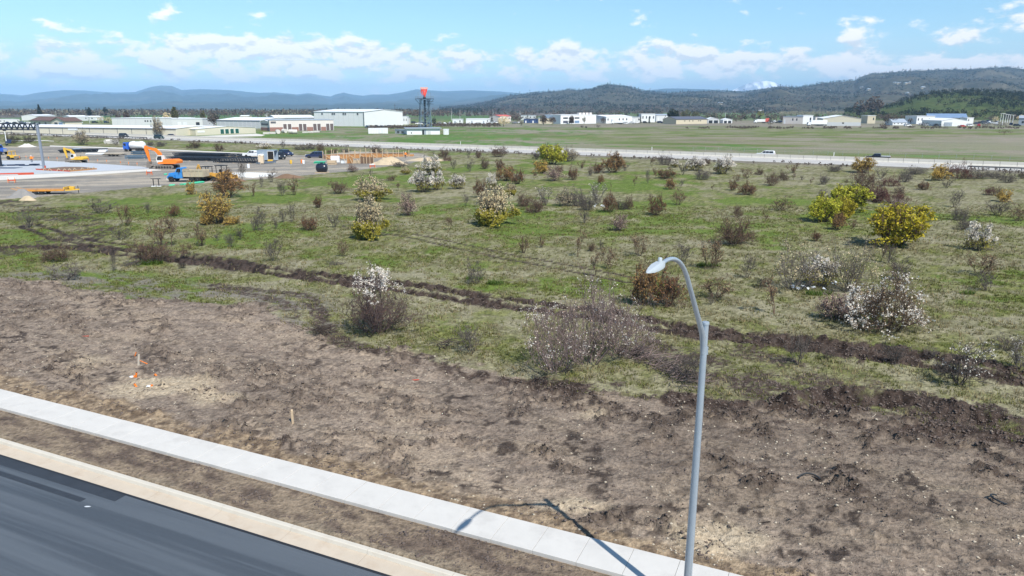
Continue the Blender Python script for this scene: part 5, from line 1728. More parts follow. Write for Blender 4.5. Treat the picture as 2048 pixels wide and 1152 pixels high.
def sheet_stack(a, w, d, h, rz, mt, label, n=3, name='sheet_stack'):
    p = gp(*a)
    o = empty(name, p, rz, label, 'sheet stack')
    rng = random.Random(int(a[0]))
    for i in range(n):
        x, y = rng.uniform(-.15, .15), rng.uniform(-.1, .1)
        MB().chbox(-w / 2 + x, w / 2 + x, -d / 2 + y, d / 2 + y, h * i / n + .005, h * (i + 1) / n, .02).build('sheet', mt, o)
sheet_stack((190, 309.5), 5.0, 1.4, .5, R(-6), 'sheet_white', 'low white sheet stack left of the dark car trailer')
sheet_stack((206, 303.8), 2.4, 1.2, .7, R(5), 'sheet_white', 'white wrapped bundle behind the dark car trailer')
sheet_stack((155, 303), 2.2, 1.1, 1.0, R(5), 'box_grey', 'pale blue bundle right of the small yellow excavator')
sheet_stack((640, 326.5), 2.6, 1.2, .5, 0, 'pipe_green', 'green and red pallet of materials right of the yard drums')
sheet_stack((664, 329), 2.0, 1.4, 1.0, 0, 'wood_pale', 'pale plywood stack at the left end of the formwork')
sheet_stack((672, 324.5), 2.2, .5, 1.6, 0, 'sheet_white', 'upright white panel crate at the left end of the formwork', 1, 'panel_crate')
sheet_stack((480, 313), 2.5, 1.5, .8, 0, 'sheet_white', 'white wrapped bundle on the far joists')

def car_trailer():
    p = gp(228, 312.5)
    o = empty('car_trailer', p, R(-5), 'dark low flatbed trailer with pale deck in front of the water truck', 'trailer')
    MB().chbox(-2.6, 2.4, -1.05, 1.05, .55, .75, .03).build('deck', 'tipper_tan', o)
    MB().box(-2.65, 2.45, -1.12, -1.06, .35, .62).box(-2.65, 2.45, 1.06, 1.12, .35, .62).build('side_rail', 'machine_black', o)
    MB().bar((2.4, .6, .5), (3.9, 0, .45), .1).bar((2.4, -.6, .5), (3.9, 0, .45), .1).build('drawbar', 'machine_black', o)
    for x in (-.6, .35):
        for s in (-1, 1):
            wheel(o, x, s * .98, .36, .25, s)
car_trailer()

def box_trailer():
    p = gp(533, 323)
    o = empty('box_trailer', (p.x, p.y + 1.3, 0), R(-6), 'grey enclosed box trailer with its dark end door open', 'trailer')
    m = MB().box(-2.3, 2.3, -1.15, -1.09, .4, 2.75).box(-2.3, 2.3, 1.09, 1.15, .4, 2.75).box(-2.3, -2.24, -1.09, 1.09, .4, 2.75).box(-2.3, 2.3, -1.15, 1.15, .34, .399)
    m.build('shell', 'box_grey', o)
    MB().chbox(-2.36, 2.36, -1.2, 1.2, 2.752, 2.86, .03).build('roof', 'box_grey', o)
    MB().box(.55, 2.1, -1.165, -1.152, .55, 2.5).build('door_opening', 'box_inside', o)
    MB().box(2.1, 2.2, -1.22, -1.151, .5, 2.55).box(.45, .55, -1.22, -1.151, .5, 2.55).box(.45, 2.2, -1.22, -1.151, 2.55, 2.65).build('door_frame', 'machine_white', o)
    MB().chbox(.7, 1.9, -1.9, -1.25, .0, .5, .05).build('ramp', 'machine_yellow', o)
    for x in (-.5, .4):
        for s in (-1, 1):
            wheel(o, x - .4, s * 1.0, .36, .25, s)
box_trailer()

def toilet():
    p = gp(523, 327.8)
    o = empty('portable_toilet', p, R(6), 'beige portable toilet with a white roof in front of the box trailer', 'portable toilet')
    MB().chbox(-.62, .62, -.6, .6, .12, 2.1, .04).build('cabin', 'toilet_beige', o)
    MB().box(-.68, .68, -.66, .66, 0, .119).build('skid', 'machine_black', o)
    MB().lathe([(.82, 2.102), (.80, 2.2), (.45, 2.4), (.2, 2.45)], n=4).build('roof', 'toilet_white', o)
    MB().box(-.42, .42, -.635, -.602, .2, 1.98).build('door', 'toilet_beige', o)
    MB().tube((.45, .45, 2.1), (.45, .45, 2.75), .05, n=8).build('vent_pipe', 'toilet_white', o)
toilet()

_e = gp(628, 316.5); car((_e.x, _e.y + .9, 0), math.pi + R(6), 'suv', 'car_navy', 'dark navy SUV with raised tailgate parked alone at the back of the yard', 'parked_suv', 'SUV', 'vehicles parked in the yard')
_e = gp(557, 318.5); car((_e.x, _e.y + 1.2, 0), R(-60), 'pickup', 'car_black', 'black pickup facing the camera right of the box trailer', 'pickup_truck', 'pickup truck', 'vehicles parked in the yard')
_e = gp(569, 312.5); car((_e.x, _e.y + 1.4, 0), R(-40), 'suv', 'car_navy', 'dark blue SUV behind the black pickup in the yard', 'parked_suv', 'SUV', 'vehicles parked in the yard')
_e = gp(505, 315); car((_e.x, _e.y + 1.2, 0), R(170), 'pickup', 'car_white', 'white pickup left of the grey box trailer', 'pickup_truck', 'pickup truck', 'vehicles parked in the yard')

def black_tank():
    p = gp(642, 346)
    o = empty('storage_tank', (p.x, p.y + .9, 0), R(-8), 'round black water tank lying on its side at the grass edge', 'tank')
    MB().lathe([(.3, -1.15), (.75, -1.05), (.93, -.8), (.96, 0), (.93, .8), (.75, 1.05), (.3, 1.15)], 'x', (0, 0, 1.02), 24).build('shell', 'tank_black', o, True)
    m = MB()
    for x in (-.6, -.2, .2, .6):
        m.lathe([(.975, x - .05), (.99, x), (.975, x + .05)], 'x', (0, 0, 1.02), 24)
    m.build('rib', 'tank_black', o, True)
    MB().lathe([(.28, 1.95), (.28, 2.1), (.2, 2.12)], c=(0, 0, 0), n=14).build('lid', 'tank_black', o, True)
    MB().box(-1.3, 1.3, -.75, -.55, 0, .14).box(-1.3, 1.3, .55, .75, 0, .14).build('skid', 'wood_pale', o)
black_tank()

def formwork():
    a, b = gp(652, 319.5), gp(828, 313)
    d = b - a; L = d.length
    o = empty('foundation_formwork', a, math.atan2(d.y, d.x), 'orange plywood foundation formwork with pale posts and braces', 'formwork')
    hb = 1.05
    n = 16; s = L / n
    for i in range(n):
        f = 1 - .45 * max(0, (i - 8) / 8)
        MB().box(i * s + .02, (i + 1) * s - .02, -.03, .03, .1, hb * f).build('panel', 'wood_form', o)
        h = (2.5 + .35 * math.sin(i * 2.1)) * (1 - .35 * max(0, (i - 8) / 8))
        MB().box(i * s - .07, i * s + .07, -.20, -.06, 0, h).build('post', 'wood_pale', o)
        if i % 2 == 0:
            MB().bar((i * s + .1, -.13, hb * f * .9), (i * s + s * .9, -.75, .1), .10).build('brace', 'wood_pale', o)
    MB().box(0, L * .6, -.05, .05, hb + .12, hb + .26).build('top_waler', 'wood_form', o)
    MB().box(0, L, 3.0, 3.06, .1, hb * .95).build('rear_panel', 'earth_brown', o)
    for i in range(8):
        MB().box(i * s * 1.9, i * s * 1.9 + .13, 2.85, 2.98, 0, 2.2).build('post', 'wood_pale', o)
    c, e = gp(682, 327), gp(748, 327.5)
    d = e - c; L = d.length
    o = empty('foundation_formwork', c, math.atan2(d.y, d.x), 'lower orange form panels with upright posts in front of the long formwork', 'formwork')
    for i, (x0, x1, h, mt) in enumerate(((.0, 1.6, .7, 'sheet_white'), (1.7, 3.2, 1.5, 'wood_form'), (3.4, 5.0, .8, 'wood_pale'), (5.2, 6.7, 1.7, 'earth_brown'), (6.9, 8.6, 1.6, 'earth_brown'))):
        k = L / 8.7
        MB().box(x0 * k, x1 * k, -.05, .05, .05, h).build('panel', mt, o)
    for x in (1.65, 3.3, 5.1, 6.1, 6.8, 7.7, 8.65):
        MB().box(x * L / 8.7 - .06, x * L / 8.7 + .06, -.19, -.06, 0, 1.9 + .4 * math.sin(x * 9)).build('post', 'wood_pale', o)
    for x in (.8, 2.4, 4.2):
        MB().bar((x * L / 8.7, -.1, 1.3), (x * L / 8.7 + .9, -.9, .1), .1).build('brace', 'wood_pale', o)
formwork()

# ---------------- workers
def person_mesh(pose):
    me = bpy.data.meshes.new('body')
    J = {'pelvis': (0, 0, .95), 'spine': (0, .01, 1.18), 'chest': (0, .01, 1.38), 'neck': (0, 0, 1.52), 'head': (0, -.02, 1.64), 'crown': (0, -.02, 1.74)}
    bend = pose.get('bend', 0)
    for k in ('spine', 'chest', 'neck', 'head', 'crown'):
        x, y, z = J[k]; q = (z - .95) * bend
        J[k] = (x, y - q, z - q * .35)
    cx, cy, cz = J['chest']
    E = [('pelvis', 'spine'), ('spine', 'chest'), ('chest', 'neck'), ('neck', 'head'), ('head', 'crown')]
    for s, nm in ((1, 'l'), (-1, 'r')):
        st = pose['stride'] * s
        J['hip' + nm] = (s * .10, 0, .90); J['knee' + nm] = (s * .11, -.05 + st * .6, .50); J['ankle' + nm] = (s * .12, .03 + st, .10); J['toe' + nm] = (s * .13, -.14 + st, .04)
        J['sh' + nm] = (s * .19, cy, cz + .06); a = pose['arm'][0 if s > 0 else 1]
        J['el' + nm] = (s * .25, cy - a[0], cz + .06 - a[1]); J['wr' + nm] = (s * .22, cy - a[2], cz + .06 - a[3]); J['hand' + nm] = (s * .21, cy - a[2] - .06, cz - a[3])
        E += [('pelvis', 'hip' + nm), ('hip' + nm, 'knee' + nm), ('knee' + nm, 'ankle' + nm), ('ankle' + nm, 'toe' + nm), ('chest', 'sh' + nm), ('sh' + nm, 'el' + nm), ('el' + nm, 'wr' + nm), ('wr' + nm, 'hand' + nm)]
    names = list(J)
    me.from_pydata([J[k] for k in names], [(names.index(a), names.index(b)) for a, b in E], [])
    o = bpy.data.objects.new('tmp', me); COL.objects.link(o)
    md = o.modifiers.new('s', 'SKIN'); o.modifiers.new('ss', 'SUBSURF').levels = 1
    rad = {'pelvis': .15, 'spine': .145, 'chest': .16, 'neck': .06, 'head': .105, 'crown': .085, 'hip': .10, 'knee': .068, 'ankle': .05, 'toe': .045, 'sh': .07, 'el': .05, 'wr': .038, 'hand': .045}
    for i, k in enumerate(names):
        r = rad[k] if k in rad else rad[k[:-1]]
        me.skin_vertices[0].data[i].radius = (r, r)
        me.skin_vertices[0].data[i].use_root = (k == 'pelvis')
    dg = bpy.context.evaluated_depsgraph_get()
    out = bpy.data.meshes.new_from_object(o.evaluated_get(dg))
    bpy.data.objects.remove(o)
    out.polygons.foreach_set('use_smooth', [True] * len(out.polygons))
    return out, J

def worker(px, py, rz, label, pose):
    p = gp(px, py)
    o = empty('person', p, rz, label, 'person')
    me, J = person_mesh(pose)
    me.materials.clear()
    for k in ('work_trousers', 'skin_tone'): me.materials.append(MATS[k])
    ht = J['neck'][2]
    idx = [1 if (f.center.z > ht or (abs(f.center.x) > .2 and .62 < f.center.z < .98)) else 0 for f in me.polygons]
    me.polygons.foreach_set('material_index', idx)
    link('body', me, o)
    # hi-vis jacket: the torso and upper arms of the same surface, drawn slightly larger
    V = [v.co + v.normal * .022 for v in me.vertices]
    keep = [tuple(f.vertices) for f in me.polygons if .96 * 1.0 < f.center.z < ht + .02 or (abs(f.center.x) > .16 and f.center.z > J['ell'][2])]
    MB().add(V, keep).build('jacket', 'hi_vis', o, True)
    hx, hy, hz = J['head']
    MB().lathe([(.155, hz + .06), (.125, hz + .07), (.118, hz + .12), (.08, hz + .17), (.02, hz + .185)], c=(hx, hy, 0), n=14).build('helmet', 'helmet_white' if px != 780 else 'hi_vis', o, True)
_st = dict(stride=.10, arm=((.05, .26, .18, .45), (.02, .28, .10, .52)))
worker(64, 325.5, R(30), 'worker in an orange jacket standing on the slab near the grey column', _st)
worker(780, 325, R(-40), 'worker in orange bending forward beside the sandy heap', dict(stride=.16, bend=.7, arm=((.20, .25, .38, .42), (.18, .26, .30, .48))))
worker(811, 316.5, R(160), 'worker in orange at the far end of the formwork', dict(stride=.05, bend=.25, arm=((.06, .26, .20, .44), (.1, .25, .26, .40))))

# ---------------- small things of the yard
def barricade(x, y, label, rz=0.0):
    p = gp(x, y)
    o = empty('barricade', p, rz, label, 'barricade')
    for s in (-1, 1):
        MB().bar((s * .55, -.25, 0), (s * .55, 0, 1.0), .06).bar((s * .55, .25, 0), (s * .55, 0, 1.0), .06).build('leg', 'orange_mark', o)
    for z in (.45, .85):
        MB().box(-.7, .7, -.03, .03, z - .1, z + .1).build('board', 'form_red' if z < .6 else 'sheet_white', o)
barricade(24, 365.5, 'red and white barricade below the slab near the left edge', .2)
barricade(299, 350, 'red and white barricade on the yard left of the dump truck', -.2)
barricade(745, 336, 'red barricade frame in front of the formwork', .5)
def pipes(a, b, n, label, mt='pipe_green', r=.14):
    p, q = gp(*a), gp(*b); d = q - p
    o = empty('pipe_bundle', p, math.atan2(d.y, d.x), label, 'pipes')
    me = MB().tube((0, 0, r), (d.length, 0, r), r, n=12).fix().mesh(mt, True, name='pipe')
    for i in range(n):
        c = link('pipe', me, o); c.location = (.15 * (i % 3), i * 2.05 * r, 0)
pipes((368, 371), (408, 365.5), 4, 'green plastic pipes lying in front of the dump truck')
pipes((338, 372.5), (346, 372.2), 3, 'short green pipe pieces left of the green plastic pipes')
pipes((328, 350.3), (333, 350), 3, 'short pale green pipe pieces behind the dump truck nose')
def rack(x, y):
    p = gp(x, y)
    o = empty('pipe_stand', p, .05, 'dark two-legged steel stand on white feet at the yard edge', 'stand')
    for s in (-1, 1):
        MB().box(s * .45 - .06, s * .45 + .06, -.05, .05, .14, 1.35).build('leg', 'machine_black', o)
        MB().chbox(s * .45 - .35, s * .45 + .30, -.3, .3, 0, .14, .03).build('foot', 'sheet_white', o)
    MB().box(-.85, .85, -.06, .06, 1.35, 1.45).build('top_bar', 'machine_black', o)
rack(313, 373.5)
def drum(x, y, mt, label):
    p = gp(x, y)
    o = empty('drum', p, 0, label, 'drum')
    MB().lathe([(.27, 0), (.29, .02), (.29, .28), (.30, .30), (.29, .32), (.29, .6), (.30, .62), (.29, .64), (.29, .88), (.27, .9)], n=16).build('shell', mt, o, True)
    MB().lathe([(.05, .9), (.05, .94)], c=(.14, 0, 0), n=8).build('bung', 'machine_black', o)
drum(582, 327.5, 'machine_yellow', 'yellow drum standing alone in the yard')
drum(604, 326.5, 'orange_mark', 'orange marker drum beside the white and green drum')
drum(607, 327.5, 'sheet_white', 'white and green drum in the middle of the yard')
drum(497, 336, 'sheet_white', 'white drum among orange stakes behind the brown-orange bush')
def solar_sign():
    p = gp(14, 291)
    o = empty('solar_light_tower', p, R(20), 'white solar-powered roadside mast with tilted dark panel at the left edge', 'solar mast')
    MB().box(-.35, .35, -.35, .35, 0, .5).build('base_box', 'machine_black', o)
    MB().tube((0, 0, .5), (0, 0, 5.2), .16, .10, 12).build('mast', 'sheet_white', o, True)
    MB().hexa([(-.2, -1.0, 1.0), (1.5, -1.0, .8), (1.5, .9, 1.9), (-.2, .9, 2.1), (-.2, -1.0, 1.1), (1.5, -1.0, .9), (1.5, .9, 2.0), (-.2, .9, 2.2)]).build('solar_panel', 'navy_dark', o)
    MB().chbox(-.55, .55, -.2, .2, 5.2, 5.6, .04).build('lamp_head', 'machine_black', o)
solar_sign()

# ================================================================== BUILDINGS BEYOND THE HIGHWAY
mat('wall_cream', (.56, .52, .41), .85, var=.05, vscale=.3)
mat('wall_white', (.70, .71, .71), .7, var=.04, vscale=.2)
mat('wall_grey', (.50, .515, .52), .75, var=.05, vscale=.2)
mat('wall_light', (.60, .61, .60), .75, var=.05, vscale=.2)
mat('wall_blush', (.62, .57, .53), .8, var=.05, vscale=.2)
mat('wall_tan', (.52, .46, .34), .8, var=.07, vscale=.3)
mat('wall_navy', (.03, .06, .16), .7, var=.2, vscale=.3)
mat('brick_red', (.27, .14, .11), .85, var=.18, vscale=1.5)
mat('roof_white', (.72, .735, .755), .55, var=.05, vscale=.12)
mat('roof_blue', (.16, .24, .37), .5, var=.12, vscale=.2)
mat('roof_brown', (.115, .068, .055), .85, var=.25, vscale=1.2)
mat('roof_dark', (.085, .095, .13), .8, var=.15, vscale=.4)
mat('roof_grey', (.30, .345, .40), .6, var=.08, vscale=.3)
mat('roof_red', (.52, .10, .08), .7, var=.1)
mat('trim_dark', (.055, .065, .085), .7)
mat('door_green', (.012, .085, .065), .6, var=.1)
mat('door_brown', (.115, .085, .080), .7, var=.12)
mat('door_white', (.70, .71, .72), .6)
mat('win_dark', (.020, .024, .032), .15, spec=.7)
mat('vent_dark', (.10, .10, .11), .8)

def bld(P0, P1, depth, h, label, wall='wall_white', roof='roof_white', kind='gable', rise=1.0, over=.25, feats=(), name='building', cat='building', trim=True, group=None):
    """box on the ground line P0-P1 (its front), going back by depth; gable ridge runs along the front, 'end' has the gable facing front, 'flat' has a parapet"""
    a, b = Vector((P0.x, P0.y, 0)), Vector((P1.x, P1.y, 0))
    d = b - a; L = d.length
    o = empty(name, a, math.atan2(d.y, d.x), label, cat, group)
    if kind == 'flat':
        MB().box(0, L, 0, depth, -.3, h).build('wall', wall, o)
        r = MB().box(-over, L + over, -over, depth + over, h + .004, h + .30).build('roof', roof, o)
    elif kind == 'gable':
        pr = [(0, -.3), (depth, -.3), (depth, h), (depth / 2, h + rise), (0, h)]
        n = 5
        MB().add([(0, y, z) for y, z in pr] + [(L, y, z) for y, z in pr], [tuple(range(n)), tuple(range(2 * n - 1, n - 1, -1))] + [(i, (i + 1) % n, n + (i + 1) % n, n + i) for i in range(n)]).build('wall', wall, o)
        r = empty('roof', (0, 0, 0)); r.parent = o
        sl = rise / (depth / 2)
        for s in (0, 1):
            y0, y1 = (-over, depth / 2) if s == 0 else (depth + over, depth / 2)
            z0, z1 = h - over * sl, h + rise
            MB().hexa([(-over, y0, z0 + .02), (L + over, y0, z0 + .02), (L + over, y1, z1 + .02), (-over, y1, z1 + .02), (-over, y0, z0 + .14), (L + over, y0, z0 + .14), (L + over, y1, z1 + .14), (-over, y1, z1 + .14)]).build('roof_slope', roof, r)
    else:
        pr = [(0, -.3), (L, -.3), (L, h), (L / 2, h + rise), (0, h)]
        n = 5
        MB().add([(x, 0, z) for x, z in pr] + [(x, depth, z) for x, z in pr], [tuple(range(n)), tuple(range(2 * n - 1, n - 1, -1))] + [(i, (i + 1) % n, n + (i + 1) % n, n + i) for i in range(n)]).build('wall', wall, o)
        r = empty('roof', (0, 0, 0)); r.parent = o
        sl = rise / (L / 2)
        for s in (0, 1):
            x0, x1 = (-over, L / 2) if s == 0 else (L + over, L / 2)
            z0, z1 = h - over * sl, h + rise
            MB().hexa([(x0, -over, z0 + .02), (x0, depth + over, z0 + .02), (x1, depth + over, z1 + .02), (x1, -over, z1 + .02), (x0, -over, z0 + .14), (x0, depth + over, z0 + .14), (x1, depth + over, z1 + .14), (x1, -over, z1 + .14)]).build('roof_slope', roof, r)
    if trim and kind == 'gable':
        MB().box(-over, L + over, -over - .06, -over + .05, h - .28, h + .05).build('gutter', 'trim_dark', o)
    for f in feats:            # name, material, u0, u1, z0, z1 [, frame material]
        nm, mt, u0, u1, z0, z1 = f[:6]
        w = MB().box(u0 * L, u1 * L, -.07, .02, z0 * h, z1 * h).build(nm, mt, o)
        if len(f) > 6:
            x0, x1, y0, y1 = u0 * L, u1 * L, z0 * h, z1 * h
            MB().box(x0 - .14, x0, -.09, .02, y0, y1).box(x1, x1 + .14, -.09, .02, y0, y1).box(x0 - .14, x1 + .14, -.09, .02, y1, y1 + .14).build('frame', f[6], w)
    return o

def row(nm, mt, xs, w, z0, z1, *fr):
    return [(nm, mt, x - w / 2, x + w / 2, z0, z1, *fr) for x in xs]

def front(x0, y0, x1, y1, top):
    a, b = gp(x0, y0), gp(x1, y1)
    c = (a + b) / 2
    return a, b, px_h(c, (y0 + y1) / 2 - top)

# long self-storage block behind the highway, cream panels between dark joints
a, b, h = front(-120, 264.5, 353, 272.0, 255.0)
sb = bld(a, b, 26, h, 'long low cream storage building with a white roof behind the highway', 'wall_cream', 'roof_white', 'gable', .9)
L = (b - a).length
for i in range(1, 18):
    MB().box(L * i / 18 - .09, L * i / 18 + .09, -.10, .02, 0, h - .3).build('panel_joint', 'trim_dark', sb)
MB().box(L * .58, L * .62, -.12, .02, h * .62, h * .92).build('sign_board', 'wall_white', sb)
# storage block with four green doors, gable end to the road
a, b, h = front(392, 271, 512, 266.5, 257.0)
bld(a, b, 40, h, 'cream storage building with four dark green roller doors facing the highway', 'wall_cream', 'roof_white', 'end', 1.0,
    feats=row('roller_door', 'door_green', (.42, .50, .585, .67), .058, .12, .88, 'wall_white') + [('sign', 'wall_white', .03, .14, .45, .75)])
prism('forecourt', [(392, 272.5), (512, 267.5), (530, 270), (524, 272.2), (470, 273.4), (430, 274.3)], -.2, .05, 'kerb_pour', 'structure')
# brown-roofed house, two gables
a, b, h = front(104, 254, 131, 254.6, 242.5)
bld(a, b, 12, h, 'cream house gable with brown roof and two windows behind the storage roof', 'wall_cream', 'roof_brown', 'end', 2.4, .7,
    feats=[('window', 'win_dark', .22, .48, .42, .80, 'wall_white'), ('window', 'roof_blue', .55, .85, .42, .80, 'wall_white')], name='house', cat='house')
a, b, h = front(62, 252.5, 106, 253.5, 241.5)
bld(a, b, 14, h, 'brown-roofed long house wing left of the cream gable', 'wall_cream', 'roof_brown', 'gable', 2.6, .8, feats=row('window', 'win_dark', (.2, .42, .7), .1, .4, .75, 'wall_white'), name='house', cat='house')
# grey flat blocks
a, b, h = front(225, 252, 345, 252.5, 237)
bld(a, b, 30, h, 'long grey flat-roofed warehouse with four small windows', 'wall_light', 'roof_white', 'flat', feats=row('window', 'win_dark', (.56, .60, .65, .70), .022, .55, .75) + row('pilaster', 'wall_grey', (.1, .2, .3, .4, .8, .9), .006, 0, .97))
a, b, h = front(345, 252.5, 406, 252.5, 238)
bld(a, b, 24, h, 'white warehouse block with two white doors and a dark bay', 'wall_light', 'roof_white', 'flat', feats=row('roller_door', 'door_white', (.24, .42), .13, .02, .6, 'wall_grey') + [('dark_bay', 'win_dark', .78, .9, .15, .55)])
a, b, h = front(434, 255.5, 521, 257, 241)
bld(a, b, 34, h, 'pale grey metal workshop left of the brick-based garage building', 'wall_grey', 'roof_white', 'gable', 1.6, feats=row('wall_rib', 'wall_light', (.1, .2, .3, .4, .5, .6, .7, .8, .9), .004, 0, .95))
# garage with brick base and paired brown doors
a, b, h = front(540, 262.5, 668, 261, 241.0)
g = bld(a, b, 28, h, 'blush garage building with brick base and paired brown doors', 'wall_blush', 'roof_grey', 'flat', over=.2,
        feats=row('garage_door', 'door_brown', (.235, .305, .475, .54, .70, .765, .905, .968), .052, .02, .66, 'wall_white') + [('louvre', 'vent_dark', .02, .10, .72, .9)])
L = (b - a).length
for i, (u0, u1) in enumerate(((0, .205), (.335, .445), (.57, .67), (.795, .875))):
    MB().box(u0 * L, u1 * L, -.12, .02, 0, h * .36).build('brick_base', 'brick_red', g)
a, b, h = front(522, 261, 541, 262, 244)
bld(a, b, 26, h, 'short beige annex with dark louvres beside the brick-based garage', 'wall_blush', 'roof_white', 'end', .8, feats=[('louvre', 'vent_dark', .1, .8, .62, .82), ('brick_base', 'brick_red', .0, 1.0, 0, .36)])
a, b, h = front(552, 252, 632, 251, 236)
bld(a, b, 30, h, 'white-roofed shed behind the brick-based garage, left of the hangar', 'wall_grey', 'roof_white', 'gable', 1.8)

# the big white hangar: shaded long side towards the left, bright gable to the right
def hangar():
    c = gp(729, 253.0); lft = gp(631, 251.6)
    d = lft - c; L = d.length
    u = d.normalized(); v = Vector((u.y, -u.x, 0))
    if v.y < 0: v = -v
    # gable width so that its far corner appears at x = 805 in the photograph
    W = 20.0
    while W < 90:
        q = c + v * W
        if False: break
        zc = q.y * math.cos(PITCH) + CAM_H * math.sin(PITCH)
        if 1024 + FPX * q.x / zc > 805 or W > 70: break
        W += 1
    # turn the building so that the gable looks towards the right of the picture
    ang = R(-52)
    v = Vector((math.cos(ang + R(90)), math.sin(ang + R(90)), 0))
    e = gp(806, 250.2)
    v = (e - c); W = v.length; v = v.normalized()
    u = Vector((-v.y, v.x, 0))
    if u.x > 0: u = -u
    # length of the long side
    k = 5.0
    while k < 120:
        q = c + u * k
        zc = q.y * math.cos(PITCH) + CAM_H * math.sin(PITCH)
        if 1024 + FPX * q.x / zc < 630: break
        k += .5
    return c, u, k, v, W
_c, _u, _k, _v, _W = hangar()
_h = px_h(_c, 28.4)
_o = empty('hangar', (_c.x, _c.y, 0), math.atan2(_v.y, _v.x), 'large white metal hangar with a low gable roof and small vents', 'hangar')
_rs = 1.7
_pr = [(0, -.3), (_W, -.3), (_W, _h), (_W / 2, _h + _rs), (0, _h)]
MB().add([(x, 0, z) for x, z in _pr] + [(x, _k, z) for x, z in _pr], [tuple(range(5)), tuple(range(9, 4, -1))] + [(i, (i + 1) % 5, 5 + (i + 1) % 5, 5 + i) for i in range(5)]).build('wall', 'wall_white', _o)
_rf = empty('roof', (0, 0, 0)); _rf.parent = _o
for s in (0, 1):
    x0 = -.4 if s == 0 else _W + .4
    MB().hexa([(x0, -.4, _h - .02), (x0, _k + .4, _h - .02), (_W / 2, _k + .4, _h + _rs + .03), (_W / 2, -.4, _h + _rs + .03), (x0, -.4, _h + .16), (x0, _k + .4, _h + .16), (_W / 2, _k + .4, _h + _rs + .2), (_W / 2, -.4, _h + _rs + .2)]).build('roof_slope', 'roof_white', _rf)
for f in (.12, .36, .40, .58, .62, .83):
    MB().box(-.25, .02, _k * f - .6, _k * f + .6, _h * .80, _h * .92).build('vent', 'vent_dark', _o)
for f in (.1, .2, .3, .4, .5, .6, .7, .8, .9):
    MB().box(-.05, .02, _k * f - .06, _k * f + .06, 0, _h * .96).build('wall_joint', 'wall_grey', _o)
MB().box(-.45, -.02, -.1, .25, 0, _h).build('downpipe', 'vent_dark', _o)

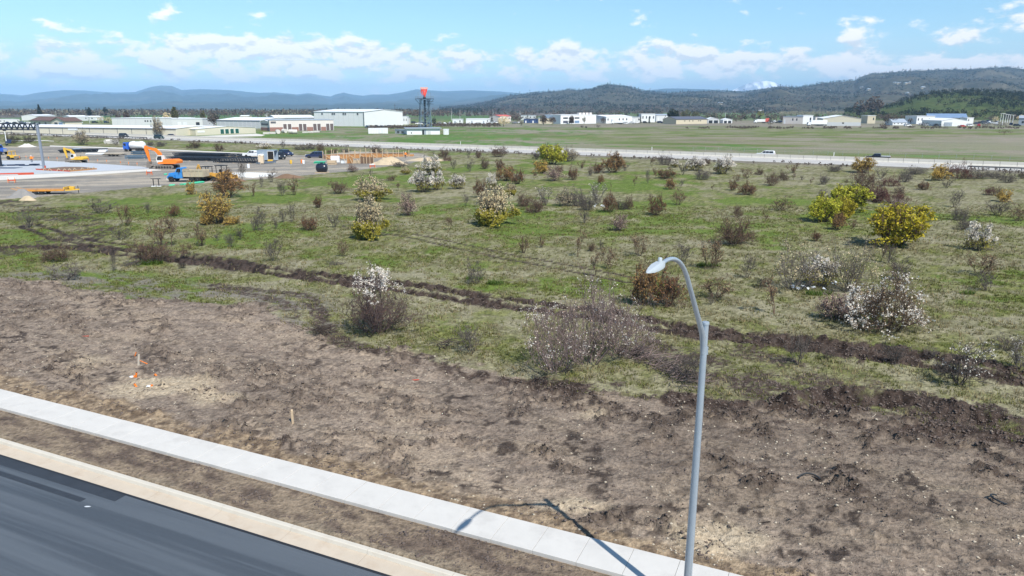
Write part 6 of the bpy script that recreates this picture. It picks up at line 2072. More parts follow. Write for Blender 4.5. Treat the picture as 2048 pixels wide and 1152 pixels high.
# radar station
def radar():
    p = gp(851, 266.5)
    o = empty('radar_tower', p, R(18), 'steel lattice radar tower with a red antenna on top', 'radar tower')
    H1 = px_h(p, 66)
    w0, w1 = px_h(p, 24) / 2, px_h(p, 15) / 2
    def cor(z, s, t):
        w = w0 + (w1 - w0) * z / H1
        return Vector((s * w, t * w, z))
    zs = [0, .18, .36, .52, .68, .84, 1.0]
    for s, t in ((-1, -1), (1, -1), (1, 1), (-1, 1)):
        MB().bar(cor(0, s, t), cor(H1, s, t), .24).build('leg', 'steel_blue', o)
    for k in range(4):
        c4 = ((-1, -1), (1, -1), (1, 1), (-1, 1))
        (s0, t0), (s1, t1) = c4[k], c4[(k + 1) % 4]
        for i in range(6):
            a, b = zs[i] * H1, zs[i + 1] * H1
            MB().bar(cor(a, s0, t0), cor(b, s1, t1), .13).build('brace', 'steel_blue', o)
            MB().bar(cor(a, s1, t1), cor(b, s0, t0), .13).build('brace', 'steel_blue', o)
            MB().bar(cor(b, s0, t0), cor(b, s1, t1), .13).build('strut', 'steel_blue', o)
    MB().box(-.45, .45, -.45, .45, 0, H1 * .98).build('stair_core', 'steel_dark', o)
    m = MB()
    for i in range(6):
        z0, z1 = zs[i] * H1, zs[i + 1] * H1
        sg = 1 if i % 2 else -1
        m.bar((sg * -1.4, -1.1, z0), (sg * 1.4, -1.1, z1), .35, .12)
    m.build('stair_flight', 'steel_blue', o)
    wp = px_h(p, 31) / 2
    pl = MB().box(-wp, wp, -wp, wp, H1, H1 + .25).build('platform', 'steel_dark', o)
    for s, t in ((-1, -1), (1, -1), (1, 1), (-1, 1)):
        MB().bar((s * wp, t * wp, H1 + .25), (s * wp, t * wp, H1 + 3.6 if (s > 0) == (t > 0) else H1 + 1.4), .10).build('mast', 'steel_grey', pl)
        MB().bar((s * w1, t * w1, H1 * .84), (s * wp, t * wp, H1), .2).build('knee_brace', 'steel_blue', o)
    for s in (-1, 1):
        for z in (.7, 1.25):
            MB().bar((-wp, s * wp, H1 + z), (wp, s * wp, H1 + z), .08).bar((s * wp, -wp, H1 + z), (s * wp, wp, H1 + z), .08).build('handrail', 'steel_grey', pl)
    for z in (-2.6, -1.3):
        MB().box(.8, wp, -wp * .8, wp * .8, H1 + z, H1 + z + .15).build('landing', 'steel_dark', o)
    MB().lathe([(.9, H1 + .25), (.8, H1 + 1.0), (.45, H1 + 1.2), (.45, H1 + 2.0)], n=12).build('turntable', 'steel_dark', o)
    # red antenna: curved grid reflector with feed horn, wide at the top
    zb = H1 + 1.7; hh = px_h(p, 12.5); ww = px_h(p, 13) / 2
    V, F = [], []
    n, k = 9, 7
    for r in range(k):
        f = r / (k - 1)
        wr = ww * (.45 + .55 * min(1, f * 1.7))
        for i in range(n):
            x = (i / (n - 1) * 2 - 1) * wr
            V.append((x, .8 - 1.3 * (1 - (x / ww) ** 2) * .5 - .9 * (f - .5) ** 2, zb + f * hh))
    for r in range(k - 1):
        for i in range(0, n - 1, 2) if r < k - 2 else range(n - 1):
            F.append((r * n + i, r * n + i + 1, r * n + n + i + 1, r * n + n + i))
    me = MB().add(V, F)
    V2 = [(x, y + .15, z) for x, y, z in V]
    me.add(V2, [f[::-1] for f in F])
    an = me.build('antenna_dish', 'machine_red', o)
    for i in range(5):
        x = (i / 4 * 2 - 1) * ww * .8
        MB().bar((x, -.55, zb + hh * .95), (x * .3, -1.3, zb + hh * .15), .22).build('feed_bar', 'machine_red', an)
    MB().bar((0, -1.6, zb - .2), (0, .6, zb + .2), .6, .8).build('feed_arm', 'machine_red', an)
    MB().box(-ww * 1.15, ww * 1.15, .1, .3, zb + hh * 1.02, zb + hh * 1.30).build('beacon_bar', 'antenna_pink', an)
mat('machine_red', (.80, .06, .02), .5, var=.1)
mat('antenna_pink', (.62, .34, .30), .6)
radar()
a, b, h = front(814, 269.5, 880, 269.0, 257.5)
bld(a, b, 11, h, 'low white equipment hut with flat grey-blue roof under the radar tower', 'wall_white', 'roof_grey', 'flat', over=.9,
    feats=[('door', 'win_dark', .46, .52, 0, .78, 'wall_grey'), ('door', 'roof_grey', .53, .58, 0, .78, 'wall_grey'), ('window', 'win_dark', .12, .15, .2, .4), ('dish', 'wall_grey', .62, .72, .05, .6)], name='equipment_hut', cat='hut')
a, b, h = front(737, 267.3, 776, 267.0, 257.7)
bld(a, b, 4, h, 'white shipping container in the grass left of the radar hut', 'wall_white', 'roof_white', 'flat', over=.05, feats=row('rib', 'wall_grey', [i / 12 for i in range(1, 12)], .01, .05, .95) + [('door', 'door_white', .55, .70, .05, .95, 'wall_grey')], name='shipping_container', cat='container')
a, b, h = front(887, 269.5, 897, 269.5, 259.5)
bld(a, b, 3, h, 'small pale generator shed right of the radar hut', 'wall_white', 'roof_white', 'flat', over=.1, feats=[('door', 'door_white', .2, .5, 0, .8, 'wall_grey')], name='shed', cat='shed')
a, b, h = front(790, 267, 812, 268, 260)
bld(a, b, 3, h, 'pale utility cabinet block left of the radar hut', 'wall_grey', 'roof_grey', 'flat', over=.1, feats=row('dark_bay', 'win_dark', (.3, .7), .2, .2, .7), name='utility_cabinet', cat='cabinet')

# ---- the business park on the far side of the pasture, left to right
FAR = [
 (-30, 247, 40, 246, 239.5, 'flat', 'wall_light', 'roof_white', 20, 0, 'white-roofed block at the far left edge behind the truss'),
 (73, 241, 112, 240, 231.5, 'gable', 'wall_light', 'roof_white', 16, 1.2, 'white-roofed store behind the brown-roofed house'),
 (140, 242, 176, 241.5, 233.5, 'gable', 'wall_grey', 'roof_white', 16, 1.2, 'white-roofed shed behind the storage building, left one'),
 (180, 241, 207, 240.5, 234, 'gable', 'wall_light', 'roof_white', 12, 1.0, 'white-roofed shed behind the storage building, right one'),
 (50, 227, 70, 226.8, 224, 'flat', 'wall_grey', 'roof_white', 20, 0, 'distant white roof left of the dark conifer'),
 (480, 238, 497, 238, 232.5, 'gable', 'wall_tan', 'roof_white', 12, 1.0, 'small far store with tan wall above the pale workshop'),
 (530, 233.5, 552, 233.5, 229, 'gable', 'wall_light', 'roof_white', 14, 1.0, 'far white-roofed house among trees left of the hangar'),
 (806, 249, 815, 249, 233.5, 'flat', 'wall_white', 'roof_white', 8, 0, 'narrow white block attached to the right of the hangar'),
 (813, 248, 819, 248, 237, 'flat', 'wall_blush', 'roof_white', 6, 0, 'thin pale tower block right of the hangar'),
 (905, 247.5, 925, 247.5, 239, 'flat', 'wall_white', 'roof_white', 12, 0, 'white block with dark gap left of the long white warehouse'),
 (932, 247.5, 979, 247.5, 238.3, 'flat', 'wall_white', 'roof_white', 18, 0, 'long white warehouse between the radar tower and the white blossom tree'),
 (1000, 243, 1022, 242.5, 233, 'gable', 'wall_blush', 'roof_red', 14, 1.4, 'building with a bright red roof behind the white blossom tree'),
 (1042, 240, 1072, 240, 231, 'flat', 'wall_grey', 'roof_grey', 14, 0, 'blue-grey roofed block behind the navy building'),
 (1048, 246, 1077, 246, 238.5, 'flat', 'wall_navy', 'roof_dark', 14, 0, 'navy blue low building left of the tan building'),
 (1077, 247.5, 1119, 247.5, 236.8, 'flat', 'wall_tan', 'roof_grey', 14, 0, 'tan building behind bare trees'),
 (1190, 246.5, 1212, 246, 235.5, 'flat', 'wall_white', 'roof_white', 20, 0, 'white block right of the two-storey office'),
 (1212, 247, 1264, 246, 233.8, 'gable', 'wall_white', 'roof_white', 26, 1.4, 'wide white works building right of the two-storey office'),
 (1264, 245.5, 1282, 245.5, 234.5, 'flat', 'wall_light', 'roof_grey', 12, 0, 'low grey-white block before the tall white block'),
 (1282, 244.5, 1310, 244.5, 228.6, 'flat', 'wall_white', 'roof_white', 14, 0, 'tall white block with dark slit windows'),
 (1312, 243, 1338, 243, 231, 'gable', 'wall_light', 'roof_grey', 14, 1.2, 'pale shed left of the dark pines'),
 (1415, 246.5, 1438, 246.5, 238.5, 'end', 'wall_grey', 'roof_white', 12, 1.2, 'open-fronted shed with dark bays right of the tan long shed'),
 (1446, 246.5, 1464, 246.5, 239.5, 'end', 'wall_white', 'roof_white', 10, 1.0, 'small white gabled hut right of the open shed'),
 (1565, 247.5, 1605, 248, 233.5, 'flat', 'wall_blush', 'roof_grey', 16, 0, 'pale long block behind leafless shrubs'),
 (1605, 248, 1625, 248, 231.5, 'flat', 'wall_white', 'roof_white', 14, 0, 'white square block left of the box truck'),
 (1630, 246, 1644, 246, 234, 'flat', 'wall_blush', 'roof_dark', 10, 0, 'small blush block with dark roof behind the box truck'),
 (1734, 247, 1750, 247, 232, 'flat', 'wall_tan', 'roof_white', 12, 0, 'tall tan block right of the large cream warehouse'),
 (1785, 250.5, 1814, 250.5, 246.5, 'gable', 'wall_white', 'roof_grey', 12, 2.6, 'white cottage with a steep grey roof'),
 (1775, 226.5, 1797, 226.5, 221, 'gable', 'wall_white', 'roof_white', 12, 1.4, 'white farmhouse on the rise below the green hill'),
 (1832, 248, 1868, 248, 233, 'flat', 'wall_white', 'roof_white', 18, 0, 'white dealer building left of the long blue roof'),
 (1882, 252.5, 1933, 252.5, 241.5, 'end', 'wall_white', 'roof_white', 26, 1.6, 'white gabled hall in front of the long blue roof'),
 (1933, 247, 1946, 247, 236, 'flat', 'wall_white', 'roof_white', 10, 0, 'white annex at the right end of the blue-roofed building'),
 (1515, 225, 1528, 225, 221, 'gable', 'wall_tan', 'roof_white', 10, 1.0, 'lone farm shed in the fields below the wooded hill'),
 (1167, 225, 1186, 225, 222.6, 'gable', 'wall_white', 'roof_white', 10, 1.0, 'distant white farm buildings in the green field'),
]
rng6 = random.Random(4)
for x0, y0, x1, y1, top, kd, wl, rf, dp, rs, lb in FAR:
    a, b, h = front(x0, y0, x1, y1, top)
    if h < 2.2: h = 2.2
    ft = []
    n = max(2, int((x1 - x0) / 7))
    if kd != 'end':
        for i in range(n):
            c = (i + .5) / n
            r = rng6.random()
            if r < .5: ft.append(('window', 'win_dark', c - .14 / n, c + .14 / n, .45, .75))
            elif r < .75: ft.append(('door', 'door_white' if wl != 'wall_white' else 'roof_grey', c - .18 / n, c + .18 / n, 0, .6))
    else:
        ft = [('roller_door', 'win_dark' if 'open' in lb else 'roof_grey', .1, .42, 0, .7), ('roller_door', 'win_dark' if 'open' in lb else 'door_white', .55, .9, 0, .7)]
    bld(a, b, dp, h, lb, wl, rf, kd, max(rs, .4), .25, ft, trim=False, group='buildings of the business park')
# two-storey office with window strips
a, b, h = front(1121, 248, 1192, 247, 230.5)
of = bld(a, b, 24, h, 'white two-storey office with dark window strips and small roof boxes', 'wall_white', 'roof_white', 'flat',
    feats=[('window_strip', 'win_dark', .07, .20, .58, .74), ('window_strip', 'win_dark', .23, .37, .58, .74), ('window_strip', 'win_dark', .39, .52, .58, .74), ('window_strip', 'roof_dark', .07, .20, .08, .36), ('window_strip', 'win_dark', .23, .37, .08, .36), ('window_strip', 'roof_blue', .39, .52, .08, .36)])
L = (b - a).length
for f in (.6, .7, .8, .9):
    MB().box(L * f - 1.2, L * f + 1.2, 3, 6, h + .304, h + 1.9).build('roof_unit', 'wall_blush', of)
# tan long shed with dark roof
a, b, h = front(1352, 248.5, 1414, 247.5, 238.5)
bld(a, b, 16, h, 'tan long shed with a dark roof and small dark vents', 'wall_tan', 'roof_dark', 'gable', 2.0, feats=row('vent', 'win_dark', (.27, .42, .53, .72, .78), .03, .55, .75))
# large cream warehouse, gable forward with grey base
a, b, h = front(1645, 251.5, 1721, 252, 237.5)
wh = bld(a, b, 40, h, 'large cream warehouse with a grey base band behind the box truck', 'wall_cream', 'roof_white', 'end', 2.2, feats=[('base_band', 'wall_grey', 0, 1, 0, .5), ('window', 'win_dark', .51, .56, .28, .48)])
# blue-roofed long building
a, b, h = front(1856, 244, 1932, 244.5, 236)
bld(a, b, 22, h, 'long building with a blue metal roof at the foot of the green hill', 'wall_white', 'roof_blue', 'gable', 3.8, 1.0, feats=row('window', 'win_dark', (.2, .4, .6, .8), .08, .3, .7))
a, b, h = front(2036, 250.5, 2080, 251, 237)
bld(a, b, 22, h, 'grey-blue building cut by the right picture edge', 'roof_grey', 'roof_grey', 'gable', 2.0, feats=row('window', 'win_dark', (.2, .5), .1, .3, .6))
# white flag and light poles on the right
for i, (x, yb, yt) in enumerate(((2000.5, 243, 228), (2004, 250.5, 228), (2010, 245, 229), (2014.5, 245, 229.5), (2019, 245, 230.5), (2025, 245, 231))):
    p = gp(x, yb); hh = px_h(p, yb - yt)
    o = empty('light_pole', p, 0, 'slender white light pole in the lot at the right edge, number %s from the left' % ('one', 'two', 'three', 'four', 'five', 'six')[i], 'light pole', 'white poles of the right lot')
    MB().tube((0, 0, 0), (0, 0, hh), .28, .16, 8).build('pole', 'wall_white', o, True)
    MB().chbox(-1.2, 1.2, -.3, .3, hh, hh + .25, .05).build('lamp_arm', 'wall_white', o)
# parked vehicles in the lots: tiny, shells with cabin, windows and wheels
LOT = [(1150, 246, .0), (1163, 246, .1), (1135, 246.5, .0), (1185, 246.4, 0), (1240, 247.6, 0), (1252, 247.8, .1), (1262, 247.4, 0), (1274, 246.6, 0), (1290, 246.4, .2), (1320, 246.2, 0), (1331, 246, 0), (1342, 246.6, 0), (1348, 246, 0),
       (1542, 246, 0), (1549, 244.6, .3), (1556, 246, 0), (1561, 244.8, 0), (1537, 243.4, 0), (1870, 249.6, 0), (1840, 250, 0), (1850, 251.6, 0), (1815, 252.4, 0), (1872, 252.6, .2), (1953, 248, 0), (1962, 247, 0), (1970, 248.4, 0),
       (1978, 246.4, 0), (1986, 247.4, 0), (1993, 249.4, 0), (1966, 245, 0), (1975, 243.8, 0), (1983, 244.4, 0), (1992, 245.4, 0), (1940, 252.6, 0), (1957, 253, .3), (1925, 253.8, 0), (2034, 252.6, 0), (2022, 250, 0),
       (870, 249.5, 0), (880, 247.6, 0), (890, 249.4, .2), (900, 248, 0), (838, 249, 0), (846, 247.4, 0), (858, 248.8, 0), (828, 246.8, 0), (1030, 247.5, 0), (1038, 246.2, 0), (985, 247.2, 0), (992, 246.2, 0), (752, 255.5, 0), (765, 255, 0), (780, 255.4, 0),
       (735, 256, .2), (8, 251, 0), (22, 250.2, 0), (36, 251, 0), (48, 249.4, 0), (14, 247.8, 0), (30, 246.8, 0), (44, 246.4, 0), (56, 247.6, 0), (150, 247.4, 0), (160, 246.8, 0), (190, 246.2, 0), (213, 246, 0)]
_k = {}
_lotmarks = [(1155, 'the two-storey office'), (1250, 'the wide white works building'), (1335, 'the pale shed by the pines'), (1550, 'the white camper'), (1850, 'the white dealer building'), (1975, 'the white light poles'), (865, 'the radar tower base'),
             (1020, 'the red-roofed building'), (757, 'the white container'), (30, 'the truss at the left edge'), (175, 'the left white-roofed sheds')]
_colw = {'car_white': 'white', 'car_silver': 'silver', 'car_dark': 'dark', 'car_navy': 'navy', 'car_red': 'red', 'car_black': 'black', 'car_grey': 'grey'}
for i, (x, y, r) in enumerate(LOT):
    pt = ('car_white', 'car_dark', 'car_silver', 'car_navy', 'car_white', 'car_black', 'car_grey')[i * 5 % 7]
    if x in (8, 36, 1925, 1957): pt = 'car_red'
    kd = ('suv', 'sedan', 'pickup', 'van')[i * 3 % 4]
    p = gp(x, y)
    mk = min(_lotmarks, key=lambda q: abs(q[0] - x))[1]
    key = (pt, kd, mk)
    lb = '%s %s parked far off by %s' % (_colw[pt], {'suv': 'SUV', 'sedan': 'saloon car', 'pickup': 'pickup', 'van': 'minivan'}[kd], mk)
    q = _k.get((kd, pt))
    if q is None:
        q = car(p, R(10) + r * 3, kd, pt, lb, 'parked_car', 'car', 'cars parked in the far lots', detail=False)
        _k[(kd, pt)] = q
    else:
        q = copy_tree(q); q.location = p; q.rotation_euler = (0, 0, R(10) + r * 3 + (i % 3) * .7); q['label'] = lb
def box_truck(x, y, L, h, label, cab=True):
    p = gp(x, y)
    o = empty('box_truck', p, math.pi + R(3), label, 'truck')
    MB().chbox(-L / 2, L / 2 - 2.2, -1.25, 1.25, 1.1, h, .05).build('cargo_box', 'wall_white', o)
    MB().side([(L / 2 - 2.1, .6), (L / 2, .6), (L / 2, 1.6), (L / 2 - .5, 2.7), (L / 2 - 2.1, 2.8)], -1.15, 1.15, .1, 1.7).build('cab', 'car_white', o)
    MB().hexa([(L / 2 - .02, -.95, 1.65), (L / 2 + .03, -.95, 1.65), (L / 2 + .03, .95, 1.65), (L / 2 - .02, .95, 1.65), (L / 2 - .47, -.9, 2.6), (L / 2 - .42, -.9, 2.6), (L / 2 - .42, .9, 2.6), (L / 2 - .47, .9, 2.6)]).build('windscreen', 'glass_dark', o)
    MB().box(-L / 2, L / 2 - .4, -.5, .5, .7, 1.0).build('chassis', 'machine_black', o)
    for xx in (L / 2 - 1.0, -L / 2 + 1.5, -L / 2 + 2.7):
        for s in (-1, 1): wheel(o, xx, s * 1.05, .5, .3, s)
box_truck(1636, 251.5, 17, 4.2, 'white box truck parked left of the large cream warehouse')
box_truck(1520, 246.3, 11, 3.4, 'white camper vehicle beside a red sign in the right half')
box_truck(1234, 248.4, 10, 3.2, 'white delivery truck before the wide white works building')
_o = empty('sign_board', gp(1534, 246.5), 0, 'small red sign board beside the white camper', 'sign')
MB().box(-1.6, 1.6, -.1, .1, 1.2, 4.4).build('panel', 'roof_red', _o); MB().box(-.15, .15, -.1, .1, 0, 1.2).build('post', 'trim_dark', _o)

# utility poles
for i, (x, yb, yt) in enumerate(((791, 246, 209), (113, 236, 222.5), (839, 241, 214), (903, 241, 217), (986, 240, 219), (180, 247, 236), (118, 229, 219), (1040, 243, 222), (1450, 244, 225), (1595, 243, 224), (920, 240, 220))):
    p = gp(x, yb); hh = px_h(p, yb - yt)
    o = empty('utility_pole', p, .4 * i, ('tall dark utility pole right of the hangar', 'utility pole behind the brown-roofed house', 'slim utility pole just left of the radar tower', 'pale utility pole right of the radar tower',
        'utility pole above the long white warehouse', 'white lamp pole over the storage roof', 'distant pole right of the dark conifer', 'utility pole by the navy building', 'utility pole above the small white hut', 'utility pole behind the pale long block',
        'second pale utility pole right of the radar tower')[i], 'utility pole', 'utility poles')
    MB().tube((0, 0, 0), (0, 0, hh), .22, .14, 8).build('pole', 'vent_dark' if i in (0, 2, 6, 9) else 'wall_grey', o, True)
    MB().box(-1.2, 1.2, -.08, .08, hh * .92, hh * .92 + .16).build('crossarm', 'vent_dark', o)
# concrete pipes and blocks in front of the garage
for i, (x, y) in enumerate(((556, 267.5), (569, 266), (583, 267.3), (590, 267.6), (533, 268.5), (545, 268))):
    p = gp(x, y)
    if i < 4:
        o = tag(link('pipe_section', MB().lathe([(.9, -1.2), (1.1, -1.2), (1.1, 1.2), (.9, 1.2)], 'y', (0, 0, 1.1), 16).mesh('kerb_pour', True, 'pipe_section')), ('leftmost', 'second', 'third', 'rightmost')[i] + ' pale concrete pipe lying in front of the brick-based garage', 'concrete pipe', 'concrete pipes before the garage')
        o.location = p; o.rotation_euler = (0, 0, R(30 + 25 * i))
    else:
        o = tag(link('concrete_block', MB().chbox(-1.6, 1.6, -.7, .7, 0, 1.0, .08).fix().mesh('kerb_pour', name='concrete_block')), 'pale concrete block on the grass %s the pipes' % ('far left of' if i == 4 else 'just left of'), 'concrete block')
        o.location = p
for i, x in enumerate((610, 621, 627, 634)):
    o = tag(link('concrete_block', MB().chbox(-1.4, 1.4, -.5, .5, 0, .8, .08).fix().mesh('kerb_pour', name='concrete_block')), ('first', 'second', 'third', 'last')[i] + ' white block in the row right of the concrete pipes', 'concrete block', 'blocks before the garage')
    o.location = gp(x, 266 - i * .4)
def culvert():
    p = gp(217, 287)
    o = empty('culvert', p, R(-20), 'white concrete culvert mouth on the highway bank', 'culvert')
    MB().lathe([(.55, -1.4), (.8, -1.4), (.8, 1.4), (.55, 1.4)], 'y', (0, 0, .75), 16).build('pipe', 'kerb_pour', o, True)
    MB().hexa([(.7, -1.3, 0), (4.2, -1.0, 0), (4.2, 1.2, 0), (.7, 1.3, 0), (.7, -1.3, .9), (4.2, -1.0, 1.5), (4.2, 1.2, 1.5), (.7, 1.3, .9)]).build('headwall', 'kerb_pour', o)
culvert()

# ================================================================== HILLS, WOODS AND AIR
def hillmat(name, c1, c2, c3, s1, s2, field=None):
    m = bpy.data.materials.new(name); m.use_nodes = True
    MATS[name] = m
    t = NT(m.node_tree)
    b = t.n['Principled BSDF']
    b.inputs['Roughness'].default_value = 1.0
    b.inputs['Specular IOR Level'].default_value = .05
    pos = t.new('ShaderNodeNewGeometry').outputs['Position']
    a = t.noise(pos, s1, 4, .65)
    f = t.noise(pos, s2, 3, .7)
    c = t.mix(t.ramp(f, .35, .65), c1, c2)
    c = t.mix(t.m('MULTIPLY', t.ramp(a, .52, .66), .7), c, c3)
    t.l.new(c, b.inputs['Base Color'])
    return m
hillmat('hill_far', (.030, .042, .030), (.060, .072, .048), (.105, .098, .072), .0011, .006)
hillmat('hill_wood', (.040, .044, .028), (.088, .080, .054), (.130, .115, .078), .0045, .045)
hillmat('hill_green', (.042, .062, .020), (.080, .102, .034), (.100, .095, .050), .02, .06)
def snowmat():
    m = bpy.data.materials.new('snow_mountain'); m.use_nodes = True
    MATS['snow_mountain'] = m
    t = NT(m.node_tree); b = t.n['Principled BSDF']
    pos = t.new('ShaderNodeNewGeometry').outputs['Position']
    n = t.noise(t.scale(pos, .0022, .0006, .0007), 1.0, 5, .65, .6)
    c = t.mix(t.ramp(n, .47, .56), (.92, .93, .94), (.25, .28, .33))
    t.l.new(c, b.inputs['Base Color']); b.inputs['Roughness'].default_value = .8
snowmat()

def ridge(name, prof, D, D0, mt, seed, cols=420, rows=46, spur=.35, rough=6.0, back=1.35, dcurve=None):
    """a range of hills: its skyline keeps to the given bearings and heights at distance D; the near slope runs down to D0, the far slope behind"""
    xs = np.array([p[0] for p in prof], float); ys = np.array([p[1] for p in prof], float)
    px = np.linspace(xs[0], xs[-1], cols)
    py = np.interp(px, xs, ys)
    b = (576 - py) / FPX
    dy = math.cos(PITCH) + b * math.sin(PITCH); dz = -math.sin(PITCH) + b * math.cos(PITCH); dx = (px - 1024) / FPX
    Dc = np.full(cols, float(D)) if dcurve is None else np.interp(px, [q[0] for q in dcurve], [q[1] for q in dcurve])
    cx, hz = dx / dy, np.maximum(CAM_H + Dc * dz / dy, 2.0)
    t = np.concatenate([np.linspace(0, 1, rows), np.linspace(1.12, back, 6)])
    T = t[:, None]
    near = D0 / D
    Y = (Dc[None, :] * (near + (1 - near) * np.minimum(T, 1))) + Dc[None, :] * np.maximum(T - 1, 0)
    X = cx[None, :] * Y
    w = np.clip(T, 0, 1)
    sp = fbm(X / 1.0, Y / 2.2, D * .05, 4, seed) - .5
    shape = np.clip(w + spur * sp * np.sin(np.pi * w) * 1.4, 0, 1)
    Z = hz[None, :] * (shape ** 1.25)
    Z = np.minimum(Z, CAM_H + (hz[None, :] - CAM_H) * Y / Dc[None, :] - (1 - w) * 1.5)      # nothing in front stands above the skyline
    Z = np.where(T > 1, hz[None, :] * np.clip(1 - ((T - 1) / (back - 1)) ** 1.4 * 1.05, -.05, 1), Z)
    Z += (fbm(X, Y, D * .006, 3, seed + 5) - .5) * rough * np.clip(w * (1 - w) * 4 + .05, 0, 1)
    Z[0] = -4; Z[-1] = -4
    n = len(t)
    V = np.stack([X, Y, Z], -1).reshape(-1, 3)
    i = np.arange((n - 1) * cols).reshape(n - 1, cols)[:, :-1].ravel()
    F = np.stack([i, i + 1, i + cols + 1, i + cols], 1)
    tag(link(name, np_mesh(name, V, F, mt, True)), kind='structure')
    return X, Y, Z

RANGE = [(-420, 190), (-200, 196), (0, 189), (20, 190), (39, 192.5), (80, 184.6), (105, 182), (129, 180), (168, 181), (207, 184), (234, 185), (270, 184), (301, 174), (320, 171), (344, 172), (363, 180), (400, 178), (457, 180), (497, 184), (520, 186), (549, 184.5),
         (595, 189), (617, 186), (640, 190), (661, 193), (672, 188.5), (687, 185), (705, 189), (727, 191.5), (743, 189), (776, 189), (809, 184), (832, 178.5), (858, 180.5), (889, 182.5), (942, 180.5), (1000, 183), (1051, 187), (1120, 193), (1180, 196)]
ridge('mountain_range', RANGE, 15000, 5200, 'hill_far', 3, 520, 50, .42, 40)
ridge('mountain_range', [(-420, 186), (0, 187), (35, 189.5), (90, 196), (200, 200)], 16800, 15200, 'hill_far', 7, 80, 14, .2, 40)
ridge('mountain_range', [(1230, 192), (1292, 181), (1331, 177), (1364, 177), (1409, 178.5), (1456, 181.5), (1560, 186), (1700, 190)], 12500, 9000, 'hill_far', 9, 160, 20, .3, 30)
ridge('snow_mountain', [(1380, 205), (1430, 193), (1464, 181), (1487, 170.5), (1500, 166), (1511, 163.5), (1523, 163), (1534, 161.5), (1546, 164), (1554, 166), (1572, 172), (1610, 182), (1680, 200)], 15200, 14400, 'snow_mountain', 13, 140, 30, .3, 60)
ridge('hill', [(780, 217), (873, 210), (950, 203), (1010, 196), (1080, 191), (1160, 188), (1300, 186), (1450, 190)], 8200, 4800, 'hill_wood', 15, 240, 26, .3, 18)
HILLP = [(880, 217), (940, 211), (990, 200), (1028, 190), (1075, 185.5), (1122, 182), (1135, 179), (1157, 181.5), (1184, 179), (1200, 172.5), (1216, 169), (1243, 171.5), (1262, 175), (1286, 182), (1301, 183.5), (1339, 185.8), (1382, 183.5), (1427, 181.5), (1468, 184.4),
         (1484, 184.8), (1507, 182.5), (1544, 175), (1560, 172.5), (1593, 175), (1622, 171), (1640, 167), (1671, 164), (1710, 161), (1721, 154), (1740, 148), (1781, 145), (1831, 142), (1869, 140), (1940, 139), (1981, 135.5), (2015, 135), (2048, 138), (2200, 146), (2420, 150)]
HX, HY, HZ = ridge('hill', HILLP, 4600, 1850, 'hill_wood', 19, 620, 60, .38, 14)
GX, GY, GZ = ridge('green_hill', [(1690, 222), (1765, 212), (1794, 205), (1825, 196), (1846, 190), (1867, 187), (1908, 184), (1960, 183), (2002, 185), (2023, 186), (2048, 188.5), (2200, 190), (2400, 200)], 1250, 800, 'hill_green', 23, 220, 36, .25, 1.5)

# ---------------- far trees: small leafy clumps, joined per wood
leafmat('wood_dark', (.030, .040, .022), .4)
leafmat('wood_grey', (.120, .098, .082), .35)
leafmat('wood_olive', (.115, .120, .052), .35)
leafmat('wood_pale', (.30, .29, .22), .3) if 'wood_pale_leaf' in MATS else leafmat('wood_spring', (.300, .290, .215), .3)

def clump_tree(rng, n, kind):
    """positions of leaf faces for one far tree of unit height; kind round, cone or bare"""
    if kind == 'cone':
        z = rng.random(n) ** 1.4
        r = (1 - z) * .26 * np.sqrt(rng.random(n)) + .01
        z = .08 + z * .92
    else:
        z = rng.normal(.6, .19, n).clip(.12, 1.0)
        r = np.sqrt(np.clip(1 - ((z - .58) / .46) ** 2, .02, 1)) * .42 * np.sqrt(rng.random(n))
    a = rng.random(n) * 6.283
    return np.stack([r * np.cos(a), r * np.sin(a), z], 1)

def wood(name, pts, hs, kind, mt, faces, label, fsize=.10, seed=0):
    rng = np.random.default_rng(seed)
    P, Sz = [], []
    protos = [clump_tree(rng, faces, kind) for _ in range(7)]
    for (x, y, z), h in zip(pts, hs):
        q = protos[rng.integers(7)] * np.array([h * rng.uniform(.8, 1.3), h * rng.uniform(.8, 1.3), h])
        a = rng.random() * 6.28
        q = np.stack([q[:, 0] * math.cos(a) - q[:, 1] * math.sin(a), q[:, 0] * math.sin(a) + q[:, 1] * math.cos(a), q[:, 2]], 1)
        P.append(q + np.array([x, y, z])); Sz.append(np.full(faces, h * fsize))
    P = np.concatenate(P); Sz = np.concatenate(Sz)[:, None]
    n = len(P)
    d = rng.normal(size=(n, 3)); d /= np.linalg.norm(d, axis=1, keepdims=True)
    e = rng.normal(size=(n, 3)); e -= d * (e * d).sum(1, keepdims=True); e /= np.linalg.norm(e, axis=1, keepdims=True)
    V = np.stack([P + d * Sz * 1.2, P - d * Sz * .6 + e * Sz, P - d * Sz * .6 - e * Sz], 1)
    me = np_mesh(name, V.reshape(-1, 3), np.arange(n * 3).reshape(n, 3), mt)
    return tag(link(name, me), label, 'woodland', kind='stuff')

def on_grid(X, Y, Z, n, rng, wfun):
    r, c = X.shape
    out = []
    while len(out) < n:
        i, j = rng.integers(1, r - 7, 4000), rng.integers(0, c - 1, 4000)
        fi, fj = rng.random(4000), rng.random(4000)
        f = lambda A: A[i, j] * (1 - fi) * (1 - fj) + A[i + 1, j] * fi * (1 - fj) + A[i, j + 1] * (1 - fi) * fj + A[i + 1, j + 1] * fi * fj
        x, y, z = f(X), f(Y), f(Z)
        k = rng.random(4000) < wfun(x, y, i / (r - 7))
        out += list(zip(x[k], y[k], z[k]))
    return out[:n]

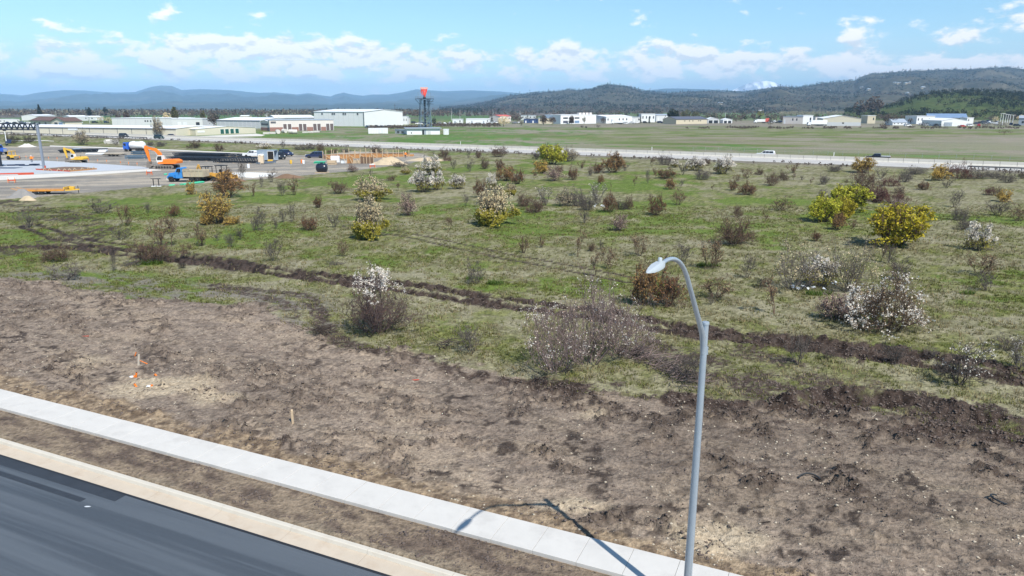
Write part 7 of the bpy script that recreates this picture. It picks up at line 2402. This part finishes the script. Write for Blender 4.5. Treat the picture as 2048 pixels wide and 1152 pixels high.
_r = np.random.default_rng(5)
_p = on_grid(HX, HY, HZ, 9000, _r, lambda x, y, f: sstep(.40, .6, fbm(x, y, 160, 3, 51)) * (.35 + .65 * f))
wood('woodland', _p, _r.uniform(6, 13, len(_p)), 'round', 'wood_dark', 9, 'dark oak and fir woodland covering the long hill on the right', .17, 1)
_p = on_grid(HX, HY, HZ, 5000, _r, lambda x, y, f: sstep(.40, .6, fbm(x, y, 110, 3, 52)) * (.5 + .5 * (1 - f)))
wood('woodland', _p, _r.uniform(6, 11, len(_p)), 'round', 'wood_grey', 8, 'leafless grey-brown woodland on the lower slopes of the long hill', .17, 2)
_rows = HX.shape[0] - 7
_sk = [(HX[_rows, j], HY[_rows, j] + _r.uniform(-80, 20), HZ[_rows, j] - 3) for j in range(0, HX.shape[1]) for _ in range(2) if _r.random() < .75]
wood('woodland', _sk, _r.uniform(6, 14, len(_sk)) * np.where(_r.random(len(_sk)) < .08, 1.7, 1), 'cone', 'wood_dark', 14, 'fringe of small conifers along the skyline of the long hill', .13, 3)
_p = on_grid(GX, GY, GZ, 2600, _r, lambda x, y, f: sstep(.34, .54, fbm(x, y, 60, 3, 53)) * np.maximum(.75 * sstep(.55, .7, f), sstep(.52, .74, x / y + (fbm(x, y, 90, 3, 57) - .5) * .5)))
wood('woodland', _p, _r.uniform(4, 8, len(_p)), 'round', 'wood_dark', 26, 'dark round oaks scattered over the green hill', .11, 4)
_p = on_grid(GX, GY, GZ, 420, _r, lambda x, y, f: sstep(.45, .65, fbm(x, y, 40, 3, 54)) * (.25 + .75 * sstep(.5, .75, x / y)))
wood('woodland', _p, _r.uniform(3.5, 6.5, len(_p)), 'round', 'wood_olive', 22, 'olive-green spring trees scattered over the green hill', .11, 5)

def band(n, x0, x1, y0, y1, seed, keep=None):
    rg = np.random.default_rng(seed)
    out = []
    while len(out) < n:
        x, y = rg.uniform(x0, x1), rg.uniform(y0, y1)
        p = gp(x, y)
        if keep is not None and not keep(x, y): continue
        out.append((p.x, p.y, 0.0))
    return out
_b = band(1500, -60, 900, 222.5, 236, 61)
wood('woodland', _b, np.random.default_rng(1).uniform(6, 11, len(_b)), 'round', 'wood_grey', 16, 'belt of leafless town trees below the blue mountains on the left', .12, 6)
_b = band(380, -60, 1000, 220.5, 232, 62)
wood('woodland', _b, np.random.default_rng(2).uniform(7, 13, len(_b)), 'cone', 'wood_dark', 18, 'scattered dark conifers in the town below the blue mountains', .11, 7)
_b = band(520, -60, 860, 222, 234, 63, lambda x, y: vnoise(np.array([x / 60.]), np.array([y / 3.]), 4)[0] > .5)
wood('woodland', _b, np.random.default_rng(3).uniform(6, 10, len(_b)), 'round', 'wood_spring', 16, 'pale budding trees mixed into the town on the left', .12, 8)
_b = band(500, 780, 1560, 222.5, 237, 64)
wood('woodland', _b, np.random.default_rng(4).uniform(5, 9, len(_b)), 'round', 'wood_grey', 16, 'leafless trees behind the business park on the far side', .12, 9)
_b = band(260, 1020, 1620, 221, 231, 65, lambda x, y: vnoise(np.array([x / 50.]), np.array([y / 4.]), 8)[0] > .5)
wood('woodland', _b, np.random.default_rng(6).uniform(5, 9, len(_b)), 'round', 'wood_dark', 16, 'dark hedgerow trees in the farmland below the wooded hill', .12, 10)
_b = band(170, 1560, 1690, 227.5, 233, 66)
wood('woodland', _b, np.random.default_rng(7).uniform(4.5, 7.5, len(_b)), 'round', 'wood_spring', 26, 'row of pale blossoming trees behind the large cream warehouse', .11, 11)
_b = band(150, 1700, 2060, 228, 240, 67)
wood('woodland', _b, np.random.default_rng(8).uniform(3.5, 7, len(_b)), 'round', 'wood_olive', 24, 'spring-green trees at the foot of the green hill', .11, 12)
_b = band(300, 1020, 2060, 236, 245, 72, lambda x, y: vnoise(np.array([x / 18.]), np.array([y / 3.]), 5)[0] > .5)
wood('woodland', _b, np.random.default_rng(11).uniform(3.5, 7, len(_b)), 'round', 'wood_grey', 22, 'leafless trees standing between the buildings of the business park', .11, 16)
_b = band(110, 1020, 2060, 236, 244, 73)
wood('woodland', _b, np.random.default_rng(12).uniform(3, 6.5, len(_b)), 'round', 'wood_dark', 22, 'dark evergreens standing between the buildings of the business park', .11, 17)
_b = band(420, 860, 1000, 248.5, 254, 68) + band(300, 735, 860, 254, 258, 69)
wood('undergrowth', _b, np.random.default_rng(9).uniform(.8, 1.8, len(_b)), 'round', 'wood_grey', 14, 'brown scrub along the far edge of the pasture behind the radar hut', .2, 13)
_b = [(p[0], p[1], 0) for p in band(520, 1370, 2060, 255.2, 258.2, 70, lambda x, y: vnoise(np.array([x / 14.]), np.array([y / 2.]), 3)[0] > .52)]
wood('undergrowth', _b, np.random.default_rng(10).uniform(.6, 1.5, len(_b)), 'round', 'wood_grey', 14, 'dark broken line of scrub across the far pasture', .2, 14)
# scrub on the highway bank
_b = []
_rg = np.random.default_rng(71)
for _ in range(1500):
    u = _rg.uniform(-300, 150); n = -_rg.uniform(16.5, 24)
    if vnoise(np.array([u / 6.]), np.array([n / 3.]), 6)[0] > .52:
        q = hw_pt(u, n); _b.append((q.x, q.y, 0))
wood('undergrowth', _b, _rg.uniform(.35, .9, len(_b)), 'round', 'wood_grey', 12, 'grey-brown weeds growing along the highway bank', .2, 15)

# ---------------- single trees one can pick out
def far_tree(x, y, h, w, kind, mt, label, name='tree', seed=0, faces=420):
    p = gp(x, y); hh, ww = px_h(p, h), px_h(p, w)
    o = empty(name, p, 0, label, 'tree')
    rng = np.random.default_rng(seed + 100)
    tr = hh * (.30 if kind == 'round' else .16)
    m = MB().path([(0, 0, -.2), (.02 * hh, 0, tr), (0, .02 * hh, hh * .72)], [hh * .028, hh * .02, hh * .006], 7)
    rr = random.Random(seed)
    for i in range(9):
        a = i * 2.4; z = hh * (.28 + .05 * i)
        m.path([(0, 0, z), (math.cos(a) * ww * .2, math.sin(a) * ww * .2, z + hh * .10), (math.cos(a) * ww * .36, math.sin(a) * ww * .36, z + hh * .16)], [hh * .010, hh * .007, hh * .003], 5)
    m.build('trunk', 'twig_dark', o)
    q = clump_tree(rng, faces, kind)
    cl = vnoise(q[:, 0] * 7 + 20, q[:, 2] * 7 + q[:, 1] * 5 + 20, seed)
    q = q[cl > .33]
    k = ww / (.84 if kind == 'round' else .52)
    P = q * np.array([k, k, hh])
    link('crown', leaf_mesh('crown', P, max(.058 * hh, .14), mt, rng), o)
    return o
TREES = [
 (81, 238, 28, 13, 'cone', 'wood_dark', 'dark green conifer rising behind the brown-roofed house'), (180, 236, 20, 9, 'round', 'wood_dark', 'dark tree behind the white-roofed sheds'), (212, 233, 18, 10, 'round', 'wood_dark', 'second dark tree right of the white-roofed sheds'),
 (189, 231, 7, 12, 'round', 'leaf_yellow', 'small yellow tree between two dark trees in the town'), (20, 232, 12, 26, 'round', 'wood_olive', 'olive tree at the far left edge of the town'), (352, 252, 36, 12, 'round', 'wood_olive', 'palm-like tufted tree before the white warehouse block'),
 (255, 250, 26, 12, 'round', 'wood_grey', 'leafless tree in front of the long grey warehouse'), (238, 250, 22, 11, 'round', 'wood_grey', 'grey leafless tree left in front of the long grey warehouse'), (336, 250, 24, 16, 'round', 'bloom_cream', 'white blossoming tree in front of the warehouse block'),
 (203, 246, 14, 16, 'round', 'bloom_cream', 'pale blossoming tree left of the long grey warehouse'), (218, 247, 12, 14, 'round', 'bloom_cream', 'second pale blossoming tree left of the long grey warehouse'), (408, 251, 28, 10, 'round', 'wood_olive', 'olive columnar tree right of the white warehouse block'),
 (428, 253, 26, 24, 'round', 'wood_grey', 'broad leafless tree left of the pale grey workshop'), (540, 240, 14, 22, 'round', 'wood_olive', 'grey-green tree above the beige annex'), (868, 250, 14, 10, 'round', 'wood_dark', 'dark evergreen behind the radar tower'),
 (1007, 253, 20, 26, 'round', 'bloom_cream', 'white blossoming tree at the far edge of the pasture'), (1042, 252, 10, 8, 'round', 'wood_grey', 'small bare tree right of the white blossoming tree'), (984, 247, 14, 8, 'cone', 'wood_dark', 'dark conifer left of the red-roofed building'),
 (1087, 250, 18, 14, 'round', 'wood_grey', 'leafless tree in front of the tan building, left one'), (1104, 250, 16, 16, 'round', 'wood_grey', 'leafless tree in front of the tan building, right one'), (1143, 248, 16, 10, 'round', 'wood_grey', 'bare tree before the office windows'),
 (1168, 248, 14, 8, 'round', 'wood_spring', 'slim pale tree before the office'), (1206, 247, 12, 12, 'round', 'wood_grey', 'small bare tree at the end of the office'), (1281, 247, 15, 5, 'cone', 'wood_dark', 'narrow cypress left of the tall white block'),
 (1298, 247, 14, 5, 'cone', 'wood_dark', 'narrow cypress in front of the tall white block'), (1345, 247, 28, 24, 'round', 'wood_dark', 'big dark pine left of the tan long shed'), (1371, 240, 20, 20, 'round', 'wood_olive', 'olive tree behind the tan long shed'), (1391, 240, 17, 18, 'round', 'wood_olive', 'second olive tree behind the tan long shed'),
 (1240, 236, 13, 12, 'round', 'wood_olive', 'round olive tree behind the works building'), (1520, 236, 14, 14, 'round', 'leaf_olive', 'yellow-olive tree above the white camper'), (1718, 236, 34, 26, 'round', 'wood_grey', 'tall dark leafless tree on the rise, left one'),
 (1746, 235, 40, 34, 'round', 'wood_grey', 'tallest leafless tree on the rise above the cream warehouse'), (1733, 233, 12, 20, 'round', 'leaf_green', 'green shrub tree below the tall leafless trees'), (1780, 250, 22, 28, 'round', 'wood_grey', 'wide leafless tree left of the white cottage'),
 (1820, 250, 14, 10, 'round', 'wood_grey', 'bare tree right of the white cottage'), (1990, 246, 14, 12, 'round', 'bloom_cream', 'pale blossoming tree left of the white light poles'), (2040, 246, 16, 14, 'round', 'bloom_cream', 'pale blossoming tree at the right edge'), (1918, 238, 14, 16, 'round', 'wood_spring', 'pale tree behind the blue-roofed building'),
 (1768, 258, 12, 20, 'round', 'twig_red', 'dark red bush in the pasture below the white cottage'), (1540, 251, 12, 18, 'round', 'twig_dark', 'dark bush before the white camper'), (1848, 254, 10, 24, 'round', 'twig_dark', 'dark round bush before the white dealer building, left one'),
 (1882, 254.5, 9, 36, 'round', 'twig_dark', 'dark wide bush before the white gabled hall'), (1970, 255, 10, 18, 'round', 'twig_dark', 'dark bush between red sheds and light poles'), (2000, 255.5, 10, 24, 'round', 'twig_dark', 'dark bush at the foot of the white light poles'), (2008, 270, 10, 30, 'round', 'twig_red', 'dark red bush at the far right of the pasture'),
 (1164, 256, 5, 6, 'round', 'twig_dark', 'tiny dark shrub in the far pasture, left one'), (1172, 256.5, 4, 5, 'round', 'twig_dark', 'tiny dark shrub in the far pasture, middle one'), (1196, 256.5, 7, 13, 'round', 'twig_dark', 'dark shrub in the far pasture before the works building'),
]
for i, (x, y, h, w, kd, mt, lb) in enumerate(TREES):
    far_tree(x, y, h, w, kd, mt, lb, 'tree' if h > 9 else 'bush', i, 700 if h > 15 else 320)

# hillside houses on the long hill
_hx = [(1686, 168, 'first'), (1790, 167.5, 'second'), (1797, 167.5, 'third'), (1811, 168, 'fourth'), (1820, 168.5, 'fifth'), (1755, 180, 'sixth'), (1724, 176, 'seventh'), (1658, 182, 'eighth'), (1736, 181, 'ninth'), (1846, 178, 'tenth'), (1966, 166, 'eleventh'), (2030, 165, 'twelfth'), (1815, 187, 'thirteenth'), (1440, 208, 'fourteenth')]
_ap, _zz = [], []
_XX, _YY, _ZZ = HX[:-6].ravel(), HY[:-6].ravel(), HZ[:-6].ravel()
_zc = _YY * math.cos(PITCH) - (_ZZ - CAM_H) * math.sin(PITCH)
_ppx = 1024 + FPX * _XX / _zc; _ppy = 576 - FPX * (_YY * math.sin(PITCH) + (_ZZ - CAM_H) * math.cos(PITCH)) / _zc
for x, y, nth in _hx:
    k = int(np.argmin((_ppx - x) ** 2 + (_ppy - y) ** 2))
    o = empty('house', (_XX[k], _YY[k], _ZZ[k]), R(15 * (k % 5)), 'pale hillside house on the wooded hill, %s counted along the slope' % nth, 'house', 'houses on the wooded hill')
    MB().box(-8, 8, -5, 5, -6, 5).build('wall', 'wall_tan', o)
    MB().add([(-9, -6, 5), (9, -6, 5), (9, 6, 5), (-9, 6, 5), (-7, 0, 8), (7, 0, 8)], [(0, 1, 5, 4), (1, 2, 5), (2, 3, 4, 5), (3, 0, 4), (3, 2, 1, 0)]).build('roof', 'roof_grey', o)
    for xx in (-5, 0, 5):
        MB().box(xx - 1.6, xx + 1.6, -5.1, -4.9, 1.5, 4).build('window', 'win_dark', o)

# ---------------- the air
def haze():
    m = bpy.data.materials.new('haze'); m.use_nodes = True
    t = NT(m.node_tree); t.n.clear()
    out = t.new('ShaderNodeOutputMaterial')
    v = t.new('ShaderNodeVolumePrincipled')
    v.inputs['Color'].default_value = (.38, .66, 1.0, 1)
    v.inputs['Density'].default_value = HAZE
    v.inputs['Anisotropy'].default_value = -0.25
    t.l.new(v.outputs[0], out.inputs['Volume'])
    me = MB().box(-26000, 26000, -400, 26000, -8, 720).fix().mesh(m, name='haze')
    o = tag(link('haze', me), 'thin blue haze lying over the whole valley', 'haze', kind='stuff')
HAZE = 0.78 / 10000.0
haze()

# ================================================================== SMALL THINGS ON THE GROUND
mat('clod', (.105, .080, .066), .95, var=.35, vscale=1.5)
mat('stone_pale', (.40, .345, .265), .9, var=.25, vscale=3)
leafmat('straw', (.235, .215, .125), .35, .8, .3)
leafmat('grass_blade', (.125, .142, .036), .35, .7, .35)

def ground_z(x, y):
    return ground_masks(np.atleast_1d(np.asarray(x, float)), np.atleast_1d(np.asarray(y, float)))

def scatter_rocks(name, P, size, mt, seed, label, squash=.6):
    rng = np.random.default_rng(seed)
    n = len(P)
    base = np.array([(1, 0, 0), (0, 1, 0), (-1, 0, 0), (0, -1, 0), (0, 0, 1), (0, 0, -1)], float)
    V = base[None] * (1 + rng.uniform(-.38, .38, (n, 6, 1))) + rng.normal(0, .16, (n, 6, 3))
    V[:, :, 2] *= squash
    a = rng.random(n) * 6.283
    c, s = np.cos(a)[:, None], np.sin(a)[:, None]
    x = V[:, :, 0] * c - V[:, :, 1] * s; y = (V[:, :, 0] * s + V[:, :, 1] * c) * .85
    V = np.stack([x, y, V[:, :, 2]], -1) * size[:, None, None] + P[:, None, :]
    f = np.array([(0, 1, 4), (1, 2, 4), (2, 3, 4), (3, 0, 4), (1, 0, 5), (2, 1, 5), (3, 2, 5), (0, 3, 5)])
    F = (np.arange(n)[:, None, None] * 6 + f[None]).reshape(-1, 3)
    return tag(link(name, np_mesh(name, V.reshape(-1, 3), F, mt)), label, 'clods' if 'clod' in mt else 'stones', kind='stuff')

def soil_litter():
    rng = np.random.default_rng(77)
    y = 15 + 42 * rng.random(150000) ** 1.25
    x = (rng.random(150000) * 2 - 1) * (.76 * y + 4)
    dirt, mud, green, gr, z = ground_z(x, y)
    rn = x * RN[0] + y * RN[1]
    ok = (rn > 19.75) | ((rn < 18.0) & (rn > 16.45))
    cl = fbm(x * RU[0] + y * RU[1], rn * 2.2, 1.8, 3, 301)
    chn = clod_chain(x, y)
    w = np.clip(dirt * (.05 + .35 * sstep(.52, .66, cl) + 1.2 * chn) + mud * 1.2, 0, 1) * ok
    k = rng.random(len(x)) < w * .75
    P = np.stack([x, y, z], -1)
    pc = P[k][:46000]
    scatter_rocks('soil_clods', pc, .020 + .060 * rng.random(len(pc)) ** 2.6 + .035 * chn[k][:46000] * rng.random(len(pc)) + .03 * rng.random(len(pc)) * (mud[k][:46000] > .5), 'clod', 3, 'dark crumbled clods strewn over the bare soil')
    k2 = (rng.random(len(x)) < dirt * ok * (rn > 19) * (.03 + .14 * sstep(.5, .66, fbm(x, y, 2.6, 3, 303))))
    ps = P[k2][:5500]
    scatter_rocks('soil_stones', ps, .015 + .07 * rng.random(len(ps)) ** 4, 'stone_pale', 4, 'pale stones and chips lying in the bare soil', .5)
soil_litter()

def tufts(name, n, mt, label, pick, hmin, hmax, seed, wide=.012, blades=5, ymax=100):
    rng = np.random.default_rng(seed)
    m = n * 4
    y = 24 + (ymax - 24) * rng.random(m) ** 1.45
    x = (rng.random(m) * 2 - 1) * (.74 * y + 4)
    dirt, mud, green, gr, z = ground_z(x, y)
    rn = x * RN[0] + y * RN[1]
    w = pick(x, y, dirt, mud, green) * (gr < .1) * (rn > 20)
    k = np.nonzero(rng.random(m) < w)[0][:n]
    P = np.stack([x, y, z], -1)[k]
    n = len(P)
    V = np.zeros((n, blades, 3, 3))
    for b in range(blades):
        a = rng.random(n) * 6.283
        l = rng.uniform(hmin, hmax, n) * (0.75 + .5 * rng.random(n))
        o = rng.normal(0, .06, (n, 2))
        lean = rng.uniform(.15, .8, n) * l
        sc = 1 + y[k] / 55
        dx, dy = np.cos(a), np.sin(a)
        bx, by = P[:, 0] + o[:, 0], P[:, 1] + o[:, 1]
        w2 = wide * sc
        V[:, b, 0] = np.stack([bx - dy * w2, by + dx * w2, P[:, 2] - .01], -1)
        V[:, b, 1] = np.stack([bx + dy * w2, by - dx * w2, P[:, 2] - .01], -1)
        V[:, b, 2] = np.stack([bx + dx * lean, by + dy * lean, P[:, 2] + l], -1)
    F = np.arange(n * blades * 3).reshape(-1, 3)
    return tag(link(name, np_mesh(name, V.reshape(-1, 3), F, mt)), label, 'grass', kind='stuff')

tufts('dry_grass', 22000, 'straw', 'straw-coloured dead grass standing all over the field', lambda x, y, d, m, g: (1 - d) * (1 - m) * np.clip(.75 - .7 * g, .05, 1) * sstep(.35, .6, fbm(x, y, 1.5, 3, 401)), .10, .26, 5)
tufts('green_grass', 36000, 'grass_blade', 'fresh green grass growing in patches over the field', lambda x, y, d, m, g: (1 - d) * (1 - m) * np.clip(.12 + 1.0 * g, 0, 1) * sstep(.36, .62, fbm(x, y, 1.2, 3, 402)), .06, .17, 6, .013)
leafmat('weed_green', (.085, .150, .022), .3, .6, .35)
def weeds():
    rng = np.random.default_rng(9)
    V = []
    for px, py, w, n in ((300, 529, 44, 500), (108, 524, 40, 380), (1405, 533, 24, 160), (990, 569, 34, 220), (1430, 533, 30, 100), (735, 478, 40, 260), (985, 452, 40, 200), (1050, 420, 30, 120), (1640, 590, 50, 200), (1700, 640, 60, 200), (1210, 425, 40, 150), (470, 472, 30, 120), (1940, 590, 30, 120), (950, 560, 40, 120)):
        c = gp(px, py); r = px_h(c, w) * .5
        for _ in range(n):
            a, q = rng.random() * 6.283, math.sqrt(rng.random())
            x, y = c.x + math.cos(a) * r * q, c.y + math.sin(a) * r * q * .6 + .3
            l = rng.uniform(.15, .42); t = rng.random() * 6.283; s = .03
            V += [(x - math.sin(t) * s, y + math.cos(t) * s, -.02), (x + math.sin(t) * s, y - math.cos(t) * s, -.02), (x + math.cos(t) * l * .5, y + math.sin(t) * l * .5, l)]
    tag(link('weeds', np_mesh('weeds', np.array(V), np.arange(len(V)).reshape(-1, 3), 'weed_green')), 'bright green weeds in clumps at the feet of bushes', 'weeds', kind='stuff')
weeds()

def brush_pile():
    rng = random.Random(8)
    pts = [(1255, 705), (1280, 715), (1310, 730), (1335, 742), (1360, 755), (1385, 768)]
    c0 = gp(1320, 740)
    segs = []
    for _ in range(420):
        f = rng.random() * (len(pts) - 1); i = int(f)
        a, b = gp(*pts[i]), gp(*pts[i + 1])
        p = a.lerp(b, f - i) - c0 + Vector((rng.gauss(0, .35), rng.gauss(0, .45), abs(rng.gauss(0, .20))))
        t = rng.gauss(0, 1.0); l = rng.uniform(.4, 1.6)
        d = Vector((math.cos(t), math.sin(t), rng.gauss(.08, .22))).normalized()
        q = p + d * l
        mid = p.lerp(q, .5) + Vector((rng.gauss(0, .08), rng.gauss(0, .08), rng.gauss(.04, .06)))
        for u, v, r0, r1 in ((p, mid, .016, .012), (mid, q, .012, .004)):
            segs.append(((u.x, u.y, max(u.z, .01)), (v.x, v.y, max(v.z, .01)), r0 * rng.uniform(.6, 1.5), r1))
    o = empty('brush_pile', c0, 0, 'pile of cut dead branches along the dirt edge left of the lamp post', 'brush pile')
    link('branches', seg_mesh('branches', segs[: len(segs) // 2], 'twig_grey'), o)
    link('branches', seg_mesh('branches', segs[len(segs) // 2:], 'twig_pink'), o)
    for k, (px, py, w, n, lb, mt) in enumerate(((670, 529, 34, 60, 'small heap of dead branches above the churned track', 'twig_grey'), (262, 530, 40, 90, 'grey heap of dead branches left of the bush in the green tuft', 'twig_grey'),
                                                (640, 662, 50, 90, 'dark heap of torn roots at the end of the curved ruts', 'twig_dark'), (900, 690, 80, 60, 'brown torn roots at the dirt edge left of the wispy bare shrub', 'twig_dark'), (1180, 408, 70, 80, 'pale fallen timber under the long grey thicket', 'twig_pale'))):
        c = gp(px, py); r = px_h(c, w) * .5
        segs = []
        for _ in range(n):
            p = Vector((rng.gauss(0, r * .5), rng.gauss(0, r * .35), abs(rng.gauss(0, r * .16))))
            t = rng.random() * 6.28; l = rng.uniform(.3, 1.0) * r
            q = p + Vector((math.cos(t), math.sin(t), rng.gauss(.15, .3))) * l
            segs.append((tuple(p), (q.x, q.y, max(q.z, .02)), rng.uniform(.012, .026), .006))
        o = empty('brush_pile', c, 0, lb, 'brush pile')
        link('branches', seg_mesh('branches', segs, mt), o)
brush_pile()

def litter():
    for k, (px, py, w, n, lb) in enumerate(((1610, 576, 60, 14, 'scattered white litter under the pale thicket bush'), (1655, 568, 50, 9, 'white litter between the two large thicket bushes'), (1200, 412, 40, 8, 'white litter in the right half of the long grey thicket'))):
        c = gp(px, py); r = px_h(c, w) * .5
        rng = random.Random(k + 3)
        o = empty('litter', c, 0, lb, 'litter')
        for _ in range(n):
            x, y = rng.gauss(0, r * .5), rng.gauss(0, r * .3)
            a = rng.random() * 6.28; s = rng.uniform(.06, .20)
            vs = [(x + math.cos(a + i * 1.57) * s * rng.uniform(.6, 1.2), y + math.sin(a + i * 1.57) * s * rng.uniform(.6, 1.2), rng.uniform(.03, .22)) for i in range(4)]
            MB().add(vs + [(v[0], v[1], v[2] - .02) for v in vs], [(0, 1, 2, 3), (7, 6, 5, 4), (0, 4, 5, 1), (1, 5, 6, 2), (2, 6, 7, 3), (3, 7, 4, 0)]).build('scrap', 'litter_white', o)
litter()

def markers_near():
    def z_at(p): return float(ground_z(p.x, p.y)[4][0])
    p = gp(586, 850); p.z = z_at(p)
    o = empty('wooden_stake', p, ROAD_A + .3, 'plain wooden survey stake standing in the soil beside the sidewalk', 'stake')
    MB().add([(-.045, -.02, -.25), (.045, -.02, -.25), (.045, .02, -.25), (-.045, .02, -.25), (-.045, -.02, .62), (.045, -.02, .62), (.045, .02, .66), (-.045, .02, .66)], [(3, 2, 1, 0), (4, 5, 6, 7), (0, 1, 5, 4), (1, 2, 6, 5), (2, 3, 7, 6), (3, 0, 4, 7)]).build('lath', 'wood_pale', o)
    MB().box(-.048, .048, -.024, .024, .50, .58).build('mark', 'wood_pale', o)
    # utility stub-ups: orange conduit ends, white caps, a leaning lath with orange tape
    p = gp(276, 726); p.z = z_at(p)
    o = empty('leaning_stake', p, .2, 'grey leaning lath with an orange ribbon among the stub-ups', 'stake')
    MB().hexa([(-.05, -.02, -.1), (.05, -.02, -.1), (.05, .02, -.1), (-.05, .02, -.1), (.05, .0, .62), (.15, .0, .62), (.15, .04, .62), (.05, .04, .62)]).build('lath', 'twig_pale', o)
    MB().hexa([(.10, -.01, .28), (.13, -.01, .24), (.13, .02, .24), (.10, .02, .28), (.48, .0, .05), (.46, .0, .01), (.46, .03, .01), (.48, .03, .05)]).build('ribbon', 'orange_mark', o)
    for k, (px, py, h, tilt, lb) in enumerate(((271, 752, .30, .35, 'orange conduit stub with dark mouth, left of the white cap'), (268, 709, .30, .6, 'thin orange conduit stub rising behind the leaning lath'), (274, 772, .18, -.5, 'short orange and black conduit stub nearest the sidewalk'), (315, 748, .16, -.9, 'small orange conduit end lying on the soil to the right'))):
        p = gp(px, py); p.z = z_at(p)
        o = empty('conduit_stub', p, 0, lb, 'conduit', 'conduit stub-ups in the soil')
        q = Vector((math.sin(tilt) * h, -.05, math.cos(tilt) * h))
        r = .05 if k != 1 else .03
        MB().tube((0, 0, -.1), q, r, n=12, caps=True).build('pipe', 'orange_mark', o, True)
        MB().tube(q - q.normalized() * .01, q + q.normalized() * .006, r * .8, n=12).build('mouth', 'black_plastic', o)
    for k, (px, py, lb) in enumerate(((263, 751, 'white utility cap left of the orange conduit stub'), (297, 770, 'white utility cap with orange rim right of the short conduit stub'))):
        p = gp(px, py); p.z = z_at(p)
        o = empty('utility_box', p, 0, lb, 'utility cap')
        MB().lathe([(.11, -.05), (.11, .03), (.09, .045), (.02, .05)], n=14).build('cap', 'white_plastic', o, True)
        MB().box(.12, .2, -.05, .05, .0, .09).build('tab', 'orange_mark', o)
    for k, (px, py, lb) in enumerate(((830, 757, 'small red flag scrap on the soil below the white-topped bush'), (170, 668, 'tiny red flag scrap on the soil at left'))):
        p = gp(px, py); p.z = z_at(p)
        o = empty('flag_scrap', p, 0, lb, 'flag')
        MB().hexa([(-.2, -.04, .02), (.2, .0, .03), (.2, .06, .03), (-.2, .03, .02), (-.2, -.04, .04), (.2, 0, .06), (.2, .06, .06), (-.2, .03, .04)]).build('cloth', 'form_red', o)
        MB().tube((-.2, 0, 0), (-.45, .05, .02), .01, n=5).build('wire', 'black_plastic', o)
    for k, (px, py, r, a0, a1, lb) in enumerate(((1620, 962, .42, .2, 2.6, 'black hose arc sticking out of the soil right of the lamp post'), (2004, 1002, .38, 1.6, 4.6, 'black hose curl in the soil at the lower right edge'))):
        p = gp(px, py); p.z = z_at(p) + .03
        P = [(math.cos(a0 + (a1 - a0) * i / 12) * r, math.sin(a0 + (a1 - a0) * i / 12) * r * .8, .04 + .10 * math.sin(math.pi * i / 12)) for i in range(13)]
        o = tag(link('hose', MB().path(P, .032, 8).fix().mesh('black_plastic', True, 'hose')), lb, 'hose')
        o.location = p
    # paper scraps on the asphalt
    for k, (u, n, s, lb) in enumerate(((175, 1013, .07, 'white paper scrap on the dark asphalt'), )):
        p = gp(u, n, -.163)
        rng = random.Random(k)
        vs = [(math.cos(i * 1.05) * s * rng.uniform(.6, 1.3) * 1.5, math.sin(i * 1.05) * s * rng.uniform(.4, .8), .006) for i in range(6)]
        o = tag(link('scrap', MB().add(vs + [(x, y, .0) for x, y, z in vs], [tuple(range(6)), tuple(range(11, 5, -1))] + [(i, (i + 1) % 6, 6 + (i + 1) % 6, 6 + i) for i in range(6)]).fix().mesh('litter_white', name='scrap')), lb, 'litter')
        o.location = p
markers_near()
